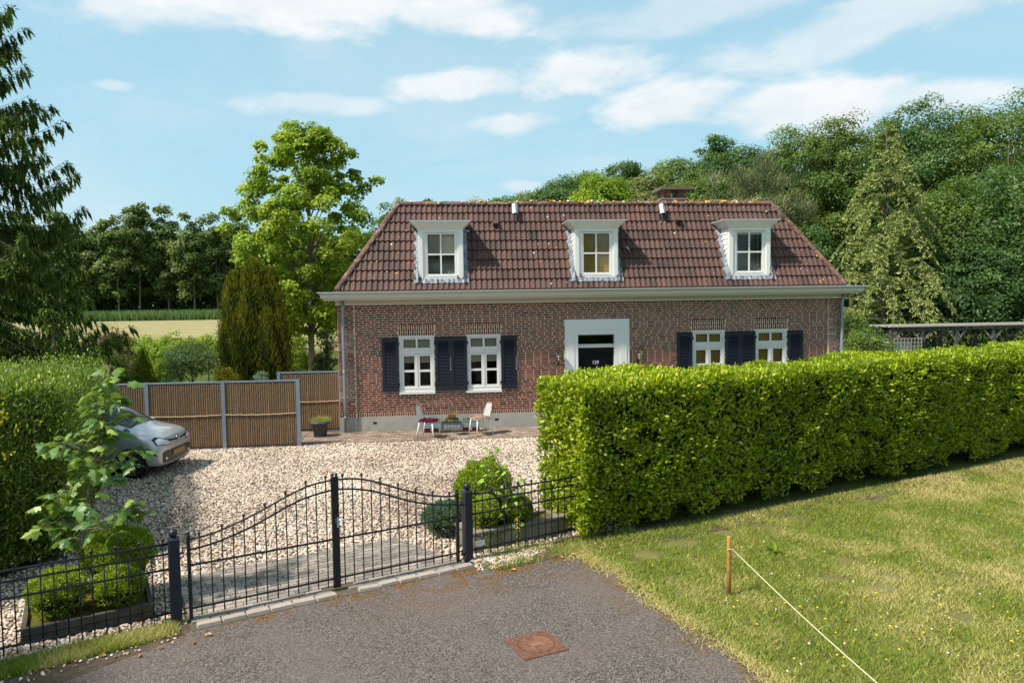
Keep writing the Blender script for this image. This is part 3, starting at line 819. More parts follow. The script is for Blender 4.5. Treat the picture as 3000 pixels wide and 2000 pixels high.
# one tile: .30 wide with two rolls, .35 long; local u across, v up the slope, w out
NU = 13
def roll(u):
    w = (u / .15) % 1.0
    return .034 * (math.sin(PI * min(1, w / .62)) ** .8 if w < .62 else 0) - .004 * (w >= .62)
def tile_geo(u0=0.0, u1=.30, jit=0.0):
    vs = []; us = [u0 + (u1 - u0) * i / (NU - 1) for i in range(NU)]
    for u in us: vs.append((u, -.005, .046 + roll(u)))
    for u in us: vs.append((u, .335, .006 + roll(u)))
    for u in us: vs.append((u, -.005, .010 + roll(u) * .9))
    fs = [(i, i + 1, NU + i + 1, NU + i) for i in range(NU - 1)] + [(2 * NU + i, 2 * NU + i + 1, i + 1, i) for i in range(NU - 1)]
    fs += [(0, NU, 2 * NU), (NU - 1, 3 * NU - 1, 2 * NU - 1)]
    return vs, fs
def slope_frame(kind):
    """origin, across, up, out"""
    if kind == 'front':
        o_ = Vector((0, EY, EZ)); ac = Vector((1, 0, 0)); up = Vector((0, RY - EY, RZ - EZ)).normalized()
    elif kind == 'left':
        o_ = Vector((0, HD - EY, EZ)); ac = Vector((0, -1, 0)); up = Vector((RI, 0, RZ - EZ)).normalized()
    else:
        o_ = Vector((HW, EY, EZ)); ac = Vector((0, 1, 0)); up = Vector((-RI, 0, RZ - EZ)).normalized()
    return o_, ac, up, ac.cross(up).normalized()
tiles = []; NROW = 9
tile_cache = {}
for kind in ('front', 'left', 'right'):
    O, AC, UP, OUT = slope_frame(kind)
    LEN = math.hypot(RY - EY, RZ - EZ) if kind == 'front' else math.hypot(RI, RZ - EZ)
    width = HW if kind == 'front' else HD - 2 * EY
    ins = RI if kind == 'front' else RY - EY
    rowh = LEN / NROW
    for r_ in range(NROW):
        v0 = r_ * rowh
        lim0 = ins * v0 / LEN; lim1 = ins * min(LEN, v0 + .335) / LEN
        nx = int(width / .30) + 2
        for c in range(-1, nx):
            u0 = c * .30 - .01
            if u0 + .30 < lim0 or u0 > width - lim0: continue
            xc, vc = u0 + .15, v0 + rowh / 2
            if kind == 'front':
                zc = EZ + UP.z * vc
                if any(abs(xc - dx) < .62 - .13 and 4.28 < zc < 5.72 for dx in DORM): continue
            clip = u0 < lim1 or u0 + .30 > width - lim1
            vs, fs = tile_geo()
            tv = round(min(1, max(0, rnd.gauss(.48, .17) if rnd.random() < .96 else rnd.uniform(.8, 1))), 1)
            if clip:
                bm = bmesh.new()
                bv = [bm.verts.new((v[0] + u0, v[1] + v0, v[2])) for v in vs]
                for f_ in fs:
                    try: bm.faces.new([bv[i] for i in f_])
                    except ValueError: pass
                for side in (0, 1):
                    if side == 0: co, no = Vector((0, 0, 0)), Vector((LEN, -ins, 0))
                    else: co, no = Vector((width, 0, 0)), Vector((-LEN, -ins, 0))
                    bmesh.ops.bisect_plane(bm, geom=list(bm.verts) + list(bm.edges) + list(bm.faces), plane_co=co, plane_no=-no, clear_outer=True)
                bm.verts.index_update(); bm.verts.ensure_lookup_table()
                if len(bm.faces) < 2: bm.free(); continue
                vs = [(v.co.x - u0, v.co.y - v0, v.co.z) for v in bm.verts]
                fs = [tuple(v.index for v in f_.verts) for f_ in bm.faces]; bm.free()
            P0 = O + AC * u0 + UP * v0
            wv = [tuple(AC * v[0] + UP * v[1] + OUT * v[2]) for v in vs]
            ctr = P0 + AC * .15 + UP * .17
            key = None if clip else (kind, tv)
            tiles.append(((ctr - CAM).length + (0 if kind == 'front' else 100), tuple(P0), wv, fs, tv, key))
pieces(roof, 'roof_tile', tiles, M['tile'], 300, 'roof_tile_courses', tile_cache)

# ridge and hip tiles: half-round, overlapping
def half_round(p0, p1, r0, r1, out, n=7, over=.03):
    """one capping tile from p0 to p1"""
    p0, p1 = Vector(p0), Vector(p1); d = (p1 - p0).normalized(); out = Vector(out); out = (out - d * out.dot(d)).normalized(); sd_ = d.cross(out).normalized()
    vs = []
    for p, r_ in ((p0, r0), (p1 + d * over, r1)):
        for k in range(n):
            a = -PI * .08 + (PI * 1.16) * k / (n - 1)
            vs.append(p + sd_ * math.cos(a) * r_ + out * math.sin(a) * r_ * .8)
    fs = [(k, k + 1, n + k + 1, n + k) for k in range(n - 1)] + [tuple(range(n)), tuple(reversed(range(n, 2 * n)))]
    return vs, fs
def cap_line(a, b_, out, ln, base_r, lichen_p):
    a, b_ = Vector(a), Vector(b_); L_ = (b_ - a).length; nn = max(1, int(round(L_ / ln)))
    for k in range(nn):
        p0 = a.lerp(b_, k / nn); p1 = a.lerp(b_, (k + 1) / nn); jz = Vector((0, 0, rnd.uniform(-.005, .006)))
        vs, fs = half_round(p0 + jz, p1 + jz, base_r, base_r * .88, out)
        mb = MB(); mb.add(vs, fs, min(1, max(0, rnd.gauss(.5, .25))), smooth=False)
        o_ = mb.build('ridge_tile', M['ridge'], roof)
cap_line((HW - RI, RY, RZ + .0), (RI, RY, RZ + .0), (0, -.35, 1), .36, .105, .6)
cap_line((0.02, EY - .0, EZ + .03), (RI, RY, RZ + .03), (-.5, -.5, .6), .34, .10, .2)
cap_line((HW - .02, EY, EZ + .03), (HW - RI, RY, RZ + .03), (.5, -.5, .6), .34, .10, .2)
cap_line((RI, HD - RY, RZ), (RI, RY, RZ), (-.3, 0, 1), .36, .10, 0)
cap_line((HW - RI, HD - RY, RZ), (HW - RI, RY, RZ), (.3, 0, 1), .36, .10, 0)
# lichen spots grown on the tiles
lb = MB(); lw = MB()
def blotch(mb, c, ac, up, out, r_):
    n_ = rnd.randint(7, 10)
    vs = [c + out * .006] + [c + ac * math.cos(2 * PI * k / n_) * r_ * rnd.uniform(.6, 1.2) + up * math.sin(2 * PI * k / n_) * r_ * rnd.uniform(.6, 1.2) for k in range(n_)]
    mb.add(vs, [(0, k + 1, (k + 1) % n_ + 1) for k in range(n_)], rnd.random())
O, AC, UP, OUT = slope_frame('front')
LEN = math.hypot(RY - EY, RZ - EZ)
for k in range(150):
    u = rnd.uniform(.3, HW - .3); v = rnd.uniform(.05, LEN - .1); lim = RI * v / LEN + .1
    if not lim < u < HW - lim: continue
    if k < 26: u = rnd.uniform(lim, lim + 1.4)
    h = .034 + roll((u + .01) % .30) + .006 - .028 * (((v / (LEN / NROW)) % 1))
    p = O + AC * u + UP * v + OUT * h
    if any(abs(p.x - dx) < .75 and p.z < 5.8 for dx in DORM): continue
    blotch(lb if rnd.random() < .5 else lw, p, AC, UP, OUT, rnd.uniform(.010, .022) if rnd.random() < .72 else rnd.uniform(.028, .05))
for k in range(95):
    x = rnd.uniform(RI + .1, HW - RI - .1)
    if rnd.random() < .3: x = 4 + rnd.uniform(1.0, 8.5)
    a = rnd.uniform(PI * .5, PI * .98)
    p = Vector((x, RY - .02 + math.cos(a) * .10, RZ + math.sin(a) * .092 + .012))
    o_ = Vector((0, math.cos(a), math.sin(a))).normalized()
    blotch(lb if rnd.random() < .72 else lw, p, Vector((1, 0, 0)), o_.cross(Vector((1, 0, 0))), o_, rnd.uniform(.018, .05))
lb.build('lichen', M['lichen'], roof, kind='stuff', normals=False)
M['lichen_w'] = pmat('pale_lichen', flat3((.55, .52, .44)), .95)
lw.build('pale_lichen', M['lichen_w'], roof, kind='stuff', normals=False)

# vent outlets below the ridge and the two raised vent tiles
for px in (1508, 1939):
    c = spot(px, 618, .98); mb = MB()
    O_ = c; hw = .09
    vs = []
    prof = [(-hw, 0), (-hw * .8, .06), (0, .10), (hw * .8, .06), (hw, 0)]
    v1 = UP * .18; v2 = -UP * .14
    for vv in (v1, v2):
        for (a, h_) in prof: vs.append(Vector((c.x, 0, 0)) + AC * a + OUT * (h_ + .03) + Vector((0, c.y, c.z)) + vv)
    mb.add(vs, [(i, i + 1, i + 6, i + 5) for i in range(4)] + [(5, 6, 7, 8, 9), (0, 4, 3, 2, 1)], .8)
    ho = mb.build('roof_vent', M['zinc_pipe'], roof)
    mb = MB(); cc = c - UP * .142 + OUT * .065
    mb.obox(cc, AC * .045, OUT * .022, UP * .004, .5); mb.build('vent_hole', M['dark'], ho)
for px, py in ((1452, 655), (1985, 645)):
    c = spot(px, py, .86); mb = MB()
    mb.add([c + AC * -.085 + UP * .12, c + AC * .085 + UP * .12, c + AC * .075 + UP * -.07 + OUT * .12, c + AC * -.075 + UP * -.07 + OUT * .12, c + AC * -.085 - UP * .09, c + AC * .085 - UP * .09],
           [(0, 1, 2, 3), (0, 3, 4), (1, 5, 2), (3, 2, 5, 4)], .5)
    mb.build('vent_tile', M['tile'], roof)

# ---- dormers
def roofy(z): return EY + (z - EZ) / SL
def dormer(cx, blind):
    hw = .625; yf = .035; z0, z1 = 4.205, 5.64
    d = MB()
    # front surround: posts, head, sill board
    F0 = yf
    d.box(cx - hw, cx - hw + .15, F0, F0 + .10, z0, z1 - .10, .5); d.box(cx + hw - .15, cx + hw, F0, F0 + .10, z0, z1 - .10, .5)
    d.box(cx - hw, cx + hw, F0, F0 + .10, z1 - .10, z1 + .02, .5)
    d.box(cx - hw + .15, cx + hw - .15, F0, F0 + .10, z0, z0 + .075, .5)
    for sgn in (-1, 1):                                     # raised outer boards
        xo = cx + sgn * (hw - .07)
        d.box(xo - .055, xo + .055, F0 - .014, F0, z0 - .002, z1 - .11, .5)
    d.box(cx - hw - .015, cx + hw + .015, F0 - .018, F0 + .1, z0 - .02, z0 + .0, .5)
    d.box(cx - hw + .12, cx + hw - .12, F0 - .008, F0, z1 - .125, z1 - .10, .5)
    body = d.build('dormer', M['white'], house)
    # cheeks: backing and boards
    for sgn in (-1, 1):
        nm = 'cheek'
        q = MB(); xs = cx + sgn * (hw - .012)
        q.poly_extrude([(xs, F0 + .02, z0), (xs, F0 + .02, z1 + .1), (xs, roofy(z1 + .1) + .05, z1 + .1), (xs, roofy(z0) + .03, z0)], (-sgn * .03, 0, 0), .5)
        ck = q.build(nm, M['white'], body)
        nb = 9; zh = (z1 - .06 - (z0 + .08)) / nb
        for k in range(nb):
            za = z0 + .08 + k * zh; zb_ = za + zh - .008
            ya, yb = roofy(za) - .02, roofy(zb_) + .02
            if yb < F0 + .10: continue
            q = MB(); x_a = cx + sgn * (hw - .004)
            q.add([(x_a + sgn * .014, F0 + .10, za), (x_a + sgn * .014, max(ya, F0 + .101), za), (x_a, max(yb, F0 + .102), zb_), (x_a, F0 + .10, zb_), (x_a - sgn * .01, F0 + .10, za), (x_a - sgn * .01, max(ya, F0 + .101), za)],
                  [(0, 1, 2, 3), (4, 5, 1, 0)], .5)
            q.build('board', M['white'], body)
    # sash and glazing bars
    w = MB(); sx0, sx1, sz0, sz1 = cx - .415, cx + .405, z0 + .078, z1 - .105
    gx = [cx - .36, cx - .022, cx + .022, cx + .385 - .005]; gz = [4.365, 4.885, 4.93, 5.458]
    gx[3] = cx + .375
    yS = F0 + .03
    w.box(cx - hw + .14, gx[0] - .04, yS - .012, yS + .05, z0 + .07, z1 - .10, .5); w.box(gx[3] + .04, cx + hw - .14, yS - .012, yS + .05, z0 + .07, z1 - .10, .5)
    w.box(gx[0] - .04, gx[0], yS, yS + .05, z0 + .07, z1 - .10, .5); w.box(gx[3], gx[3] + .04, yS, yS + .05, z0 + .07, z1 - .10, .5)
    w.box(gx[0], gx[3], yS, yS + .05, z0 + .07, gz[0], .5); w.box(gx[0], gx[3], yS, yS + .05, gz[3], z1 - .10, .5)
    w.box(gx[0] - .03, gx[3] + .03, yS - .02, yS, z0 + .095, z0 + .12, .5)
    w.box(gx[0], gx[3], yS + .004, yS + .04, gz[1], gz[2], .5)
    w.box(gx[1], gx[2], yS + .002, yS + .038, gz[0], gz[1], .5); w.box(gx[1], gx[2], yS + .002, yS + .038, gz[2], gz[3], .5)
    w.build('window_frame', M['white'], body)
    for (a, b_) in ((gx[0], gx[1]), (gx[2], gx[3])):
        for (c, e_) in ((gz[0], gz[1]), (gz[2], gz[3])):
            p = MB(); p.add([(a, yS + .02, c), (b_, yS + .02, c), (b_, yS + .02, e_), (a, yS + .02, e_)], [(0, 1, 2, 3)]); p.build('pane', M['glass'], body)
    if blind:
        zb0 = {'half': 4.90, 'full': 4.3}[blind]
        p = MB(); p.box(gx[0] - .02, gx[3] + .02, yS + .09, yS + .095, zb0, 5.5, .5); p.build('blind', M['blind_tan' if blind == 'half' else 'blind_ochre'], body)
    else:
        p = MB(); p.box(gx[0] - .02, gx[3] + .02, yS + .08, yS + .12, 5.41, 5.47, .5); p.build('blind', M['white_old'], body)
        p = MB(); p.tube([(gx[3] - .09, yS + .06, 5.4), (gx[3] - .09, yS + .06, 4.55)], .004, 5); p.ball((gx[3] - .09, yS + .06, 4.54), .012); p.build('blind_cord', M['white_old'], body)
    # dark lining: the room behind
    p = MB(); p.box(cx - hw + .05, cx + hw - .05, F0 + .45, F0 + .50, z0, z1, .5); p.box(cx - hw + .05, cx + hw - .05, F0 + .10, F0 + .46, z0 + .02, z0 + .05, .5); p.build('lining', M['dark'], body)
    # flared cornice with zinc top
    c = MB(); a0, a1 = hw + .03, hw + .205; f0, f1 = F0 - .03, F0 - .175; zc0, zc1 = z1 + .012, z1 + .165
    yb0, yb1 = roofy(zc0), roofy(zc1) + .03
    c.add([(cx - a0, f0, zc0), (cx + a0, f0, zc0), (cx + a0, yb0, zc0), (cx - a0, yb0, zc0), (cx - a1, f1, zc1), (cx + a1, f1, zc1), (cx + a1, yb1, zc1), (cx - a1, yb1, zc1)],
          [(0, 1, 5, 4), (1, 2, 6, 5), (3, 0, 4, 7), (0, 3, 2, 1), (4, 5, 6, 7)], .5)
    c.add([(cx - a0 - .0, f0 - .0, zc0 - .03), (cx + a0, f0, zc0 - .03), (cx + a0, yb0, zc0 - .03), (cx - a0, yb0, zc0 - .03), (cx - a0, f0, zc0 - .002), (cx + a0, f0, zc0 - .002), (cx + a0, yb0, zc0 - .002), (cx - a0, yb0, zc0 - .002)],
          [(0, 1, 5, 4), (1, 2, 6, 5), (3, 0, 4, 7), (0, 3, 2, 1)], .5)
    c.build('cornice', M['trim_cream'] if False else M['white'], body, normals=False)
    c = MB(); e = .012
    c.box(cx - a1 - e, cx + a1 + e, f1 - e, f1 + .02, zc1 - .006, zc1 + .018, .8)
    c.box(cx - a1 - e, cx - a1 + .02, f1 + .02, yb1 + .05, zc1 - .006, zc1 + .018, .8); c.box(cx + a1 - .02, cx + a1 + e, f1 + .02, yb1 + .05, zc1 - .006, zc1 + .018, .8)
    c.box(cx - a1 + .02, cx + a1 - .02, f1 + .02, yb1 + .08, zc1 - .004, zc1 + .008, .5)
    c.build('dormer_roof', M['zinc'], body)
    # lead: dressed apron and side flashings, wavy over the tiles
    f_ = MB(); up = UP; nn = 24
    for i in range(nn):
        x0_, x1_ = cx - hw - .14 + (2 * hw + .28) * i / nn, cx - hw - .14 + (2 * hw + .28) * (i + 1) / nn
        def pt(x, z, lift):
            y = roofy(z); return Vector((x, y, z)) + OUT * (lift + roll((x + .01) % .30) * .7)
        f_.add([pt(x0_, z0 - .005, .05), pt(x1_, z0 - .005, .05), pt(x1_, z0 - .115 - .008 * math.sin(i * 1.7 + 1), .045), pt(x0_, z0 - .115 - .008 * math.sin(i * 1.7), .045)], [(0, 1, 2, 3)], .4 + .25 * rnd.random())
    f_.add([Vector((cx - hw - .0, yf, z0 - .02)), Vector((cx + hw, yf, z0 - .02)), Vector((cx + hw, roofy(z0) - .05, z0 - .04)), Vector((cx - hw, roofy(z0) - .05, z0 - .04))], [(0, 1, 2, 3)], .6)
    for sgn in (-1, 1):
        prev = None
        for k in range(13):
            z = z0 - .10 + (z1 + .02 - z0 + .10) * k / 12; y = roofy(z)
            xi = cx + sgn * (hw + .004); xo = cx + sgn * (hw + .13 + .004 * math.sin(k * 1.9 + cx))
            a = Vector((xi, y, z)) + OUT * .075; b_ = Vector((xo, y, z)) + OUT * .05; w_ = Vector((xi + sgn * .004, y - .0, z)) + OUT * .15
            if prev: f_.add([prev[0], a, b_, prev[1]], [(0, 1, 2, 3)], rnd.uniform(.35, .65)); f_.add([prev[2], w_, a, prev[0]], [(0, 1, 2, 3)], rnd.uniform(.35, .65))
            prev = (a, b_, w_)
    f_.build('flashing', M['lead'], body, normals=False)
    if True:
        s_ = MB(); s_.tube([Vector((cx + a0 + .02, roofy(zc0) - .08, zc0 - .02)), Vector((cx + a0 + .17, roofy(zc0) - .12, zc0 - .06))], .022, 8, .7); s_.build('spout', M['zinc'], body)
dormer(DORM[0], 'half'); dormer(DORM[1], 'full'); dormer(DORM[2], None)

# ---- chimney with an open top
ch = MB(); cx0, cx1, cy0, cy1 = 9.78, 10.48, 2.0, 2.65
ch.box(cx0, cx1, cy0, cy1, 6.2, 6.62, .5)
for a, b_ in ((cx0 + .0, cx0 + .24), (cx1 - .20, cx1 - .0)):
    for c, e_ in ((cy0, cy0 + .2), (cy1 - .2, cy1)): ch.box(a, b_, c, e_, 6.70, 6.96, .5)
cho = ch.build('chimney', M['mortar_dark'], house)
bq = MB()
for r_ in range(6):
    z = 6.225 + r_ * .064
    for k in range(4):
        xa = cx0 + k * .2 - (.1 if r_ % 2 else 0); a, b_ = max(xa, cx0) + .004, min(xa + .2, cx1) - .004
        if b_ - a > .03: bq.box(a, b_, cy0 - .005, cy0, z, z + .054, btint())
        ya = cy0 + k * .2 - (.1 if r_ % 2 else 0); a, b_ = max(ya, cy0) + .004, min(ya + .2, cy1) - .004
        if b_ - a > .03: bq.box(cx0 - .005, cx0, a, b_, z, z + .054, btint()); bq.box(cx1, cx1 + .005, a, b_, z, z + .054, btint())
for r_ in range(4):
    z = 6.705 + r_ * .064
    for a, b_ in ((cx0, cx0 + .24), (cx1 - .20, cx1)):
        mid = a + (b_ - a) * (.55 if r_ % 2 else .4)
        bq.box(a + .003, mid - .004, cy0 - .005, cy0, z, z + .054, btint()); bq.box(mid + .004, b_ - .003, cy0 - .005, cy0, z, z + .054, btint())
    for c, e_ in ((cy0, cy0 + .2), (cy1 - .2, cy1)): bq.box(cx0 - .005, cx0, c + .004, e_ - .004, z, z + .054, btint())
bq.build('brick_courses', M['brick'], cho, kind='stuff')
cc = MB(); cc.box(cx0 - .04, cx1 + .04, cy0 - .04, cy1 + .04, 6.62, 6.665, .3); cc.box(cx0 - .08, cx1 + .08, cy0 - .08, cy1 + .08, 6.665, 6.70, .4); cc.build('ledge', M['grey_wood'], cho)
cc = MB(); cc.box(cx0 - .13, cx1 + .19, cy0 - .14, cy1 + .15, 6.96, 7.045, .25); cc.build('cap', M['timber_pale'], cho)

# ---- ground-floor windows and shutters
def window(X, blind):
    b_ = MB(); X1 = X + WW; y = WF
    b_.box(X, X + .075, y - .012, y + .09, WZ0, WZ1, .5); b_.box(X1 - .075, X1, y - .012, y + .09, WZ0, WZ1, .5)
    b_.box(X + .075, X1 - .075, y - .012, y + .09, WZ1 - .06, WZ1, .5); b_.box(X + .075, X1 - .075, y - .012, y + .09, WZ0, WZ0 + .06, .5)
    b_.box(X + .075, X1 - .075, y - .008, y + .09, 2.16, 2.235, .5); b_.box(X + .07, X1 - .07, y - .022, y + .0, 2.235, 2.30, .45)
    w = b_.build('window', M['white_old'], house)
    s = MB()                                              # top light
    a0, a1, m0, m1 = X + .125, X + WW - .118, X + .465, X + .518
    s.box(X + .076, a0, y + .012, y + .06, 2.30, 2.60, .55); s.box(a1, X1 - .076, y + .012, y + .06, 2.30, 2.60, .55)
    s.box(a0, a1, y + .012, y + .06, 2.30, 2.33, .55); s.box(a0, a1, y + .012, y + .06, 2.56, 2.60, .55); s.box(m0, m1, y + .014, y + .058, 2.33, 2.56, .55)
    s.build('top_light', M['white_old'], w)
    for (p, q_) in ((a0, m0), (m1, a1)):
        g_ = MB(); g_.add([(p, y + .035, 2.33), (q_, y + .035, 2.33), (q_, y + .035, 2.56), (p, y + .035, 2.56)], [(0, 1, 2, 3)]); g_.build('pane', M['glass'], w)
    mid = X + WW / 2
    for side in (0, 1):                                    # the two casements
        c0, c1 = (X + .076, mid - .004) if side == 0 else (mid + .004, X1 - .076)
        g0, g1 = (X + .128, X + .418) if side == 0 else (X + .566, X + WW - .118)
        s = MB()
        s.box(c0, g0, y + .008, y + .056, WZ0 + .062, 2.155, .55); s.box(g1, c1, y + .008, y + .056, WZ0 + .062, 2.155, .55)
        s.box(g0, g1, y + .008, y + .056, WZ0 + .062, 1.262, .55); s.box(g0, g1, y + .008, y + .056, 2.097, 2.155, .55); s.box(g0, g1, y + .010, y + .054, 1.652, 1.712, .55)
        if side == 0: s.box(mid - .022, mid + .022, y - .002, y + .008, WZ0 + .07, 2.15, .6)
        s.box(c0 + .01, c1 - .01, y - .008, y + .008, WZ0 + .075, WZ0 + .098, .6)
        s.build('casement', M['white_old'], w)
        for (p, q_) in ((1.262, 1.652), (1.712, 2.097)):
            g_ = MB(); g_.add([(g0, y + .03, p), (g1, y + .03, p), (g1, y + .03, q_), (g0, y + .03, q_)], [(0, 1, 2, 3)]); g_.build('pane', M['glass'], w)
    s = MB(); s.box(X - .012, X1 + .012, y - .05, y + .06, WZ0 - .068, WZ0 - .003, .4); s.build('sill', M['white_old'], w)
    r = MB()
    if blind == 'ochre': r.box(X + .09, X1 - .09, y + .11, y + .115, 1.15, 2.62, .5)
    else: r.box(X + .09, X1 - .09, y + .12, y + .125, 1.90, 2.60, .3)
    r.build('blind', M['blind_ochre' if blind == 'ochre' else 'blind_tan'], w)
    r = MB(); r.box(X + .02, X1 - .02, y + .075, y + .30, WZ0 + .0, WZ0 + .03, .5); r.build('inner_sill', M['white_old'], w)
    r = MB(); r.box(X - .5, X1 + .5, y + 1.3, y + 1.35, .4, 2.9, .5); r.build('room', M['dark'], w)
for X, bl in zip(WINX, ('tan', 'tan', 'ochre', 'ochre')): window(X, bl)

SHX = [1.192, 2.655, 3.096, 4.492, 9.572, 11.012, 11.452, 12.888]
slat_me = None
for i, x in enumerate(SHX):
    w_ = .445; x1 = x + w_; z0, z1 = 1.125, 2.622; y1 = WF - .012; y0 = y1 - .045
    s = MB()
    s.box(x, x + .075, y0, y1, z0, z1, .5); s.box(x1 - .075, x1, y0, y1, z0, z1, .5)
    s.box(x + .075, x1 - .075, y0, y1, z0, z0 + .13, .5); s.box(x + .075, x1 - .075, y0, y1, z1 - .12, z1, .5)
    sh = s.build('shutter', M['navy'], house)
    if slat_me is None:
        s = MB(); s.obox((0, 0, 0), (.147, 0, 0), (0, .016, .018), (0, -.0035, .0035), .5); slat_me = s.mesh('slat', M['navy'])
    nsl = 30
    for k in range(nsl):
        link('slat', slat_me, sh, (x + w_ / 2, y0 + .024, z0 + .15 + (z1 - z0 - .29) * (k + .5) / nsl))
    # hinges on the window side, bolt on the other
    hx = x1 if i in (0, 2, 4, 6) else x
    for z in (2.45, 1.32):
        h = MB(); h.box(hx - .03, hx + .03, y0 - .010, y1 + .004, z - .035, z + .035, .5); h.build('hinge', M['iron'], sh)
    if i in (1, 3):
        h = MB(); bx = (x1 - .02); h.ball((bx, y0 - .012, 1.69), .014); h.box(bx - .004, bx + .004, y0 - .012, y0, 1.70, 2.05, .5); h.build('bolt', M['zinc'], sh)

# ---- front door
yD = WF
s = MB()
s.box(DX0, DX0 + .375, yD - .05, yD + .12, 0, 3.045, .5); s.box(DX1 - .435, DX1, yD - .05, yD + .12, 0, 3.045, .5); s.box(DX0 + .375, DX1 - .435, yD - .05, yD + .12, 2.61, 3.045, .5)
s.box(DX0 + .062, DX0 + .285, yD - .068, yD - .05, 2.715, 2.937, .5); s.box(DX1 - .285, DX1 - .06, yD - .068, yD - .05, 2.72, 2.948, .5)
s.box(DX0 + .075, DX0 + .270, yD - .062, yD - .05, .2, 2.715, .5); s.box(DX1 - .270, DX1 - .073, yD - .062, yD - .05, .2, 2.72, .5)
s.box(DX0 + .285, DX1 - .285, yD - .062, yD - .05, 2.735, 2.935, .5)
s.box(DX0 + .30, DX1 - .36, yD - .056, yD - .05, 2.64, 2.68, .5)
sur = s.build('door_surround', M['white'], house)
s = MB(); s.box(6.62, 7.80, yD + .03, yD + .09, 2.235, 2.33, .5); s.box(6.60, 6.685, yD + .02, yD + .09, .1, 2.62, .5); s.box(7.733, 7.80, yD + .02, yD + .09, .1, 2.62, .5); s.box(6.685, 7.733, yD + .025, yD + .09, 2.595, 2.625, .5)
s.box(6.685, 7.733, yD + .01, yD + .03, 2.318, 2.336, .4)
s.build('door_frame', M['white_old'], sur)
s = MB(); s.add([(6.68, yD + .05, 2.33), (7.74, yD + .05, 2.33), (7.74, yD + .05, 2.60), (6.68, yD + .05, 2.60)], [(0, 1, 2, 3)]); s.build('pane', M['glass'], sur)
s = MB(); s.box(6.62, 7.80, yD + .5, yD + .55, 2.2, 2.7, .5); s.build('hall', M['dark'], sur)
s = MB(); s.box(6.686, 7.732, yD + .045, yD + .10, .12, 2.233, .5)
for k, (e, d_) in enumerate(((.085, .012), (.112, .020), (.135, .010))):
    a0, a1, c0, c1 = 6.686 + e, 7.732 - e, 1.15 + e * .5 if False else .62 + e, 2.233 - e
    t_ = .022
    s.box(a0, a0 + t_, yD + .045 - d_, yD + .045, c0, c1, .5); s.box(a1 - t_, a1, yD + .045 - d_, yD + .045, c0, c1, .5)
    s.box(a0 + t_, a1 - t_, yD + .045 - d_, yD + .045, c0, c0 + t_, .5); s.box(a0 + t_, a1 - t_, yD + .045 - d_, yD + .045, c1 - t_, c1, .5)
door = s.build('door', M['black'], house)
s = MB(); s.box(6.695, 6.735, yD + .030, yD + .045, 1.02, 1.26, .5); s.tube([(6.715, yD + .03, 1.15), (6.715, yD - .01, 1.15), (6.80, yD - .01, 1.15)], .010, 8); s.build('handle', M['zinc'], door)
s = MB(); s.box(6.60, 7.82, yD - .06, yD + .12, 0, .12, .5); s.build('step', M['concrete'], house)
def text_obj(name, txt, size, mat_, parent, loc, rot, ext=.003):
    cu = bpy.data.curves.new(name, 'FONT'); cu.body = txt; cu.size = size; cu.extrude = ext; cu.align_x = 'CENTER'; cu.align_y = 'CENTER'; cu.offset = .0008
    ob = bpy.data.objects.new(name, cu); COL.objects.link(ob); dg = bpy.context.evaluated_depsgraph_get(); dg.update()
    me = bpy.data.meshes.new_from_object(ob.evaluated_get(dg), depsgraph=dg); bpy.data.objects.remove(ob); me.materials.clear(); me.materials.append(mat_); set_tint(me, [.5] * len(me.vertices))
    return link(name, me, parent, loc, rot)
text_obj('house_number', '129', .135, M['white'], door, (7.20, yD + .040, 1.805), (PI / 2, 0, 0))

# ---- wall lanterns
def lantern(cx, z, label):
    L_ = thing('wall_lantern', label, 'lantern', (cx, WF, z), 0, 'carriage lanterns beside the front door')
    y = -.17; r0, r1 = .075, .115
    f_ = MB()
    def hexpt(r_, k, zz): a = PI / 6 + k * PI / 3; return (r_ * math.cos(a), y + r_ * math.sin(a), zz)
    for k in range(6):
        f_.tube([hexpt(r0, k, -.14), hexpt(r1, k, .13)], .006, 5)
        f_.tube([hexpt(r0, k, -.14), hexpt(r0, k + 1, -.14)], .006, 5); f_.tube([hexpt(r1, k, .13), hexpt(r1, k + 1, .13)], .007, 5)
        f_.tube([hexpt(r1, k, .13), hexpt(.03, k, .23)], .006, 5)
    f_.tube([(0, y, .225), (0, y, .27)], [.03, .008], 8)
    f_.build('frame', M['iron_brown'], L_)
    for k in range(6):
        g_ = MB(); g_.add([hexpt(r0, k, -.14), hexpt(r0, k + 1, -.14), hexpt(r1, k + 1, .13), hexpt(r1, k, .13)], [(0, 1, 2, 3)]); g_.build('glass', M['glass_thin'], L_)
    g_ = MB(); g_.ball((0, y, -.01), .035, 12); g_.tube([(0, y, -.14), (0, y, -.04)], .012, 8); g_.build('bulb', M['white'], L_)
    b_ = MB(); b_.tube([(0, y, -.14), (0, y, -.19), (0, y + .06, -.23), (0, -.005, -.20)], .010, 8); b_.box(-.03, .03, -.012, .0, -.28, -.12, .5); b_.build('bracket', M['iron_brown'], L_)
lantern(6.11, 2.02, 'glazed carriage lantern on the brick wall left of the front door')
lantern(8.42, 2.02, 'glazed carriage lantern on the brick wall right of the front door')

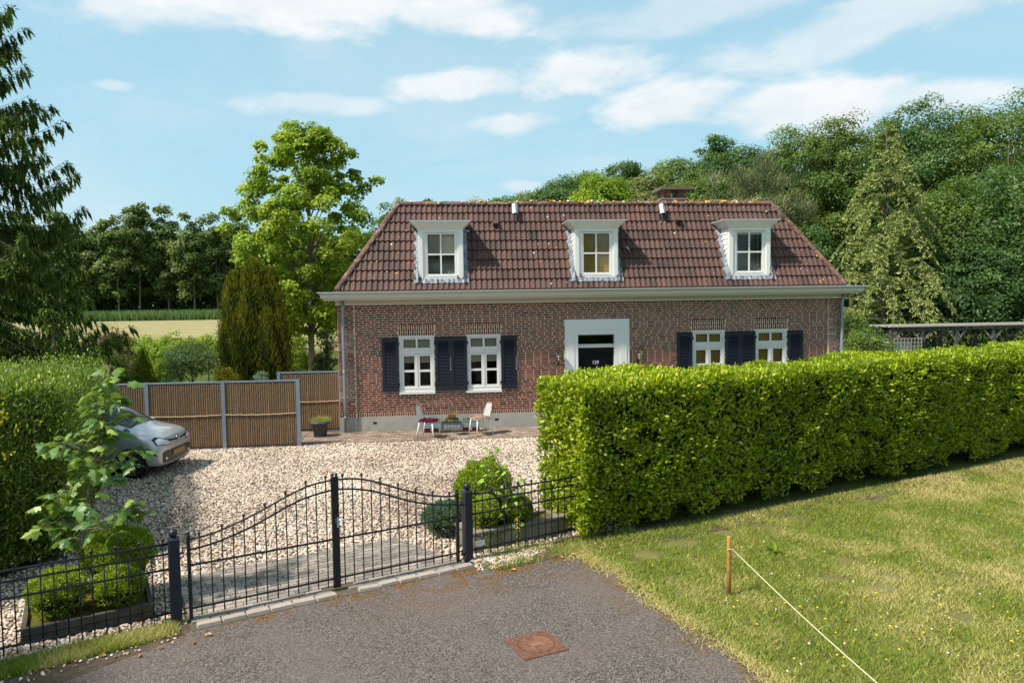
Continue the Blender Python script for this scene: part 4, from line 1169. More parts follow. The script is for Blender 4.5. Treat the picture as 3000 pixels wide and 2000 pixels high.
# things standing in the windows
def jug(x, y, z, label, flip=1, s=1.0):
    j = thing('jug', label, 'jug', (x, y, z), 0, 'white jugs on the window sill')
    b_ = MB(); b_.lathe([(.001, 0), (.04 * s, 0), (.055 * s, .03 * s), (.05 * s, .07 * s), (.035 * s, .09 * s), (.045 * s, .11 * s), (.04 * s, .11 * s)], (0, 0, 0), 14); b_.build('bowl', M['white'], j)
    b_ = MB(); b_.tube([(flip * .045 * s, 0, .09 * s), (flip * .085 * s, 0, .085 * s), (flip * .08 * s, 0, .045 * s), (flip * .05 * s, 0, .035 * s)], .007, 6); b_.build('handle', M['white'], j)
jug(1.915, .21, 1.14, 'white jug with its handle to the left, inside the leftmost window', -1)
jug(2.39, .21, 1.14, 'white jug with its handle to the right, inside the leftmost window', 1)
jug(4.32, .21, 1.14, 'small white pot low in the window nearest the chairs', 1, .75)
sw = MB(); sw.tube([(0, 0, .0), (.03, 0, .05), (.09, 0, .06), (.13, 0, .03)], [.02, .035, .03, .008], 8); sw.tube([(.01, 0, .04), (-.035, 0, .09), (-.03, 0, .15), (-.005, 0, .17), (.012, 0, .14)], [.02, .010, .009, .012, .006], 8)
so_ = sw.build('swan_ornament', M['white'], None, (3.10, .16, 4.262))
tag(so_, 'white swan ornament on the sill of the left dormer window', 'ornament')
# ------------------------------------------------------------------ plants
def unit(a): return a / (np.linalg.norm(a, axis=1, keepdims=True) + 1e-9)
def rdir(rs, n): return unit(rs.normal(0, 1, (n, 3)))
def leaf_arrays(P, D, N, L, Wd, six=False):
    n = len(P); D = unit(D); S = unit(np.cross(D, N)); N2 = np.cross(S, D)
    L = np.broadcast_to(L, (n,))[:, None]; Wd = np.broadcast_to(Wd, (n,))[:, None]
    if six:
        V = np.stack([P, P + D * L * .35 + S * Wd * .5 + N2 * Wd * .14, P + D * L * .70 + S * Wd * .38 + N2 * Wd * .10, P + D * L - N2 * L * .10,
                      P + D * L * .70 - S * Wd * .38 + N2 * Wd * .10, P + D * L * .35 - S * Wd * .5 + N2 * Wd * .14], 1)
        T = np.array([(0, 1, 5), (1, 2, 4), (1, 4, 5), (2, 3, 4)]); k = 6
    else:
        V = np.stack([P, P + D * L * .45 + S * Wd * .5 + N2 * Wd * .15, P + D * L, P + D * L * .45 - S * Wd * .5 + N2 * Wd * .15], 1)
        T = np.array([(0, 1, 2), (0, 2, 3)]); k = 4
    F = (T[None] + (np.arange(n) * k)[:, None, None]).reshape(-1, 3)
    return V.reshape(-1, 3), F, k
def leaf_obj(name, P, D, N, L, Wd, tint, mat_, parent=None, six=False, kind='stuff', loc=(0, 0, 0)):
    V, F, k = leaf_arrays(P, D, N, L, Wd, six)
    me = np_mesh(name, V - np.array(loc, float)[None], F, mat_, np.repeat(np.clip(tint, 0, 1), k))
    return link(name, me, parent, kind=kind)

LF = {}
LF['oak'] = leafmat('oak_leaves', [(0, (.014, .030, .006)), (.35, (.038, .072, .011)), (.7, (.085, .130, .020)), (1, (.17, .21, .05))])
LF['oak_dark'] = leafmat('dark_oak_leaves', [(0, (.010, .028, .009)), (.35, (.026, .062, .016)), (.7, (.060, .115, .028)), (1, (.14, .20, .07))])
LF['olive'] = leafmat('olive_leaves', [(0, (.030, .040, .012)), (.4, (.070, .090, .022)), (.75, (.15, .17, .05)), (1, (.30, .31, .13))])
LF['lime'] = leafmat('fresh_green_leaves', [(0, (.040, .080, .005)), (.35, (.10, .165, .008)), (.7, (.19, .26, .015)), (1, (.34, .38, .05))], trans=.42)
LF['far'] = leafmat('far_tree_leaves', [(0, (.020, .038, .010)), (.35, (.050, .085, .018)), (.7, (.105, .145, .038)), (1, (.20, .22, .09))], namp=.1, nscale=.1)
LF['cypress'] = leafmat('golden_cypress', [(0, (.014, .020, .003)), (.4, (.055, .060, .006)), (.75, (.14, .13, .012)), (1, (.27, .22, .02))], .7, .15, .2)
LF['darkcon'] = leafmat('dark_conifer', [(0, (.008, .018, .006)), (.5, (.022, .042, .014)), (1, (.06, .09, .03))], .7, .15, .15)
LF['cone'] = leafmat('dwarf_spruce', [(0, (.045, .080, .006)), (.5, (.12, .17, .012)), (1, (.24, .28, .03))], .7, .15, .2)
LF['spruce'] = leafmat('spruce_needles', [(0, (.008, .020, .005)), (.45, (.030, .058, .010)), (.75, (.085, .13, .020)), (1, (.19, .26, .035))], .6, .2, .2)
LF['cedar'] = leafmat('cedar_needles', [(0, (.020, .040, .018)), (.45, (.075, .105, .035)), (.75, (.19, .22, .065)), (1, (.36, .37, .13))], .65, .2, .2)
LF['pine'] = leafmat('pine_needles', [(0, (.030, .038, .018)), (.45, (.085, .095, .045)), (.75, (.20, .20, .10)), (1, (.38, .36, .20))], .65, .2, .2)
LF['magnolia'] = leafmat('glossy_leaves', [(0, (.020, .045, .008)), (.4, (.075, .125, .020)), (.75, (.22, .27, .07)), (1, (.50, .50, .26))], .35, .5, .25)
LF['red'] = leafmat('red_leaves', [(0, (.020, .010, .008)), (.5, (.090, .040, .030)), (1, (.26, .15, .10))])
LF['yellow'] = leafmat('yellow_leaves', [(0, (.09, .08, .006)), (.5, (.28, .22, .012)), (1, (.50, .38, .03))])
LF['box'] = leafmat('box_leaves', [(0, (.030, .055, .004)), (.4, (.10, .150, .008)), (.75, (.20, .25, .018)), (1, (.33, .35, .05))], .5, .3, .3)
LF['blue'] = leafmat('blue_juniper', [(0, (.015, .035, .025)), (.5, (.05, .095, .065)), (1, (.13, .20, .15))])
LF['privet'] = leafmat('privet_leaves', [(0, (.012, .030, .003)), (.35, (.040, .080, .006)), (.7, (.115, .175, .020)), (.9, (.26, .32, .08)), (.97, (.60, .42, .02)), (1, (.68, .46, .02))], .4, .45, .3, 3, .05)
LF['laurel'] = leafmat('laurel_leaves', [(0, (.018, .036, .002)), (.25, (.075, .120, .004)), (.5, (.18, .235, .006)), (.75, (.32, .36, .010)), (.9, (.45, .43, .04)), (1, (.60, .50, .10))], .38, .45, .36, 1.2, .10)
LF['sycamore'] = leafmat('sycamore_leaves', [(0, (.035, .085, .018)), (.5, (.080, .155, .035)), (.8, (.15, .22, .05)), (1, (.30, .36, .03))], .42, .4, .32, 3, .1)
LF['sprout'] = leafmat('sprout_leaves', [(0, (.10, .19, .015)), (.5, (.19, .30, .03)), (1, (.30, .40, .06))], .45, .35, .4, 3, .1)
LF['orange'] = leafmat('tan_leaves', [(0, (.10, .08, .015)), (.5, (.24, .17, .03)), (1, (.36, .26, .06))])

def clumps(rs, c, r, k, cr, lo=.55, hi=1.0, zmin=-.9):
    """clump centres spread through the outer shell of an ellipsoid"""
    d = rdir(rs, k * 2); d = d[d[:, 2] > zmin][:k]; f = rs.uniform(lo, hi, len(d)) ** .6
    C = np.array(c)[None] + d * f[:, None] * (np.array(r) - cr * .7)[None]
    return C, cr * rs.uniform(.6, 1.25, len(d)), d
def foliage(rs, C, RR, outd, n, L, asp, up=.35, droop=.0, tb=.45, tsd=.18, flat_=.8, center=None):
    i = rs.randint(0, len(C), n); q = rdir(rs, n); q[:, 2] = np.where(rs.uniform(0, 1, n) < .65, np.abs(q[:, 2]), q[:, 2])
    rad = RR[i] * rs.uniform(.35, 1.05, n) ** .7
    P = C[i] + q * rad[:, None] * np.array([1, 1, flat_])[None]
    N = unit(q * .7 + outd[i] * .35 + np.array([0, 0, up])[None] + rs.normal(0, .45, (n, 3)))
    D = unit(np.cross(N, rs.normal(0, 1, (n, 3)))); D[:, 2] -= droop; D = unit(D)
    ct = rs.normal(0, tsd * .8, len(C))
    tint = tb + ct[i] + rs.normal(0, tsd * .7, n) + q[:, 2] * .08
    return P, D, N, L * rs.uniform(.6, 1.3, n), L * asp * rs.uniform(.6, 1.3, n), tint
def limbs_mesh(rs, name, base, top, r0, C, k, mat_, parent, lean=(0, 0), kinks=6):
    mb = MB(); base = Vector(base); top = Vector(top); pts = []
    for i in range(kinks + 1):
        f = i / kinks; p = base.lerp(top, f) + Vector((rs.normal(0, .03), rs.normal(0, .03), 0)) * (top - base).length * .12 * math.sin(PI * f)
        pts.append(p)
    mb.tube(pts, [r0 * (1 - .85 * (i / kinks)) * (1.25 if i == 0 else 1) for i in range(kinks + 1)], 8, .5)
    for j in rs.choice(len(C), min(k, len(C)), replace=False) if k else []:
        e = Vector(C[j]); f = min(.9, max(.25, ((e.z - base.z) / (top.z - base.z + 1e-6)) * .75)); ii = f * kinks
        a = pts[int(ii)].lerp(pts[min(kinks, int(ii) + 1)], ii - int(ii)); mid = a.lerp(e, .5) + Vector((0, 0, .1 * (e - a).length))
        rr = r0 * .35 * (1 - f * .5); mb.tube([a, mid, e], [rr, rr * .6, rr * .25], 5, .5, caps=False)
    return mb.build(name, mat_, parent)
def tree(name, label, loc, top, r, z0, mat_, n, L, seed, k=40, cr=1.0, cat='tree', group=None, trunk=.18, asp=.6, tb=.45, tsd=.16, bark='bark', nl=14, ry=None, lo=.5, flat_=.8, up=.35, taper=0.0, droop=0.0):
    """loc foot; top height; crown radius r from height z0 to the top"""
    rs = np.random.RandomState(seed); T = thing(name, label, cat, loc, 0, group)
    c = (0, 0, (top + z0) / 2); rz = (top - z0) / 2
    C, RR, d = clumps(rs, c, (r, ry or r, rz), k, cr, lo)
    if taper:
        f = np.clip((C[:, 2] - z0) / (top - z0), 0, 1); s_ = 1 - taper * f; C[:, 0] *= s_; C[:, 1] *= s_; RR *= (1 - taper * .4 * f)
    args = foliage(rs, C, RR, d, n, L, asp, up=up, tb=tb, tsd=tsd, flat_=flat_, droop=droop)
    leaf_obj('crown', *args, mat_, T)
    limbs_mesh(rs, 'trunk', (0, 0, -.1), (0, 0, top * .86), trunk, C, nl, M[bark], T)
    return T

def S3(px, py, y):
    p = spot(px, py, y); return p.x, p.z

# --- the wood on the right: (px, py of the top, Y, radius, leaf kind, label)
WOOD = [
 (1480, 566, 34, 2.8, 'oak', 'small dark oak top showing over the ridge right of the middle', 1),
 (1570, 552, 38, 3.4, 'oak', 'rounded oak crown over the roof ridge, left of the bright yellow-green tree', 2),
 (1650, 512, 36, 3.2, 'oak_dark', 'dark oak directly left of the bright yellow-green tree', 3),
 (1725, 484, 42, 3.6, 'oak', 'oak standing behind the bright yellow-green tree', 4),
 (1765, 498, 26, 2.6, 'lime', 'bright yellow-green tree over the ridge left of the chimney', 5),
 (1832, 460, 38, 3.0, 'oak_dark', 'slim dark oak rising just left of the chimney', 6),
 (1905, 490, 27, 3.3, 'olive', 'pale green bushy tree right behind the chimney', 7),
 (1975, 448, 36, 3.6, 'oak', 'oak with a flat top to the right of the chimney', 8),
 (2108, 380, 38, 3.0, 'oak_dark', 'tall thin-topped oak standing out between chimney and pine', 9),
 (2045, 505, 24, 3.6, 'oak', 'broad green tree low over the ridge between chimney and right dormer', 10),
 (2190, 408, 36, 3.6, 'oak_dark', 'dark oak rising behind the pine', 11),
 (2360, 335, 32, 4.2, 'oak', 'oak with a pointed top between pine and cedar', 12),
 (2290, 420, 36, 3.8, 'oak', 'oak filling the gap right of the pine', 13),
 (2500, 300, 30, 4.6, 'oak', 'large oak directly behind the cedar', 14),
 (2640, 310, 28, 4.2, 'oak_dark', 'oak rising right behind the cedar tip', 15),
 (2710, 262, 26, 4.4, 'oak_dark', 'highest round oak crown right of the cedar', 16),
 (2835, 300, 27, 4.2, 'oak', 'oak with a dip in its top near the right edge', 17),
 (2960, 245, 22, 4.6, 'oak', 'tall oak at the right edge with the highest top', 18),
 (3130, 225, 22, 5.0, 'oak', 'tall oak beyond the right edge of the wood', 19),
 (2345, 640, 17, 2.6, 'oak_dark', 'dark low tree between the roof corner and the cedar', 20),
 (2230, 560, 20, 3.2, 'olive', 'bushy tree under the pine behind the roof', 21),
 (2800, 500, 15, 3.6, 'oak', 'big leafy oak in front of the wood, behind the pergola', 22),
 (2975, 420, 14, 3.8, 'oak_dark', 'front oak at the right edge over the pergola', 23),
 (3150, 440, 13, 4.0, 'oak', 'front oak past the right end of the pergola', 24),
 (2860, 690, 12.5, 2.4, 'oak_dark', 'low dense tree just behind the right half of the pergola', 25),
 (2720, 720, 13.5, 2.2, 'oak_dark', 'low dark tree between cedar and pergola', 26),
 (3020, 640, 12.5, 2.8, 'oak_dark', 'low dark tree at the right edge behind the pergola', 27),
]
for px, py, Y, r, kd, lab, sd_ in WOOD:
    X, zt = S3(px, py, Y)
    tree('oak_tree' if kd != 'olive' else 'broadleaf_tree', lab, (X, Y, 0), zt, r, (spot(px, 640, Y).z * .62 if px < 2250 else (0.8 if Y < 20 else 3.0)), LF[kd], int(17000 + 2300 * r), .155 + .0012 * Y, 100 + sd_, k=int(60 + r * 22), cr=.19 * r + .28, group='trees of the wood behind the house', trunk=.2, tb=.52 if kd != 'oak_dark' else .50, tsd=.17, bark='bark_pale')
# deep background of the wood
rs = np.random.RandomState(77)
n = 26000; P = np.stack([rs.uniform(-2, 75, n), rs.uniform(40, 48, n), rs.uniform(0, 1, n)], 1)
P[:, 2] = P[:, 2] * np.clip(7.5 + P[:, 0] * .22, 5, 17)
N = unit(rs.normal(0, .6, (n, 3)) + np.array([0, -.6, .5])); D = unit(np.cross(N, rs.normal(0, 1, (n, 3))))
tag(leaf_obj('woodland', P, D, N, .75, .5, rs.normal(.35, .2, n), LF['oak_dark']), 'dense dark woodland filling the gaps far behind the house')
rs = np.random.RandomState(78)
n = 16000; P = np.stack([rs.uniform(15.5, 45, n), rs.uniform(9.5, 17, n), rs.uniform(0, 1, n) ** 1.3 * 2.6], 1)
N = unit(rs.normal(0, .6, (n, 3)) + np.array([0, -.5, .6])); D = unit(np.cross(N, rs.normal(0, 1, (n, 3))))
tag(leaf_obj('undergrowth', P, D, N, .16, .10, rs.normal(.35, .25, n), LF['oak_dark']), 'dark undergrowth below the trees behind the pergola')

# --- the row far behind the field
ROW = [(-40, 610, 'tree of the far row hidden behind the spruce tip'), (70, 600, 'far tree just right of the big spruce'), (165, 596, 'far tree with a broad flat crown above the spruce bough'), (262, 632, 'lower far tree left of the highest pair'),
       (335, 605, 'left shoulder tree of the highest far group'), (398, 584, 'left one of the two highest trees across the field'), (482, 576, 'right one of the two highest trees across the field'),
       (560, 612, 'far tree right of the gap in the row'), (628, 606, 'far tree left of the maple crown'), (700, 600, 'far tree half hidden by the maple'), (780, 600, 'far tree behind the maple crown'), (860, 596, 'far tree behind the right half of the maple')]
for i, (px, py, lab) in enumerate(ROW):
    Y = 166 + (i * 37 % 7)
    X, zt = S3(px, py, Y)
    tree('far_tree', lab, (X, Y, 0), zt, 5.6, 2.0, LF['far'], 7500, .82, 300 + i, k=60, cr=1.7, group='row of tall trees across the field', trunk=.22, tb=.42, tsd=.17, nl=10, lo=.35, bark='bark_pale')
rs = np.random.RandomState(79)
n = 30000; P = np.stack([rs.uniform(-150, 10, n), rs.uniform(176, 186, n), rs.uniform(0, 21, n)], 1)
N = unit(rs.normal(0, .6, (n, 3)) + np.array([0, -.6, .5])); D = unit(np.cross(N, rs.normal(0, 1, (n, 3))))
tag(leaf_obj('far_wood', P, D, N, 1.9, 1.2, rs.normal(.25, .2, n), LF['far']), 'dark depth of the far wood behind the row of trees')
for i, (px, py, Y, r, kd, lab) in enumerate([(1165, 562, 60, 2.0, 'olive', 'small pale treetop just above the left end of the ridge'), (1215, 574, 62, 1.8, 'oak_dark', 'small dark treetop over the ridge, above the left dormer'),
        (1250, 566, 60, 1.6, 'oak_dark', 'twin-pointed treetop over the ridge right of the left dormer'), (1402, 540, 40, 1.8, 'orange', 'treetop with tan and gold leaves over the middle of the ridge'),
        (1130, 575, 30, 1.6, 'oak', 'narrow treetop between maple and roof'), (1530, 548, 60, 3.0, 'oak', 'far round treetop over the ridge near the middle dormer')]):
    X, zt = S3(px, py, Y)
    tree('tree', lab, (X, Y, 0), zt, r, 2.5, LF[kd], 5000, .20, 350 + i, k=36, cr=.30 * r + .3, trunk=.14, taper=.4)

tree('roadside_tree', 'young tree just outside the left edge whose shade falls on the asphalt', (-6.6, -15.6, 0), 8.6, 2.1, 3.2, LF['oak'], 5200, .16, 379, k=40, cr=.55, trunk=.10)
# --- trees across the road, behind the photographer: they stand in the window reflections
for i, (x, y, r, h, lab) in enumerate([(-17, -46, 5, 11, 'broad tree across the road, far left behind the photographer'), (-7, -50, 5.5, 12, 'broad tree across the road, left of centre'), (3.5, -47, 5.5, 11, 'broad tree across the road, straight opposite the house'),
        (14, -51, 5.5, 12, 'broad tree across the road, right of centre'), (25, -47, 5.5, 11, 'broad tree across the road, far right'), (38, -50, 6, 12, 'broad tree across the road, past the end of the lawn')]):
    tree('roadside_tree', lab, (x, y, 0), h, r, .4, LF['oak_dark'], 7000, .42, 380 + i, k=60, cr=1.6, trunk=.2, nl=6, group='trees across the road')
# --- the bright maple left of the house
X, zt = S3(880, 335, 9.0)
rs = np.random.RandomState(50)
T = thing('maple_tree', 'tall fresh green broad-crowned tree left of the house roof', 'tree', (-2.3, 9.0, 0))
C = []; 
for i in range(300):
    z = rs.uniform(2.6, 10.3); w_ = np.interp(z, [2.5, 3.3, 4.6, 5.9, 7.2, 8.5, 9.5, 10.1, 10.5], [.9, 1.7, 2.35, 2.6, 2.65, 2.45, 1.6, .9, .15])
    a = rs.uniform(0, 2 * PI); w_ *= 1 + .14 * math.sin(3 * a + z * 1.7) + .08 * math.sin(5 * a - z * 2.3); q = rs.uniform(.12, 1) ** .5
    C.append((math.cos(a) * w_ * q - .05, math.sin(a) * w_ * q, z + rs.normal(0, .15)))
C = np.array(C); RR = rs.uniform(.22, .50, len(C)); d = unit(C - np.array([0, 0, 5.5]))
args = foliage(rs, C, RR, d, 44000, .15, .8, up=.5, tb=.62, tsd=.18, droop=.3)
leaf_obj('crown', *args, LF['lime'], T)
limbs_mesh(rs, 'trunk', (-.0, 0, -.1), (.05, 0, 9.1), .15, C, 45, M['bark_pale'], T)

# --- garden shrubs behind the cane fence
tree('dark_cypress', 'very dark narrow conifer between maple trunk and house wall', (spot(955, 900, 5.5).x, 5.5, 0), 2.9, .55, .0, LF['darkcon'], 6000, .10, 401, k=40, cr=.32, cat='conifer', up=.7, asp=.35, lo=.3)
def column(label, name, cols, y, mat_, n, L, seed, tb=.5, cat='conifer', up=1.3, asp=.22):
    rs = np.random.RandomState(seed); x0 = np.mean([c[0] for c in cols]); T = thing(name, label, cat, (x0, y, 0))
    P = []; N = []; tt = []
    wsum = sum(c[1] * c[2] for c in cols)
    for (cx, r, h, yo) in cols:
        k = int(n * r * h / wsum); z = rs.uniform(0, 1, k) * h; a = rs.uniform(0, 2 * PI, k)
        f = z / h; w_ = r * (np.clip(f * 5, 0, 1) ** .4) * np.sqrt(np.clip(1 - f ** 3.2, 0, 1)) * (1 + .16 * np.sin(a * 5 + z * 3.1) + .07 * np.sin(a * 11 - z * 7)) * rs.uniform(.72, 1.02, k)
        P.append(np.stack([cx - x0 + np.cos(a) * w_, yo + np.sin(a) * w_, z + .02], 1)); N.append(np.stack([np.cos(a), np.sin(a), np.full(k, .3)], 1)); tt.append(.10 * np.sin(a * 5 + z * 3.1) + rs.normal(0, .16, k) + (f > .8) * .12)
    P = np.concatenate(P); N = unit(np.concatenate(N) + rs.normal(0, .35, (len(P), 3))); D = unit(N * .35 + np.array([0, 0, up]) + rs.normal(0, .25, P.shape))
    leaf_obj('foliage', P, D, N, L * rs.uniform(.5, 1.3, len(P)), L * asp, tb + np.concatenate(tt), mat_, T)
    mb = MB()
    for (cx, r, h, yo) in cols: mb.lathe([(r * .25, 0), (r * .78, h * .12), (r * .80, h * .6), (r * .5, h * .85), (.02, h * .96)], (cx - x0, yo, 0), 12, .5)
    mb.build('stems', M['twigs'], T)
    return T
cx = lambda px, y, py=1050: spot(px, py, y).x
column('big dark olive-gold cypress with a ragged top left of the maple', 'golden_cypress', [(cx(690, 4.5), .55, 4.6, .1), (cx(748, 4.5), .60, 5.0, 0), (cx(800, 4.6), .55, 4.7, .1), (cx(720, 4.2), .5, 3.6, -.35), (cx(785, 4.2), .5, 3.4, -.35), (cx(672, 4.4), .42, 3.2, -.1), (cx(822, 4.4), .42, 3.4, -.1)], 4.5, LF['cypress'], 34000, .17, 402, .42)
ds = thing('dwarf_spruce', 'neat bright green cone-shaped dwarf spruce above the screen fence', 'conifer', (cx(418, 2.0), 2.0, 0))
rs = np.random.RandomState(403); k = 16000; z = (1 - np.sqrt(rs.uniform(0, 1, k))) * 2.45; a = rs.uniform(0, 2 * PI, k)
w_ = .68 * (1 - z / 2.5) * (1 + .07 * np.sin(a * 7 + z * 9)) * rs.uniform(.88, 1.03, k) + .02
P = np.stack([np.cos(a) * w_, np.sin(a) * w_, z], 1); N = unit(np.stack([np.cos(a), np.sin(a), np.full(k, .4)], 1) + rs.normal(0, .3, (k, 3)))
leaf_obj('foliage', P, unit(N + rs.normal(0, .5, (k, 3)) + np.array([0, 0, .5])), N, .055, .02, rs.normal(.5, .18, k), LF['cone'], ds)
mb = MB(); mb.lathe([(.62, 0), (.02, 2.35)], (0, 0, 0), 16, .5); mb.build('stems', M['twigs'], ds)
tree('magnolia_shrub', 'round glossy shrub on a short stem, cream-tipped leaves, above the cane fence', (cx(560, 2.6), 2.6, 0), 2.62, .95, 1.1, LF['magnolia'], 5200, .085, 404, k=60, cr=.30, cat='shrub', trunk=.05, asp=.45, tb=.55, tsd=.2, up=.6)
tree('yellow_shrub', 'low golden yellow shrub left of the golden cypress', (cx(662, 2.2), 2.2, 0), 1.85, .42, .5, LF['yellow'], 4200, .05, 405, k=40, cr=.2, cat='shrub', trunk=.03, tb=.5, tsd=.22)
tree('green_shrub', 'loose light green bush between cone spruce and glossy shrub', (cx(487, 2.8), 2.8, 0), 2.1, .55, .4, LF['lime'], 4500, .06, 406, k=40, cr=.25, cat='shrub', trunk=.03)
tree('hydrangea_bush', 'grey-green leafy bush under the glossy round shrub', (cx(505, 1.6), 1.6, 0), 1.65, .5, .3, LF['magnolia'], 3000, .07, 420, k=30, cr=.2, cat='shrub', trunk=.03, tb=.4)
tree('round_shrub', 'low round dark green shrub at the foot of the maple trunk', (cx(858, 3.0), 3.0, 0), 1.72, .55, .3, LF['oak'], 5500, .06, 407, k=50, cr=.2, cat='shrub', trunk=.03, tb=.55)
tree('green_bush', 'sunlit green bush behind the maple trunk', (cx(865, 11), 11, 0), 2.4, 1.0, .3, LF['lime'], 4500, .10, 421, k=40, cr=.35, cat='shrub', trunk=.03, tb=.45)
tree('red_maple_shrub', 'dark red-leaved shrub between spruce and hay field', (cx(315, 6.5), 6.5, 0), 2.95, 1.25, .5, LF['red'], 6500, .11, 408, k=60, cr=.38, cat='shrub', trunk=.05, asp=.45, tb=.5, tsd=.22)
tree('thuja_bush', 'rounded dark green conifer bush left of the cone spruce', (cx(300, 2.4), 2.4, 0), 2.55, .95, .1, LF['spruce'], 14000, .07, 409, k=80, cr=.35, cat='conifer', trunk=.05, asp=.35, tb=.48, up=.6)
tree('privet_bush', 'fresh green bush behind the cone spruce at the field edge', (cx(450, 9), 9, 0), 2.3, 1.3, .2, LF['lime'], 6500, .10, 410, k=60, cr=.4, cat='shrub', trunk=.04)
for i, (px, lab) in enumerate([(400, 'left stretch of light green hedge at the edge of the field'), (500, 'middle stretch of light green hedge in front of the field'), (610, 'right stretch of light green hedge beside the golden cypress')]):
    tree('field_hedge', lab, (cx(px, 13), 13, 0), 2.45 + .1 * (i % 2), 1.7, .2, LF['lime'], 6500, .11, 411 + i, k=80, cr=.4, cat='hedge', trunk=.03, ry=.7, tb=.55, group='hedge at the field edge', flat_=.7)
tree('lavender_clump', 'small grey-green tuft peeping over the cane fence', (cx(762, 0.4), .4, 0), 1.78, .26, 1.2, LF['blue'], 1500, .04, 415, k=14, cr=.12, cat='shrub', trunk=.02, tb=.8)
tree('corner_shrub', 'bright green shrub right of the house corner, above the hedge', (cx(2545, 6, 1000), 6, 0), 2.55, 1.15, .2, LF['oak'], 6500, .09, 416, k=60, cr=.4, cat='shrub', trunk=.05, tb=.68)
tree('corner_bush', 'small green bush hard by the right house wall', (cx(2490, 7.5, 1000), 7.5, 0), 3.2, .9, .2, LF['oak'], 5000, .10, 417, k=40, cr=.35, cat='shrub', trunk=.05, tb=.5)

# --- needle trees with hanging or arching boughs
def bough_tree(name, label, loc, H, rmax, nb, mat_, seed, hang=.5, twl=.42, zlow=.4, per=11, nl=.10, tipup=.25, dropc=.35, tb=.4, prof=None, tw_step=.14, barkm='bark', shape=1.0, cones=0, az=(0, 2 * PI), wid=.028, finger=0.0):
    rs = np.random.RandomState(seed); T = thing(name, label, 'conifer', loc)
    mb = MB(); mb.tube([(0, 0, -.1), (0, 0, H * .5), (0, 0, H)], [.18, .10, .015], 8, .5)
    P = []; D = []; N = []; tt = []; cn = []; FL = []; FP = []; FD = []; FT = []
    for b_ in range(nb):
        f = (b_ + rs.uniform(0, 1)) / nb; z = zlow + (H - zlow) * f ** .95
        l_ = rmax * (1 - f) ** shape * rs.uniform(.72, 1.1) + .18; a = az[0] + (az[1] - az[0]) * rs.uniform(0, 1)
        if prof: l_ = prof(f) * rs.uniform(.75, 1.08)
        dx, dy = math.cos(a), math.sin(a); pts = []
        for k in range(9):
            q = k / 8; zz = z - dropc * l_ * math.sin(q * PI * .62) * .8 + tipup * l_ * max(0, q - .62) ** 1.2 * 2 + (.22 * l_ * q if f > .8 else 0)
            side = .06 * l_ * math.sin(q * 3 + b_)
            pts.append(Vector((dx * l_ * q - dy * side, dy * l_ * q + dx * side, zz)))
        mb.tube(pts, [max(.004, .024 * (1 - k / 9) * min(1, l_ / 2.5)) for k in range(9)], 5, .5, caps=False)
        m_ = max(4, int(l_ / tw_step))
        for j in range(m_):
            q = .12 + .88 * (j + rs.uniform(0, .8)) / m_; q = min(q, .99); ii = q * 8; a_ = pts[int(ii)]; c_ = pts[min(8, int(ii) + 1)]
            p = np.array(a_.lerp(c_, ii - int(ii))); bd = np.array((c_ - a_).normalized()) if (c_ - a_).length > 0 else np.array([dx, dy, 0])
            for sg in (-1, 1):
                ang = rs.uniform(.5, 1.1); sdv = np.array([-dy, dx, 0]) * sg
                dv = bd * math.cos(ang) + sdv * math.sin(ang) * (1 - hang * .6) + np.array([0, 0, -hang * rs.uniform(.5, 1.3)])
                dv /= np.linalg.norm(dv); tl = twl * rs.uniform(.55, 1.15) * (1 - .45 * q) * min(1, .35 + l_ / 2.2)
                kk = per; u = (np.arange(kk) + rs.uniform(0, 1, kk)) / kk
                P.append(p[None] + dv[None] * (u * tl)[:, None] + np.array([0, 0, -1])[None] * (hang * .25 * tl * u ** 2)[:, None])
                rd = unit(np.cross(np.repeat(dv[None], kk, 0), rs.normal(0, 1, (kk, 3))))
                D.append(unit(dv[None] * .75 + rd * .7)); N.append(unit(rs.normal(0, .5, (kk, 3)) + np.array([0, 0, .8])))
                if finger:
                    for q_ in (0, 1):
                        fd = np.array([[0, 0, -1.0]]) * hang + dv[None] * .5 + rs.normal(0, .18, (1, 3))
                        FP.append(p + dv * tl * rs.uniform(0, .8)); FD.append(unit(fd)[0]); FT.append(tb + rs.normal(.04, .14))
                tt.append(tb + .32 * (u > .72) + rs.normal(0, .12, kk) + .10 * (q > .8))
            if cones and rs.uniform() < cones and l_ > 1.2: cn.append(p + np.array([0, 0, -.12]))
    P = np.concatenate(P); D = np.concatenate(D); N = np.concatenate(N); tt = np.concatenate(tt); n = len(P)
    leaf_obj('needles', P, D, N, nl * rs.uniform(.7, 1.3, n), wid * rs.uniform(.8, 1.3, n), tt, mat_, T)
    if finger:
        FP = np.array(FP); FD = np.array(FD); k_ = len(FP); FL_ = finger * rs.uniform(.5, 1.2, k_)
        FP2 = np.concatenate([FP, FP]); FD2 = np.concatenate([FD, FD]); NN = rdir(rs, k_); N2 = np.concatenate([NN, np.cross(NN, FD)])
        leaf_obj('hanging_twigs', FP2, FD2, N2, np.concatenate([FL_, FL_]), np.concatenate([FL_, FL_]) * .22, np.tile(np.array(FT), 2), mat_, T)
    mb.build('trunk', M[barkm], T)
    if cn:
        cb = MB()
        for p in cn: cb.tube([p, p + np.array([0, 0, -.05]), p + np.array([0, 0, -.14])], [.012, .028, .010], 6, rs.uniform(.3, .9))
        cb.build('cones', M['cone_brown'], T, kind='stuff')
    return T, n
M['cone_brown'] = pmat('cone_brown', [(0, (.12, .06, .03)), (1, (.34, .19, .11))], .8)
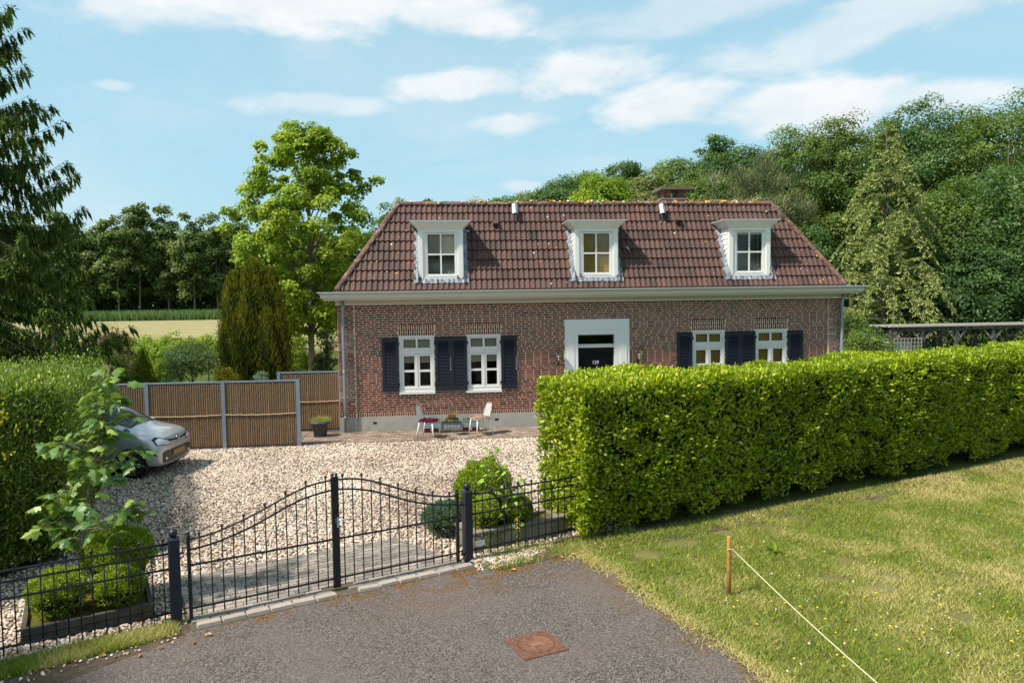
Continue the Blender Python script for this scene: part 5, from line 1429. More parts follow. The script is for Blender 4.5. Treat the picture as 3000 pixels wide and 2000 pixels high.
bough_tree('spruce_tree', 'tall dark spruce with hanging boughs and brown cones at the left edge', (-9.75, .2, 0), 14.2, 4.0, 105, LF['spruce'], 501, hang=1.1, twl=.50, zlow=.5, per=10, nl=.11, wid=.032, finger=.36, dropc=.42, tipup=.35, tb=.40, tw_step=.10, prof=lambda f: 4.5 * (1 - f * .80) * (1 if f < .8 else (1 - (f - .8) * 3.2)), cones=.04, az=(-PI * .62, PI * .42))
bough_tree('young_spruce', 'lower spruce with light green shoot tips behind the left hedge', (-6.9, -1.0, 0), 3.6, 1.7, 60, LF['spruce'], 502, hang=.8, twl=.36, zlow=.3, per=10, wid=.03, nl=.09, tb=.5, finger=.2, tw_step=.13, cones=.03)
bough_tree('cedar_tree', 'pale yellow-green cedar with arching feathery boughs beside the roof end', (spot(2590, 900, 13).x, 13, 0), spot(2600, 372, 13).z, 4.1, 125, LF['cedar'], 503, hang=.16, twl=.62, zlow=1.0, per=18, nl=.10, dropc=-.16, tipup=-.75, tb=.60, tw_step=.13, shape=.80, barkm='bark', wid=.042)
# pine: brushes of upright shoots
X, zt = S3(2200, 440, 19)
rs = np.random.RandomState(504)
T = thing('pine_tree', 'greyish pine with upright pale shoots above the right end of the ridge', 'tree', (X, 19, 0))
C, RR, d = clumps(rs, (0, 0, zt * .62), (3.9, 2.6, zt * .38), 95, .62, .4)
n = 17000; i = rs.randint(0, len(C), n); P = C[i] + rdir(rs, n) * (RR[i] * rs.uniform(.3, 1, n))[:, None]
D = unit(np.array([.35, -.1, 1.0])[None] + rs.normal(0, .38, (n, 3))); N = unit(rs.normal(0, 1, (n, 3)))
leaf_obj('needles', P, D, N, .30 * rs.uniform(.5, 1.2, n), .032, .40 + rs.normal(0, .15, n) + rs.normal(0, .14, len(C))[i], LF['pine'], T)
limbs_mesh(rs, 'trunk', (0, 0, -.1), (0, 0, zt * .9), .2, C, 30, M['bark'], T)

# --- clipped hedges
def ramp_hash(rs, n): return rs.uniform(0, 1, n)
HA = np.array([4.93, -9.89]); HG = np.array([.9233, .3841]); HNn = np.array([-.3841, .9233]); HLEN, HWID, HTOP = 14.5, 1.35, 2.33
rs = np.random.RandomState(60)
hedge = thing('laurel_hedge', 'long clipped laurel hedge, bright yellow-green, between lawn and house', 'hedge', (HA[0], HA[1], 0), math.atan2(HG[1], HG[0]))
def hedge_pts(n, rs):
    """local coordinates: s along, t depth, z up; returns point, normal"""
    A = [HLEN * HTOP, HLEN * HWID, HWID * HTOP * 1.5, HLEN * HTOP * .25]; A = np.array(A) / sum(A); kk = rs.choice(4, n, p=A)
    s = rs.uniform(0, 1, n) ** 1.15 * HLEN; t_ = rs.uniform(0, HWID, n); z = rs.uniform(.10, HTOP, n)
    N = np.zeros((n, 3))
    f = kk == 0; t_[f] = 0; N[f] = (0, -1, 0)
    f = kk == 1; z[f] = HTOP; N[f] = (0, 0, 1)
    f = kk == 2; s[f] = 0; N[f] = (-1, 0, 0)
    f = kk == 3; t_[f] = HWID; N[f] = (0, 1, 0)
    P = np.stack([s, t_, z], 1)
    c = np.array([0, HWID / 2, HTOP / 2])                     # round the long edges a little
    bul = (vnoise(P[:, 0] * 1.0, P[:, 2] + P[:, 1], 1.1, 7) - .5) * .20 + (vnoise(P[:, 0], P[:, 2] * 1.3 + P[:, 1], 4, 8) - .5) * .12
    P += N * bul[:, None]
    low = np.clip((.9 - P[:, 2]) / .9, 0, 1); P[:, 1] += np.where(kk == 0, low * .12 * (1 + np.sin(P[:, 0] * 2.3) * .5), 0)
    top = np.clip((P[:, 2] - HTOP + .25) / .25, 0, 1); P[:, 1] += np.where(kk == 0, top ** 2 * .10, 0)
    P[:, 2] -= np.where(kk == 1, np.clip((.14 - t_) / .14, 0, 1) ** 2 * .08, 0)
    P[:, 2] = np.where((P[:, 2] < .30) & (vnoise(P[:, 0], P[:, 1], 3.2, 33) < .45), P[:, 2] + .28, P[:, 2])
    return P, N, kk
n = 98000
P, N, kk = hedge_pts(n, rs)
gap = vnoise(P[:, 0] * 1.0, P[:, 2] * 1.2 + P[:, 1], 7.5, 71) * .6 + vnoise(P[:, 0], P[:, 2] + P[:, 1], 15, 72) * .4
ok = (gap < .60) | (kk == 1) | (rs.uniform(0, 1, n) < .25); P, N, kk = P[ok], N[ok], kk[ok]; n = len(P)
P -= N * (rs.uniform(0, 1, n) ** 1.6 * .20)[:, None]
upv = np.where(kk == 1, 1.25, .55)
D = unit(N * rs.uniform(.2, 1.0, n)[:, None] + np.array([0, 0, 1])[None] * upv[:, None] + rs.normal(0, .55, (n, 3)))
LN = unit(N * .8 + np.array([0, 0, .6])[None] + rs.normal(0, .5, (n, 3)))
near = np.clip(1 - P[:, 0] / 4.5, 0, 1)
tint = .42 + rs.normal(0, .13, n) + .12 * (kk == 1) + near * .06 + (rs.uniform(0, 1, n) < .05 * near + .006) * .45 + (vnoise(P[:, 0], P[:, 2], 2.1, 9) - .5) * .16  # top face tinted lighter: sun on the clipped top put into leaf colour
Ls = .088 * rs.uniform(.7, 1.25, n)
# the 300 leaves that show largest are single leaves
sc_ = (P[:, 0] < 2.0) & (kk == 2) | ((P[:, 0] < 2.2) & (kk == 0))
idx = np.where(sc_)[0]; wx = HA[0] + HG[0] * P[idx, 0] + HNn[0] * P[idx, 1]; wy = HA[1] + HG[1] * P[idx, 0] + HNn[1] * P[idx, 1]
dd = np.hypot(wx - CAM.x, wy - CAM.y) + rs.uniform(0, .8, len(idx)) - (N[idx] * 0).sum(1)
big = idx[np.argsort(dd)[:300]]; rest = np.ones(n, bool); rest[big] = False
leaf_obj('leaves', P[rest], D[rest], LN[rest], Ls[rest], Ls[rest] * .38, tint[rest], LF['laurel'], hedge, six=True)
V, F, k6 = leaf_arrays(P[big], D[big], LN[big], Ls[big] * 1.12, Ls[big] * .45, True)
V = V.reshape(-1, 6, 3)
for j in range(len(big)):
    o_ = V[j, 0]; me = np_mesh('leaf', V[j] - o_[None], F[:4], LF['laurel'], np.full(6, min(1, max(0, tint[big[j]]))))
    link('leaf', me, hedge, tuple(o_))
mb = MB(); mb.box(.22, HLEN, .24, HWID - .2, .25, HTOP - .22, .5)
rs2 = random.Random(5)
for j in range(60):
    s_ = rs2.uniform(.2, HLEN - .2); t0 = rs2.uniform(.3, HWID - .3); mb.tube([(s_, t0, -.05), (s_ + rs2.uniform(-.1, .1), t0 + rs2.uniform(-.15, .1), .6)], [.022, .014], 5, .5)
mb.build('stems', M['twigs'], hedge)

# left hedge: privet with yellow sprays, an irregular block
LH = [(-2.50, -9.55), (-4.55, -3.55), (-9.5, -3.2), (-11, -13.5), (-4.2, -11.9), (-2.95, -10.35)]
rs = np.random.RandomState(61)
lh = thing('privet_hedge', 'dense dark green privet hedge with yellow sprays left of the parked car', 'hedge', (0, 0, 0))
Pn = []; Nn = []; top_ = 2.42
def htop(x, y): return 2.38 + .26 * (vnoise(x, y, 1.6, 41) - .5) + np.clip((-y - 6) / 8, 0, 1) * .18
k = 40000; q = np.stack([rs.uniform(-9, -2.4, k), rs.uniform(-12.2, -3.3, k)], 1); q = q[in_poly(q, LH)]
Pn.append(np.stack([q[:, 0], q[:, 1], htop(q[:, 0], q[:, 1]) + rs.normal(0, .03, len(q))], 1)); Nn.append(np.tile([0, 0, 1.0], (len(q), 1)))
for (a, b_, kk_) in ((0, 1, 17000), (0, 5, 7000), (5, 4, 11000)):
    A_, B_ = np.array(LH[a]), np.array(LH[b_]); u = rs.uniform(0, 1, kk_); pt = A_[None] * (1 - u)[:, None] + B_[None] * u[:, None]
    e = (B_ - A_) / np.linalg.norm(B_ - A_); nn_ = np.array([e[1], -e[0]]); cen = np.array([-6, -7.5])
    if (A_ + B_) @ nn_ / 2 - cen @ nn_ < 0: nn_ = -nn_
    z = rs.uniform(.05, 1, kk_) * htop(pt[:, 0], pt[:, 1]); bul = (vnoise(pt[:, 0] + pt[:, 1], z, 1.6, 43) - .5) * .3 - np.clip((z - 1.9) / .5, 0, 1) ** 2 * .18
    Pn.append(np.stack([pt[:, 0] + nn_[0] * bul, pt[:, 1] + nn_[1] * bul, z], 1)); Nn.append(np.tile([nn_[0], nn_[1], .15], (kk_, 1)))
P = np.concatenate(Pn); N = np.concatenate(Nn); n = len(P)
spray = rs.uniform(0, 1, n) < .16
P = P - N * (rs.uniform(-.02, 1, n) ** 1.3 * .18)[:, None] + N * (spray * rs.uniform(0, .24, n))[:, None]
P = P[:]; D = unit(N * .5 + np.array([0, 0, .8])[None] + rs.normal(0, .5, (n, 3))); LN = unit(N * .7 + np.array([0, 0, .5])[None] + rs.normal(0, .55, (n, 3)))
yel = np.zeros(n)
for (px, py, y_, r_) in [(20, 1205, -10.4, .16), (48, 1228, -10.4, .16), (85, 1150, -8.5, .18), (45, 1335, -10.6, .14), (40, 1345, -10.6, .14), (85, 1505, -10.6, .14), (60, 1500, -10.6, .12), (90, 1545, -10.6, .08), (70, 1130, -7, .2), (10, 1250, -10.6, .10)]:
    c = np.array(spot(px, py, y_)); yel = np.maximum(yel, (np.linalg.norm(P - c[None], axis=1) < r_ * 1.5) * (rs.uniform(0, 1, n) < .6))
tint = np.clip(.42 + rs.normal(0, .18, n) + .16 * (N[:, 2] > .5) + spray * .12, 0, .92); tint = np.where(yel > 0, .985, tint)  # upward-facing leaves get a paler tint, painted light on the hedge top
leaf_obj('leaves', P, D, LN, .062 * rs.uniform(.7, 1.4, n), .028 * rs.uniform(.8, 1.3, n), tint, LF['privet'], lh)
mb = MB(); mb.poly_extrude([(x * .93 - .45, y * .93 - .5, .05) for x, y in LH], (0, 0, 2.05), .5); mb.build('stems', M['twigs'], lh)

# clipped box balls in the two raised beds, and the blue juniper
def ball_bush(label, name, s, n_, r, z0, z1, mat_, cnt, L, seed, tb=.55, rx=None, cat='shrub'):
    x, y = gw(s, n_); rs = np.random.RandomState(seed); T = thing(name, label, cat, (x, y, z0))
    d = rdir(rs, cnt); d[:, 2] = np.where(rs.uniform(0, 1, cnt) < .7, np.abs(d[:, 2]), d[:, 2]); hz_ = (z1 - z0) / 2
    lump = 1 + .09 * np.sin(d[:, 0] * 6 + seed) * np.cos(d[:, 1] * 7) + .05 * np.sin(d[:, 2] * 13 + d[:, 0] * 9)
    P = d * lump[:, None] * rs.uniform(.84, 1.03, cnt)[:, None] * np.array([rx or r, r, hz_])[None] + np.array([0, 0, hz_])
    P[:, 2] = np.maximum(P[:, 2], .01); N = unit(d + rs.normal(0, .5, (cnt, 3))); D = unit(d * .6 + np.array([0, 0, .7]) + rs.normal(0, .6, (cnt, 3)))
    leaf_obj('foliage', P, D, N, L * rs.uniform(.7, 1.3, cnt), L * .5, tb + rs.normal(0, .17, cnt) + d[:, 2] * .12, mat_, T)
    mb = MB(); mb.lathe([(.02, .0), (r * .72, hz_ * .5), (r * .80, hz_), (r * .62, hz_ * 1.5), (.01, hz_ * 1.78)], (0, 0, 0), 12, .5); mb.build('stems', M['twigs'], T)
    return T
ball_bush('large clipped box dome in the left raised bed beside the gate post', 'box_bush', -.52, 1.02, .40, .14, .92, LF['box'], 11000, .035, 70, .50)
ball_bush('small yellow-green box ball at the front left of the left raised bed', 'box_bush', -1.16, .62, .29, .14, .66, LF['box'], 7500, .033, 71, .62)
ball_bush('small yellow-green box ball at the front right of the left raised bed', 'box_bush', -.55, .55, .27, .14, .60, LF['box'], 7000, .033, 72, .58)
ball_bush('largest box dome in the right raised bed, behind the sprouting maple', 'box_bush', 4.52, 1.00, .46, .02, 1.12, LF['box'], 13000, .035, 73, .52)
ball_bush('yellowish box ball in the right raised bed beside the gate post', 'box_bush', 4.26, .48, .22, .22, .72, LF['box'], 6500, .032, 74, .72)
ball_bush('small green box ball at the hedge end of the right raised bed', 'box_bush', 4.80, .46, .24, .22, .66, LF['box'], 6500, .032, 75, .50)
ball_bush('low blue-grey juniper spreading behind the right gate post', 'juniper_bush', 3.98, 1.20, .34, .0, .50, LF['blue'], 6500, .045, 76, .5, rx=.36)

# sycamore sapling in the left bed: every leaf a leaf
OUT_L = [(0, 0), (.10, -.02), (.30, -.10), (.52, -.06), (.40, .08), (.62, .18), (.80, .38), (.60, .40), (.66, .52), (.46, .50), (.40, .62), (.52, .80), (.34, .78), (.22, .92), (.10, .98), (0, 1.12)]
def lobed_leaf(name, mat_, tint, fold=.15, curl=.25):
    pts = OUT_L + [(-x, y) for x, y in reversed(OUT_L[1:-1])]
    vs = [(0, .38, .02)] + [(x * .62, y, -abs(x) * fold - curl * (y - .3) ** 2) for x, y in pts]
    n = len(pts); fs = [(0, i + 1, (i + 1) % n + 1) for i in range(n)]
    me = bpy.data.meshes.new(name); me.from_pydata(vs, [], fs); me.materials.append(mat_); set_tint(me, [tint] * len(vs)); return me
def sapling(label, stem, groups, yb, mat_, size, seed, spread):
    rs = np.random.RandomState(seed); T = thing('sycamore_sapling', label, 'sapling', (stem[0][0], stem[0][1], 0))
    b0 = Vector((stem[0][0], stem[0][1], 0)); mb = MB(); st = [Vector(p) for p in stem]
    mb.tube([p - b0 for p in st], [.012 * (1 - .9 * i / (len(st) - 1)) + .002 for i in range(len(st))], 7, .5)
    lms = [lobed_leaf('leaf', mat_, t_, .12 + .1 * (i % 3), .2 + .12 * (i % 2)) for i, t_ in enumerate((.15, .28, .38, .48, .60, .85))]
    for (px, py, cnt) in groups:
        yy = yb + rs.normal(0, spread); c = spot(px, py, yy); f = None
        a = min(st, key=lambda p: abs((p.z + .12) - c.z) + .0); a = a.copy()
        mb.tube([a - b0, a.lerp(c, .5) - b0 + Vector((0, 0, .05)), c - b0 + Vector((0, 0, .02))], [.004, .0035, .0025], 5, .5, caps=False)
        for j in range(int(cnt * 1.45)):
            p = c + Vector((rs.normal(0, .075), rs.normal(0, .08), rs.normal(0, .05)))
            mb.tube([c - b0, p - b0], [.0025, .002], 3, .7, caps=False)
            ang = rs.uniform(0, 2 * PI); pitch = rs.uniform(-.9, -.1)
            mt_ = Matrix.Rotation(ang, 4, 'Z') @ Matrix.Rotation(pitch, 4, 'X') @ Matrix.Rotation(rs.normal(0, .35), 4, 'Y')
            o_ = link('leaf', lms[rs.randint(0, 6) if c.z < 2.6 else 3 + rs.randint(0, 3)], T)
            o_.matrix_basis = Matrix.Translation(p - b0) @ mt_ @ Matrix.Scale(size * rs.uniform(.65, 1.15), 4)
    mb.build('stem', M['bark_pale'], T)
SY = -11.38
st = [tuple(spot(px, py, SY)) for px, py in [(238, 1745), (239, 1706), (246, 1550), (256, 1440), (270, 1394), (285, 1315), (301, 1230), (312, 1128), (324, 1068)]]
st[0] = (st[0][0], st[0][1], .12)
sapling('sycamore sapling with large hand-shaped leaves standing in the left raised bed', st,
        [(321, 1073, 3), (318, 1101, 3), (298, 1130, 4), (333, 1145, 5), (272, 1160, 5), (363, 1165, 4), (275, 1191, 5), (329, 1180, 5), (367, 1207, 4), (291, 1230, 6), (260, 1268, 6), (306, 1260, 6), (344, 1264, 4), (145, 1302, 5), (184, 1306, 5), (230, 1306, 6),
         (329, 1310, 5), (413, 1321, 6), (383, 1333, 5), (222, 1352, 6), (275, 1344, 6), (325, 1356, 5), (237, 1383, 5), (291, 1383, 6), (344, 1394, 4), (207, 1425, 5), (184, 1448, 3), (134, 1482, 4), (165, 1470, 5), (214, 1482, 6), (264, 1478, 5),
         (383, 1486, 6), (417, 1501, 6), (356, 1494, 4), (142, 1536, 5), (184, 1536, 6), (230, 1517, 6), (287, 1528, 6), (325, 1562, 5), (214, 1574, 5), (268, 1574, 5)], SY, LF['sycamore'], .165, 80, .13)
yb = gw(4.45, .5)[1]
st = [tuple(spot(px, py, yb)) for px, py in [(1490, 1560), (1489, 1500), (1487, 1440), (1470, 1380), (1452, 1330), (1446, 1300)]]
sapling('thin maple sprout with pale green leaves among the right box bushes', st,
        [(1447, 1305, 2), (1445, 1324, 3), (1472, 1332, 3), (1447, 1357, 4), (1472, 1377, 3), (1434, 1394, 4), (1501, 1407, 4), (1538, 1407, 4), (1505, 1431, 4), (1484, 1452, 5), (1521, 1440, 4), (1500, 1480, 4), (1470, 1510, 3), (1510, 1520, 3)], yb - .1, LF['sprout'], .10, 81, .05)
# broad-leaved weed in the lawn, and the yellow-flowered weed by the right fence
T = thing('plantain_weed', 'rosette of long dark green leaves growing alone in the lawn', 'weed', (8.0, -10.65, 0))
q = FWD + RGT * ((2275 - 1500) / FPX) - UPV * ((1618 - 1000) / FPX); T.location = (CAM.x - q.x * CAM.z / q.z, CAM.y - q.y * CAM.z / q.z, 0)
rs = np.random.RandomState(85); a = rs.uniform(0, 2 * PI, 16); D = unit(np.stack([np.cos(a), np.sin(a), rs.uniform(.2, .8, 16)], 1))
leaf_obj('leaves', np.zeros((16, 3)), D, np.tile([0, 0, 1.0], (16, 1)), .20, .05, rs.normal(.35, .1, 16), LF['laurel'], T, six=True)
x, y = gw(4.58, .06); T = thing('toadflax_weed', 'tall weed with a yellow flower spike at the foot of the right fence', 'weed', (x, y, 0))
mb = MB(); mb.tube([(0, 0, 0), (.01, 0, .2), (0, 0, .42)], [.003, .003, .002], 5, .5); mb.build('stem', LF['sprout'], T)
rs = np.random.RandomState(86); k = 60; z = rs.uniform(.25, .46, k); P = np.stack([rs.normal(0, .012, k), rs.normal(0, .012, k), z], 1)
leaf_obj('flowers', P, rdir(rs, k), rdir(rs, k), .022, .014, rs.uniform(.5, 1, k), M['petal'], T)
k = 60; P = np.stack([rs.normal(0, .02, k), rs.normal(0, .02, k), rs.uniform(0, .3, k)], 1)
leaf_obj('leaves', P, rdir(rs, k), rdir(rs, k), .05, .006, rs.uniform(.2, .8, k), LF['sprout'], T)
x, y = gw(4.1, .08); T = thing('fern_weed', 'thin feathery green weed below the white sign', 'weed', (x, y, 0))
mb = MB()
for j in range(5): mb.tube([(0, 0, 0), (.05 * (j - 2), -.03, .2), (.10 * (j - 2), -.06, .36 - .03 * abs(j - 2))], .002, 4, .5)
mb.build('stem', LF['sprout'], T)
k = 160; u = rs.uniform(.1, 1, k); j = rs.randint(0, 5, k) - 2; P = np.stack([.10 * j * u, -.06 * u, u * (.36 - .03 * np.abs(j))], 1)
leaf_obj('leaves', P, rdir(rs, k), rdir(rs, k), .03, .008, rs.uniform(.2, .9, k), LF['sprout'], T)
# ------------------------------------------------------------------ gate, fences, furniture
gate_o = (GL[0], GL[1], 0)
def on_gate(name, label, cat, s, group=None): 
    x, y = gw(s, 0); return thing(name, label, cat, (x, y, 0), GANG, group)
def gate_post(s, label):
    T = on_gate('gate_post', label, 'gate post', s, 'square gate posts with ball tops')
    mb = MB(); mb.box(-.058, .058, -.058, .058, -.1, .985, .5, bev=.006); mb.build('shaft', M['navy'], T)
    mb = MB(); mb.add([(-.062, -.062, .985), (.062, -.062, .985), (.062, .062, .985), (-.062, .062, .985), (-.025, -.025, 1.012), (.025, -.025, 1.012), (.025, .025, 1.012), (-.025, .025, 1.012)], BOXF + [(0, 3, 2, 1)]); mb.build('cap', M['navy'], T)
    mb = MB(); mb.ball((0, 0, 1.055), .050, 16); mb.tube([(0, 0, 1.0), (0, 0, 1.02)], .02, 8); mb.build('ball', M['navy'], T)
    return T
gate_post(0.0, 'left square navy gate post with a ball on top')
gate_post(3.728, 'right square navy gate post with a ball on top')
UPC = [(.15, .950), (.28, .952), (.52, 1.0), (.77, 1.08), (1.02, 1.175), (1.27, 1.285), (1.5, 1.37), (1.70, 1.40), (1.845, 1.405)]
LOC_ = [(.15, .828), (.39, .85), (.64, .91), (.89, .99), (1.14, 1.10), (1.38, 1.20), (1.63, 1.26), (1.845, 1.282)]
def zc(tab, s):
    for (a, b_), (c, d) in zip(tab[:-1], tab[1:]):
        if a <= s <= c:
            u = (s - a) / (c - a); return b_ + (d - b_) * u
    return tab[-1][1]
def smooth_curve(tab, n=26):
    xs = np.linspace(tab[0][0], tab[-1][0], n); ys = np.interp(xs, [p[0] for p in tab], [p[1] for p in tab])
    k = np.convolve(np.pad(ys, 2, 'edge'), [.12, .22, .32, .22, .12], 'valid'); return list(zip(xs, k))
def picket(parent, x, zt, zb=.05, ball=True, mat_=None, y=0.0):
    mb = MB(); mb.tube([(0, 0, zb), (0, 0, zt)], .0078, 6, .5)
    if ball: mb.lathe([(.0078, zt - .03), (.012, zt - .02), (.009, zt - .012), (.018, zt + .002), (.0195, zt + .012), (.015, zt + .024), (.001, zt + .031)], (0, 0, 0), 8, .5)
    return mb.build('picket', mat_ or M['iron'], parent, (x, y, 0))
def leaf_gate(side, label):
    T = on_gate('gate_leaf', label, 'gate', 0 if side == 0 else 3.728, 'two leaves of the drive gate')
    fx = (lambda s: s) if side == 0 else (lambda s: -s)
    for tab, nm in ((UPC, 'top_rail'), (LOC_, 'second_rail')):
        mb = MB(); mb.tube([(fx(a), 0, b_) for a, b_ in smooth_curve(tab)], .0125, 8, .5); mb.build(nm, M['iron_brown'], T)
    for z in (.65, .148):
        mb = MB(); mb.tube([(fx(.15), 0, z), (fx(1.845), 0, z)], .0135, 8, .5); mb.build('rail', M['iron_brown'], T)
    for s, zt, w_ in ((.155, 1.0, .019), (1.843 if side == 0 else 1.838, 1.445, .021)):
        mb = MB(); mb.box(fx(s) - w_, fx(s) + w_, -w_, w_, .03, zt, .5); mb.lathe([(w_, zt), (.012, zt + .008), (.022, zt + .022), (.022, zt + .036), (.001, zt + .05)], (fx(s), 0, 0), 10, .5); mb.build('stile', M['iron'], T)
    for k in range(13):
        s = .272 + k * .1235
        if k % 2 == 0: picket(T, fx(s), zc(UPC, s) + .045, ball=True, mat_=M['iron_brown'])
        else: picket(T, fx(s), zc(UPC, s) + .0, ball=False, mat_=M['iron_brown'])
    for z in (.86, .16):
        mb = MB(); mb.tube([(fx(.155), 0, z), (fx(.09), 0, z), (fx(.09), 0, z - .05)], .009, 6, .5); mb.box(min(fx(.05), fx(.11)), max(fx(.05), fx(.11)), -.01, .01, z - .06, z - .045, .5); mb.build('hinge', M['iron'], T)
    mb = MB()                                              # thin wire mesh tied along the bottom
    for k in range(32): s = .18 + k * .052; mb.tube([(fx(s), .012, .10), (fx(s), .012, .48)], .0009, 3, .5, caps=False)
    for k in range(8): mb.tube([(fx(.17), .012, .10 + k * .054), (fx(1.83), .012, .10 + k * .054)], .0009, 3, .5, caps=False)
    mb.build('wire_mesh', M['zinc_pipe'], T, kind='stuff')
    if side == 1:
        mb = MB(); mb.box(fx(1.838) - .012, fx(1.838) + .012, -.028, -.02, .80, .93, .5); mb.tube([(fx(1.83), -.03, .90), (fx(1.83), -.06, .90), (fx(1.72), -.06, .895)], .008, 6, .5); mb.tube([(fx(1.83), .03, .90), (fx(1.83), .06, .90), (fx(1.74), .06, .895)], .008, 6, .5); mb.build('handle', M['zinc'], T)
    else:
        mb = MB(); mb.box(1.86, 1.872, -.02, .02, .86, .92, .5); mb.build('lock', M['zinc'], T)
leaf_gate(0, 'left leaf of the arched black iron drive gate')
leaf_gate(1, 'right leaf of the arched black iron gate, with the lever handle')
def fence_panel(s0, s1, label, first, post_side):
    T = on_gate('iron_fence', label, 'fence', s0)
    for z, r_ in ((.94, .0135), (.825, .0125), (.65, .0125), (.145, .0135)):
        mb = MB(); mb.tube([(0, 0, z), (s1 - s0, 0, z)], r_, 8, .5); mb.build('rail', M['iron'], T)
    s = first; k = 0
    while s < s1 - .02:
        picket(T, s - s0, .985 if k % 2 == 0 else .94, ball=(k % 2 == 0)); s += .1165; k += 1
    return T
fence_panel(-3.9, -.058, 'low black iron fence with ball-topped bars left of the gate', -3.85 + .011, 1)
fr_ = fence_panel(3.79, 5.75, 'low black iron fence running from the right gate post into the hedge', 3.855, 0)
sg = thing('sign_plate', 'small weathered white plate wired to the foot of the right fence', 'sign', gw(3.905, -.022) + (.23,), GANG)
mb = MB(); mb.box(-.074, .074, -.003, .003, -.037, .037, .5); mb.build('plate', M['white_old'], sg)
M['print'] = pmat('grey_print', flat3((.16, .15, .14), .1), .8)
mb = MB()
mb.box(-.066, -.062, -.0045, -.003, -.022, .02, .5); mb.box(-.066, -.050, -.0045, -.003, -.026, -.022, .5)
mb.box(-.046, -.042, -.0045, -.003, -.02, .012, .5); mb.box(-.042, -.034, -.0045, -.003, .008, .012, .5); mb.box(-.042, -.034, -.0045, -.003, -.008, -.004, .5)
mb.box(-.030, -.026, -.0045, -.003, -.026, .016, .5); mb.box(-.026, -.016, -.0045, -.003, .012, .016, .5); mb.box(-.026, -.016, -.0045, -.003, -.002, .002, .5); mb.box(-.018, -.014, -.0045, -.003, .002, .012, .5)
for k in range(4): mb.box(-.006, .062 - .012 * (k % 2), -.0045, -.003, .020 - k * .013, .0225 - k * .013, .5)
mb.build('lettering', M['print'], sg)

# raised beds
def raised_bed(s0, s1, n0, n1, z, label, mat_, nh, cap):
    x, y = gw(s0, n0); T = thing('raised_bed', label, 'planter', (x, y, 0), GANG, 'timber-edged beds beside the gate'); L_ = s1 - s0; W_ = n1 - n0
    for k in range(nh):
        za, zb = z * k / nh, z * (k + 1) / nh - .006
        for (a, b_, c, d) in ((0, L_, 0, .06), (0, L_, W_ - .06, W_), (0, .06, .062, W_ - .062), (L_ - .06, L_, .062, W_ - .062)):
            mb = MB(); mb.box(a + .003 * k, b_ - .003 * k, c + .003 * k, d - .003 * k, za, zb, .3 + .2 * k, bev=.006); mb.build('board', mat_, T)
    if cap:
        s = 0
        while s < L_ - .05:
            e = min(s + .235, L_)
            mb = MB(); mb.box(s + .004, e - .004, -.012, -.001, .0, z - .02, random.Random(int(s * 90)).uniform(.1, .9)); mb.build('post', mat_, T); s = e
        mb = MB(); mb.box(-.02, L_, -.02, .115, z, z + .05, .6, bev=.01); mb.build('beam', M['timber_pale'], T)
        mb = MB(); mb.box(-.02, .12, .118, W_, z, z + .05, .6, bev=.01); mb.build('beam', M['timber_pale'], T)
    mb = MB(); mb.box(.062, L_ - .062, .062, W_ - .062, 0, z - .05, .5); mb.build('soil', M['moss'], T)
raised_bed(-1.5, -.2, .30, 1.25, .19, 'low dark mossy timber bed behind the left fence', M['timber'], 2, False)
raised_bed(3.95, 5.6, .26, .86, .24, 'pale timber bed of upright blocks behind the right fence', M['timber_pale'], 2, True)

# stake and cord
def stake(x, y, h, label):
    T = thing('wooden_stake', label, 'stake', (x, y, 0)); mb = MB()
    mb.tube([(0, 0, -.1), (.004, 0, h * .5), (.003, 0, h - .01), (.003, 0, h)], [.027, .0265, .026, .021], 12, .5); mb.build('post', M['stakewood'], T); return T
M['stakewood'] = pmat('stake_wood', [(0, (.22, .10, .025)), (.5, (.42, .22, .06)), (1, (.55, .33, .12))], .85, 14, 1.2, .2, 60, .1)
def hitz(px, py, z):
    q = FWD + RGT * ((px - 1500) / FPX) - UPV * ((py - 1000) / FPX); k = (z - CAM.z) / q.z; return CAM + q * k
stake(6.29, -12.03, .735, 'round wooden stake with a cord, standing in the lawn')
A_ = Vector((6.325, -12.05, .585)); B_ = hitz(2592, 2004, .50); C2 = A_ + (B_ - A_) * 1.7
cord = MB(); cord.tube([A_.lerp(C2, k / 12) + Vector((0, 0, -.08 * math.sin(PI * k / 12))) + Vector((0, 0, .0 + .06 * k / 12)) for k in range(13)], .0055, 6, .5)
cord.tube([A_ + Vector((-.06, 0, .0)), A_ + Vector((-.035, -.03, .005)), A_], .006, 5, .5); cord.tube([A_, A_ + Vector((.01, -.005, -.07))], .005, 5, .5)
M['cord'] = pmat('cream_cord', flat3((.66, .60, .36), .1), .9, 200, .8, .4, 300, .1)
tag(cord.build('cord', M['cord']), 'cream cord stretched from the wooden stake across the lawn', 'cord')

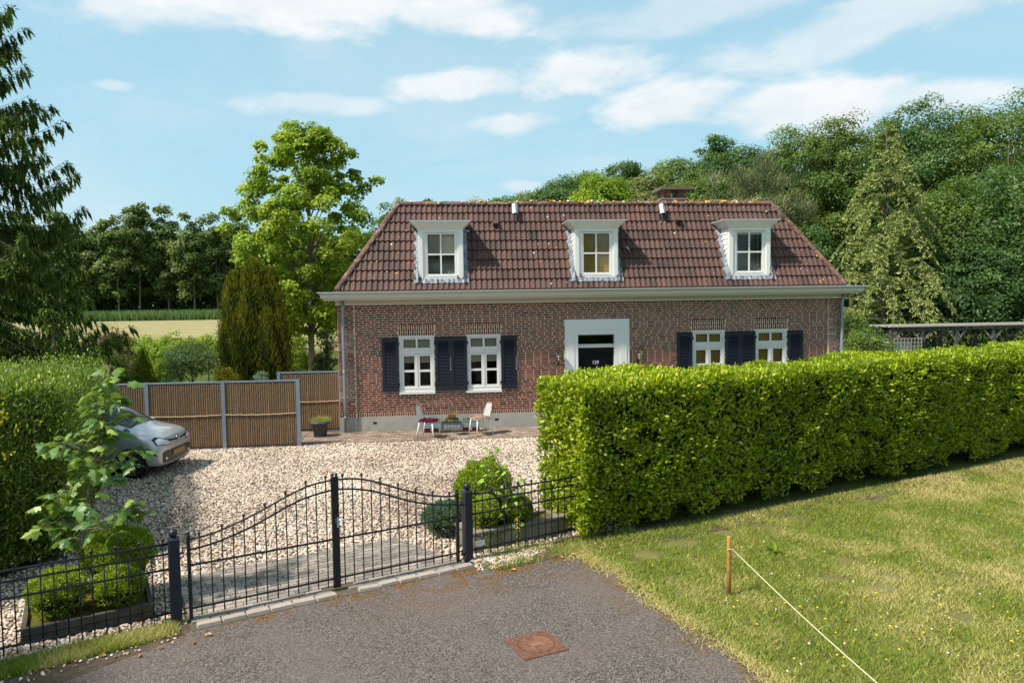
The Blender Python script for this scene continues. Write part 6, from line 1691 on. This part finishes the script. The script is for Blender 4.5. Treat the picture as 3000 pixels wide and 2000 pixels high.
# ---- coir panel fences
def coir_fence(label, bays, z1, loc, ln_first_post=True, pitch=.054):
    """bays: list of (x0, x1) between post centres; along local x"""
    T = thing('coir_fence', label, 'fence', loc); n_rolls = 0
    rs = random.Random(int(loc[0] * 10) + 7)
    cache = []
    for t_ in range(4):
        mb = MB(); seg = 22; pts = [(rs.uniform(-.003, .003), 0, .04 + (z1 - .08) * k / seg) for k in range(seg + 1)]
        mb.tube(pts, [.0255 + rs.uniform(-.004, .004) for _ in pts], 7, .44 + .04 * t_); cache.append(mb.mesh('coir_roll', M['coir']))
    for (a, b_) in bays:
        k = int((b_ - a - .09) / pitch); p = (b_ - a - .09) / max(1, k)
        for j in range(k):
            link('coir_roll', cache[rs.randint(0, 3)], T, (a + .045 + p * (j + .5), 0, rs.uniform(-.004, .004))); n_rolls += 1
        mb = MB(); m_ = 30; mb.tube([(a + .04 + (b_ - a - .08) * i / m_, -.036, .865 - .02 * math.sin(PI * i / m_) + .004 * math.sin(i * 1.3)) for i in range(m_ + 1)], .012, 6, .5); mb.build('rope', M['rope'], T)
        mb = MB(); mb.box(a + .03, b_ - .03, -.035, .035, z1 - .035, z1, .5); mb.build('rail', M['steel'], T); mb = MB(); mb.box(a + .03, b_ - .03, -.035, .035, 0.0, .035, .35); mb.build('rail', M['steel'], T)
        mb = MB(); mb.box(a + .04, b_ - .04, -.006, .006, .035, z1 - .035, .3); mb.build('backing', M['coir'], T)
    for x in sorted({p for b_ in bays for p in b_}):
        mb = MB(); mb.box(x - .045, x + .045, -.045, -.039, -.05, z1 + .012, .5); mb.box(x - .045, x + .045, .039, .045, -.05, z1 + .012, .5)
        for dx in (-.045, -.018, .012, .039): mb.box(x + dx, x + dx + .006, -.039, .039, -.05, z1 + .012, .6)
        mb.box(x - .043, x + .043, -.038, .038, z1 + .0, z1 + .008, .4)
        mb.build('post', M['steel'], T)
coir_fence('coir-filled screen fence in steel frames beside the parked car', [(-7.72, -5.9), (-5.9, -3.62 - .42), (-4.04, -2.56 - .0), ] and [(-6.10, -4.43), (-4.43, -2.60), (-2.60, -.78)], 1.70, (0, -1.70, 0))
coir_fence('shorter coir-filled screen fence tied to the left house corner', [(-1.70, -.02)], 1.70, (0, .42, 0))

# ---- pergola, trellis and tank
pg = thing('pergola', 'weathered dark timber pergola behind the right part of the hedge', 'pergola', (20.6, 7.6, 0))
def PX(px, y=7.6): return spot(px, 958, y).x - 20.6
mb = MB(); x0, xm, x1 = PX(2588) + .25, PX(2822), PX(3180)
mb.box(x0 + .05, xm, -.06, .06, 2.12, 2.29, .3); mb.build('beam', M['old_wood'], pg)
mb = MB(); mb.box(xm + .003, x1, -.05, .05, 2.17, 2.29, .5); mb.build('beam', M['old_wood'], pg)
mb = MB(); mb.box(x0 + .05, x1, 1.0, 1.1, 2.14, 2.29, .3); mb.build('beam', M['old_wood'], pg)
rnd = random.Random(9)
for k in range(7):                                        # boards laid along the top
    y = -.12 + k * .2
    mb = MB(); mb.box(x0 + rnd.uniform(-.1, .05), x1, y, y + .17, 2.292 + rnd.uniform(0, .012), 2.335 + rnd.uniform(0, .03), rnd.uniform(.5, 1)); mb.build('plank', M['grey_wood'], pg)
for px in (2612, 2701, 2802, 2909, 3020):
    for yy in (0, 1.05):
        x = PX(px); mb = MB(); mb.box(x - .065, x + .065, yy - .065, yy + .065, 0, 2.14, .4); po = mb.build('post', M['old_wood'], pg)
        for sg_ in (-1, 1):
            if px == 2612 and sg_ < 0: continue
            mb = MB(); p0 = Vector((x + sg_ * .06, yy, 1.74)); p1 = Vector((x + sg_ * .40, yy, 2.13)); d = (p1 - p0); L_ = d.length; d.normalize()
            mb.obox((p0 + p1) / 2, d * (L_ / 2), (0, .04, 0), Vector((-d.z, 0, d.x)) * .035, .7); mb.build('brace', M['old_wood'], pg)
tr = thing('trellis', 'pale wooden lattice between the first two pergola posts', 'trellis', (20.6 + PX(2612) + .07, 7.50, 0)); W_ = PX(2701) - PX(2612) - .14
for k in range(9):
    mb = MB(); x = W_ * k / 8; mb.box(x - .014, x + .014, -.008, .008, .5, 1.86, .6); mb.build('slat', M['grey_wood'], tr)
for k in range(9):
    mb = MB(); z = .55 + k * .16; mb.box(-.02, W_ + .02, .010, .026, z - .014, z + .014, .8); mb.build('slat', M['grey_wood'], tr)
tk = thing('storage_tank', 'pale grey caged plastic tank standing behind the lattice', 'tank', (20.6 + PX(2658), 8.4, 0))
mb = MB(); mb.box(-.5, .45, -.45, .45, .1, 1.72, .5, bev=.06); mb.build('tank', M['white_old'], tk)
mb = MB(); mb.box(-.54, .49, -.49, .49, 1.73, 1.80, .2, bev=.02); mb.build('lid', M['steel'], tk)
mb = MB()
for k in range(6): mb.box(-.5 + k * .185, -.48 + k * .185, -.475, -.455, .1, 1.7, .5)
for z in (.3, .9, 1.5): mb.box(-.5, .45, -.49, -.476, z, z + .02, .5)
mb.build('cage', M['zinc'], tk)

# ---- chairs, cushions, side table, candle, planters, pot
def chair(x, y, rz, label):
    T = thing('garden_chair', label, 'chair', (x, y, .028), rz, 'white plastic garden chairs by the wall')
    # local: faces +x
    mb = MB(); n = 12; vs = []; 
    for i in range(n + 1):                                 # seat
        u = i / n; xx = -.21 + .42 * u; w_ = .20 + .02 * math.sin(PI * u); dip = .018 * math.sin(PI * u)
        for j in range(7): v = -1 + 2 * j / 6; vs.append((xx, w_ * v, .445 - dip * (1 - v * v) - (.03 * max(0, u - .85) / .15)))
    fs = [(i * 7 + j, (i + 1) * 7 + j, (i + 1) * 7 + j + 1, i * 7 + j + 1) for i in range(n) for j in range(6)]
    bm = bmesh.new(); bv = [bm.verts.new(v) for v in vs]; [bm.faces.new([bv[i] for i in f_]) for f_ in fs]; bmesh.ops.solidify(bm, geom=list(bm.faces), thickness=.02); mb.bm(bm, .5, 0, True); bm.free(); mb.build('seat', M['white'], T)
    mb = MB(); vs = []
    for i in range(n + 1):
        u = i / n; z = .44 + .40 * u; xx = -.20 - .13 * u; w_ = .205 - .055 * u ** 1.6 - (.03 if u > .95 else 0)
        for j in range(7): v = -1 + 2 * j / 6; vs.append((xx + .03 * (v * v) , w_ * v, z))
    bm = bmesh.new(); bv = [bm.verts.new(v) for v in vs]; [bm.faces.new([bv[i] for i in f_]) for f_ in fs]; bmesh.ops.solidify(bm, geom=list(bm.faces), thickness=.016); mb.bm(bm, .5, 0, True); bm.free(); mb.build('backrest', M['white'], T)
    for sx in (-1, 1):
        for sy in (-1, 1):
            mb = MB(); mb.tube([(sx * .18, sy * .17, .44), (sx * (.235 if sx > 0 else .27), sy * .215, 0)], [.020, .013], 8, .5); mb.build('leg', M['white'], T)
    return T
chair(2.46, -1.20, R(-24), 'white plastic chair with the magenta cushion, left of the small table')
chair(3.83, -.95, R(208), 'white plastic chair with the patterned cushion, right of the small table')
M['magenta'] = pmat('magenta_yarn', [(0, (.045, .006, .014)), (.5, (.16, .012, .040)), (1, (.30, .04, .09))], .95, 60, 1.4, .5, 120, .05)
M['patterned'] = pmat('patterned_yarn', [(0, (.10, .03, .02)), (.35, (.35, .14, .10)), (.6, (.62, .48, .40)), (1, (.80, .74, .68))], .95, 55, 2.6, .5, 120, .05)
def cushion(x, y, rz, mat_, label, seed):
    rs = np.random.RandomState(seed); T = thing('cushion', label, 'cushion', (x, y, .47), rz)
    mb = MB(); bm = bmesh.new(); bmesh.ops.create_grid(bm, x_segments=18, y_segments=18, size=.20)
    for v in bm.verts:
        q = max(abs(v.co.x), abs(v.co.y)) / .2; v.co.z = .048 * (1 - q ** 5) + rs.uniform(-.008, .008); v.co.x *= 1 - .10 * (abs(v.co.y) / .2) ** 2 * .8; v.co.x += rs.uniform(-.006, .006); v.co.y += rs.uniform(-.006, .006)
    mb.bm(bm, .5, 0, False); bm.free(); o_ = mb.build('pad', mat_, T)
    n = 1800; P = np.stack([rs.uniform(-.2, .2, n), rs.uniform(-.2, .2, n), rs.uniform(.01, .05, n)], 1)
    leaf_obj('tufts', P, unit(rdir(rs, n) + np.array([0, 0, .4])), rdir(rs, n), .03, .012, rs.uniform(0, 1, n), mat_, T)
cushion(2.47, -1.205, R(-24), M['magenta'], 'shaggy dark magenta cushion on the left garden chair', 90)
cushion(3.82, -.96, R(208), M['patterned'], 'brown and cream patterned cushion on the right garden chair', 91)
tb = thing('side_table', 'small round dark metal table between the two white chairs', 'table', (3.08, -.92, .028))
mb = MB(); mb.lathe([(.001, .452), (.175, .452), (.18, .448), (.18, .438), (.172, .438), (.001, .440)], (0, 0, 0), 24, .5); mb.build('tabletop', M['iron_brown'], tb)
for k in range(4):
    a = k * PI / 2 + .35; c, s = math.cos(a), math.sin(a); mb = MB(); mb.tube([(c * .165, s * .165, .44), (c * .14, s * .14, .26), (c * .12, s * .12, .20), (c * .17, s * .17, 0)], .005, 5, .5); mb.build('leg', M['iron_brown'], tb)
mb = MB(); mb.tube([(.165 * math.cos(k * PI / 8), .165 * math.sin(k * PI / 8), .40) for k in range(17)], .003, 4, .5, caps=False); mb.build('ring', M['iron_brown'], tb)
cd = thing('candle_lantern', 'orange candle in a clear glass cylinder on the small table', 'candle', (3.08, -.92, .482))
M['wax'] = pmat('orange_wax', flat3((.60, .27, .05), .06), .6)
mb = MB(); mb.lathe([(.001, 0), (.10, 0), (.10, .115), (.09, .125), (.001, .12)], (0, 0, 0), 24, .5); mb.build('candle', M['wax'], cd)
mb = MB(); mb.lathe([(.112, -.002), (.112, .34)], (0, 0, 0), 24, .5); mb.lathe([(.112, .335), (.1135, .34), (.112, .345)], (0, 0, 0), 24, .5); mb.build('glass', M['glass_thin'], cd)
M['trough'] = pmat('zinc_trough', [(0, (.13, .18, .19)), (.5, (.24, .31, .32)), (1, (.38, .45, .46))], .6, 9, .9, .1, 60, .3)
LF['succ'] = leafmat('trough_plants', [(0, (.04, .06, .02)), (.5, (.12, .14, .05)), (1, (.26, .20, .09))])
for i, (a, b_, lab, stand) in enumerate([(1238, 1292, 'weathered zinc trough on bricks, behind the left chair', 0), (1294, 1351, 'zinc trough in a black stand, behind the small table', 1), (1353, 1406, 'zinc trough on red bricks, behind the right chair', 0)]):
    xa, xb = spot(a, 1250, -.42).x, spot(b_, 1250, -.42).x; w_ = (xb - xa) / 2 - .01
    T = thing('planter_trough', lab, 'planter', ((xa + xb) / 2, -.42, .028), 0, 'zinc planter troughs along the wall')
    mb = MB(); z0 = .13 if not stand else .09
    t_ = .012
    for (p, q, r_, s_) in ((-w_, w_, -.10, -.10 + t_), (-w_, w_, .10 - t_, .10), (-w_, -w_ + t_, -.10 + t_, .10 - t_), (w_ - t_, w_, -.10 + t_, .10 - t_)): mb.box(p, q, r_, s_, z0, z0 + .19, .5)
    mb.box(-w_ + t_, w_ - t_, -.10 + t_, .10 - t_, z0, z0 + .15, .2); mb.box(-w_ - .008, w_ + .008, -.108, -.10, z0 + .17, z0 + .195, .7); mb.box(-w_ + .03, w_ - .03, -.104, -.10, z0 + .04, z0 + .05, .7); mb.build('trough', M['trough'], T)
    rs = np.random.RandomState(200 + i); k = 420; P = np.stack([rs.uniform(-w_ + .03, w_ - .03, k), rs.uniform(-.07, .07, k), z0 + .15 + rs.uniform(0, .07, k)], 1)
    leaf_obj('plants', P, unit(rs.normal(0, .6, (k, 3)) + np.array([0, 0, .8])), rdir(rs, k), .05, .018, rs.uniform(0, 1, k), LF['succ'], T)
    if stand:
        mb = MB()
        for x in (-w_ - .012, w_ + .012):
            for y in (-.115, .115): mb.box(x - .008, x + .008, y - .008, y + .008, 0, .30, .5)
        mb.box(-w_, w_, -.118, -.106, .07, .085, .5); mb.box(-w_, w_, -.118, -.106, .285, .30, .5); mb.build('stand', M['iron'], T)
    else:
        for x in (-w_ * .55, w_ * .55):
            mb = MB(); mb.box(x - .10, x + .10, -.06, .06, 0, .062, .7); mb.box(x - .10, x + .10, -.06, .06, .066, .128, .5); mb.build('brick', M['brick'], T)
pt = thing('plant_pot', 'grey plastic pot of pale dry grass by the short screen fence', 'plant pot', (-.46, -.50, .028))
M['potgrey'] = pmat('pot_grey', flat3((.085, .10, .115), .1), .55)
mb = MB(); mb.lathe([(.001, 0), (.165, 0), (.215, .34), (.245, .34), (.25, .42), (.232, .42), (.225, .37), (.001, .36)], (0, 0, 0), 28, .5); mb.build('pot', M['potgrey'], pt)
rs = np.random.RandomState(210); k = 900; a = rs.uniform(0, 2 * PI, k); r_ = rs.uniform(0, .2, k); P = np.stack([np.cos(a) * r_, np.sin(a) * r_, np.full(k, .36)], 1)
leaf_obj('grass_tuft', P, unit(np.stack([np.cos(a) * r_ * 3, np.sin(a) * r_ * 3, np.full(k, 1.0)], 1) + rs.normal(0, .35, (k, 3))), rdir(rs, k), .20 * rs.uniform(.4, 1.2, k), .008, rs.uniform(.6, 1, k), M['grass'], pt)

# ------------------------------------------------------------------ the car
def carbody():
    S = [(0.02, [(.46, .235), (.55, .27), (.60, .44), (.59, .60), (.51, .735), (.36, .765), (.18, .78), (0, .785)]),
         (-.07, [(.66, .20), (.72, .28), (.745, .48), (.72, .68), (.62, .82), (.43, .855), (.2, .87), (0, .875)]),
         (-.22, [(.75, .19), (.79, .30), (.805, .52), (.79, .74), (.70, .885), (.48, .92), (.24, .94), (0, .945)]),
         (-.45, [(.77, .19), (.81, .31), (.82, .55), (.815, .78), (.745, .925), (.50, .965), (.25, .985), (0, .99)]),
         (-.70, [(.77, .19), (.81, .31), (.825, .56), (.82, .81), (.76, .95), (.55, 1.00), (.28, 1.02), (0, 1.03)]),
         (-1.08, [(.77, .19), (.81, .31), (.825, .56), (.82, .84), (.765, .965), (.66, 1.21), (.34, 1.25), (0, 1.265)]),
         (-1.45, [(.77, .19), (.81, .31), (.825, .56), (.82, .85), (.76, .97), (.61, 1.40), (.33, 1.445), (0, 1.46)]),
         (-2.1, [(.77, .19), (.81, .31), (.825, .56), (.82, .86), (.765, .98), (.60, 1.445), (.33, 1.485), (0, 1.495)]),
         (-2.75, [(.77, .19), (.81, .31), (.825, .56), (.82, .88), (.765, 1.0), (.59, 1.43), (.32, 1.475), (0, 1.485)]),
         (-3.3, [(.76, .20), (.80, .32), (.815, .56), (.80, .88), (.74, 1.02), (.55, 1.33), (.3, 1.38), (0, 1.39)]),
         (-3.55, [(.62, .26), (.68, .34), (.72, .56), (.70, .82), (.62, .96), (.46, 1.10), (.26, 1.13), (0, 1.14)])]
    vs = []; K = 15
    for x, pr in S:
        row = [(x, y, z) for y, z in pr] + [(x, -y, z) for y, z in reversed(pr[:-1])]
        vs += row
    fs = []; mi = []
    for i in range(len(S) - 1):
        for j in range(K - 1):
            fs.append((i * K + j, i * K + j + 1, (i + 1) * K + j + 1, (i + 1) * K + j))
            jj = j if j < 7 else 13 - j
            g_ = 0
            if i in (4, 5) and jj in (5, 6): g_ = 1
            if i in (5, 6, 7, 8) and jj == 4: g_ = 2
            if i in (4,) and jj == 4: g_ = 0
            mi.append(g_)
    n = len(S)
    fs.append(tuple(range(K))); mi.append(0); fs.append(tuple((n - 1) * K + k for k in reversed(range(K)))); mi.append(0)
    for i in range(n - 1): fs.append((i * K, (i + 1) * K, (i + 1) * K + K - 1, i * K + K - 1)); mi.append(3)
    me = bpy.data.meshes.new('car_shell'); me.from_pydata(vs, [], fs)
    for k in range(4): me.materials.append(M['carpaint'])
    me.polygons.foreach_set('material_index', mi); me.polygons.foreach_set('use_smooth', [True] * len(fs))
    bm = bmesh.new(); bm.from_mesh(me); bmesh.ops.recalc_face_normals(bm, faces=bm.faces); bm.to_mesh(me); bm.free()
    tmp = bpy.data.objects.new('shell_tmp', me); COL.objects.link(tmp)
    sub = tmp.modifiers.new('s', 'SUBSURF'); sub.levels = 2; sub.render_levels = 2
    cuts = []
    for wx in (-.62, -3.04):
        for sg_ in (-1, 1):
            cb = MB(); prof = [(wx + .34 * math.cos(2 * PI * k / 28), .30 + .34 * math.sin(2 * PI * k / 28)) for k in range(28)]
            cb.poly_extrude([(a, sg_ * .58, b_) for a, b_ in prof], (0, sg_ * .4, 0)); co = cb.build('cut_tmp', M['carpaint']); cuts.append(co)
            bo = tmp.modifiers.new('b', 'BOOLEAN'); bo.operation = 'DIFFERENCE'; bo.object = co; bo.solver = 'EXACT'
    dg = bpy.context.evaluated_depsgraph_get(); dg.update()
    ev = tmp.evaluated_get(dg); full = bpy.data.meshes.new_from_object(ev, depsgraph=dg)
    out = {}
    for part, ids in (('body', (0, 3)), ('windscreen', (1,)), ('side_window', (2,))):
        bm = bmesh.new(); bm.from_mesh(full)
        bmesh.ops.delete(bm, geom=[f_ for f_ in bm.faces if f_.material_index not in ids], context='FACES')
        for f_ in bm.faces: f_.material_index = 0
        m2 = bpy.data.meshes.new(part); bm.to_mesh(m2); bm.free(); out[part] = m2
    for c in cuts + [tmp]: bpy.data.objects.remove(c)
    return out
M['carpaint'] = pmat('silver_paint', flat3((.47, .48, .50), .03), .32, 2, .2, 0, 50, .5, metal=.35, coat=1.0)
M['carglass'] = pmat('car_glass', flat3((.010, .016, .016), .1), .08, 2, .2, 0, 50, .35)
M['carblack'] = pmat('car_black_plastic', flat3((.012, .012, .013), .1), .35, 9, .3, 0, 50, .5)
M['tyre'] = pmat('tyre', flat3((.018, .018, .019), .1), .85)
M['alloy'] = pmat('alloy', flat3((.48, .47, .45), .05), .3, 4, .3, 0, 50, .5, metal=.8)
M['lamp'] = pmat('headlamp', [(0, (.25, .27, .30)), (.5, (.60, .63, .66)), (1, (.88, .90, .92))], .12, 16, 1.6, 0, 50, .8, coat=1.0)
M['plate'] = pmat('yellow_plate', flat3((.30, .19, .065), .05), .6)
M['chrome'] = pmat('chrome', flat3((.75, .75, .76), .04), .12, 3, .2, 0, 50, .5, metal=1.0)
CARP = carbody()
car = thing('parked_car', 'silver small hatchback, front half showing past the left hedge', 'car', (-2.93, -4.02, .012), R(-6.5))
for part, mm in (('body', 'carpaint'), ('windscreen', 'carglass'), ('side_window', 'carglass')):
    CARP[part].materials.clear(); CARP[part].materials.append(M[mm]); set_tint(CARP[part], np.full(len(CARP[part].vertices), .5)); link(part, CARP[part], car)
from mathutils.bvhtree import BVHTree
_bm = bmesh.new(); _bm.from_mesh(CARP['body']); SHELL = BVHTree.FromBMesh(_bm); _bm.free()
def front_x(y, z):
    h = SHELL.ray_cast(Vector((1.5, y, z)), Vector((-1, 0, 0)))
    return h[0].x if h[0] is not None else -.3
def front_strip(name, y0, y1, zf0, zf1, mat_, off=.012, n=24, parent=car):
    mb = MB(); vs = []; K = 5
    for i in range(n + 1):
        y = y0 + (y1 - y0) * i / n; a, b_ = zf0(y), zf1(y)
        for j in range(K): z = a + (b_ - a) * j / (K - 1); vs.append((front_x(y, z) + off, y, z))
    mb.add(vs, [(i * K + j, (i + 1) * K + j, (i + 1) * K + j + 1, i * K + j + 1) for i in range(n) for j in range(K - 1)], .5, 0, True)
    return mb.build(name, mat_, parent, normals=True)
front_strip('lower_grille', -.62, .62, lambda y: .30 + .10 * max(0, abs(y) - .45) ** 1.2, lambda y: .545 - .25 * max(0, abs(y) - .50), M['carblack'], .010)
front_strip('grille_bar', -.40, .40, lambda y: .700 + .03 * (abs(y) / .4) ** 2, lambda y: .735 + .035 * (abs(y) / .4) ** 2, M['carblack'], .006)
front_strip('number_plate', -.26, .26, lambda y: .40, lambda y: .51, M['plate'], .022, 8)
for sg_ in (-1, 1):
    y0_, y1_ = sorted((sg_ * .37, sg_ * .70))
    front_strip('headlight_rim', y0_ - .02, y1_ + .02, lambda y: .648 + .12 * max(0, abs(y) - .42), lambda y: .742 + .36 * max(0, abs(y) - .37) ** .9 - .9 * max(0, abs(y) - .64), M['carblack'], .007, 14)
    hl = front_strip('headlight', y0_, y1_, lambda y: .665 + .12 * max(0, abs(y) - .42) - .0, lambda y: .72 + .36 * max(0, abs(y) - .37) ** .9 - .9 * max(0, abs(y) - .62), M['lamp'], .012, 14)
    mb = MB(); mb.lathe([(.001, .0), (.034, .0), (.040, -.01)], (0, 0, 0), 14, .5); mb.build('fog_lamp', M['chrome'], car, (front_x(.50, .375) + .02, sg_ * .50, .375), (0, PI / 2, 0))
    mb = MB(); mb.lathe([(.02, -.03), (.055, .0), (.05, .05), (.01, .07)], (0, 0, 0), 12, .5); o_ = mb.build('mirror', M['carpaint'], car, (-.98, sg_ * .88, 1.0), (PI / 2, 0, 0)); o_.scale = (1.1, .9, 1.5)
rg = MB(); rg.tube([(0, .058 * math.cos(2 * PI * k / 24), .058 * math.sin(2 * PI * k / 24)) for k in range(25)], .006, 6, .5, caps=False)
for pts in (((-.028, .046), (0, .008), (.028, .046)), ((-.052, .018), (-.026, -.044), (0, -.004), (.026, -.044), (.052, .018))):
    rg.tube([(0.004, a, b_) for a, b_ in pts], .0055, 5, .5)
emb = rg.build('badge', M['chrome'], car, (front_x(0, .735) + .018, 0, .735), (0, R(-18), 0))
bk = MB(); bk.lathe([(.056, 0), (.001, .001)], (0, 0, 0), 20, .5); bk.build('badge_back', M['carblack'], emb, (-.004, 0, 0), (0, PI / 2, 0))
wp = MB(); wp.tube([(-.73, -.45, 1.06), (-.84, .10, 1.13)], .009, 4, .5); wp.tube([(-.73, .20, 1.07), (-.86, .55, 1.12)], .009, 4, .5); wp.build('wiper', M['carblack'], car)
cw = MB(); cw.add([(-.665 - .02 * (abs(y) / .7) ** 2, y, 1.012 - .035 * (abs(y) / .7) ** 2) for y in np.linspace(-.70, .70, 15)] + [(-.775 - .03 * (abs(y) / .7) ** 2, y, 1.075 - .05 * (abs(y) / .7) ** 2) for y in np.linspace(-.70, .70, 15)],
       [(k, k + 1, k + 16, k + 15) for k in range(14)], .5, 0, True); cw.build('cowl', M['carblack'], car)
for wx in (-.62, -3.04):
    for sg_ in (-1, 1):
        wt_ = MB(); wt_.lathe([(.19, -.085), (.27, -.085), (.288, -.06), (.29, .0), (.288, .06), (.27, .085), (.205, .085)], (0, 0, 0), 32, .5)
        w_ = wt_.build('wheel', M['tyre'], car, (wx, sg_ * .715, .29), (-sg_ * PI / 2, 0, 0))
        rm = MB(); rm.lathe([(.205, .08), (.212, .088), (.20, .078), (.19, .02)], (0, 0, 0), 32, .5); rm.lathe([(.001, .075), (.04, .075), (.045, .06)], (0, 0, 0), 16, .5)
        for k in range(5):
            a = k * 2 * PI / 5
            for da in (-.17, .17):
                c1, s1 = math.cos(a + da * .3), math.sin(a + da * .3); c2, s2 = math.cos(a + da), math.sin(a + da)
                rm.tube([(c1 * .035, s1 * .035, .068), (c2 * .203, s2 * .203, .082)], [.014, .012], 5, .5)
            rm.tube([(math.cos(a - .17) * .20, math.sin(a - .17) * .20, .08), (math.cos(a) * .205, math.sin(a) * .205, .08), (math.cos(a + .17) * .20, math.sin(a + .17) * .20, .08)], .010, 5, .5)
        rm.build('rim', M['alloy'], w_)
        dk = MB(); dk.lathe([(.001, .03), (.19, .03)], (0, 0, 0), 24, .5); dk.build('brake_disc', M['carblack'], w_)
        ac_ = MB(); ac_.lathe([(.335, -.13), (.335, .09)], (0, 0, 0), 28, .5); ac_.build('arch_liner', M['carblack'], w_)
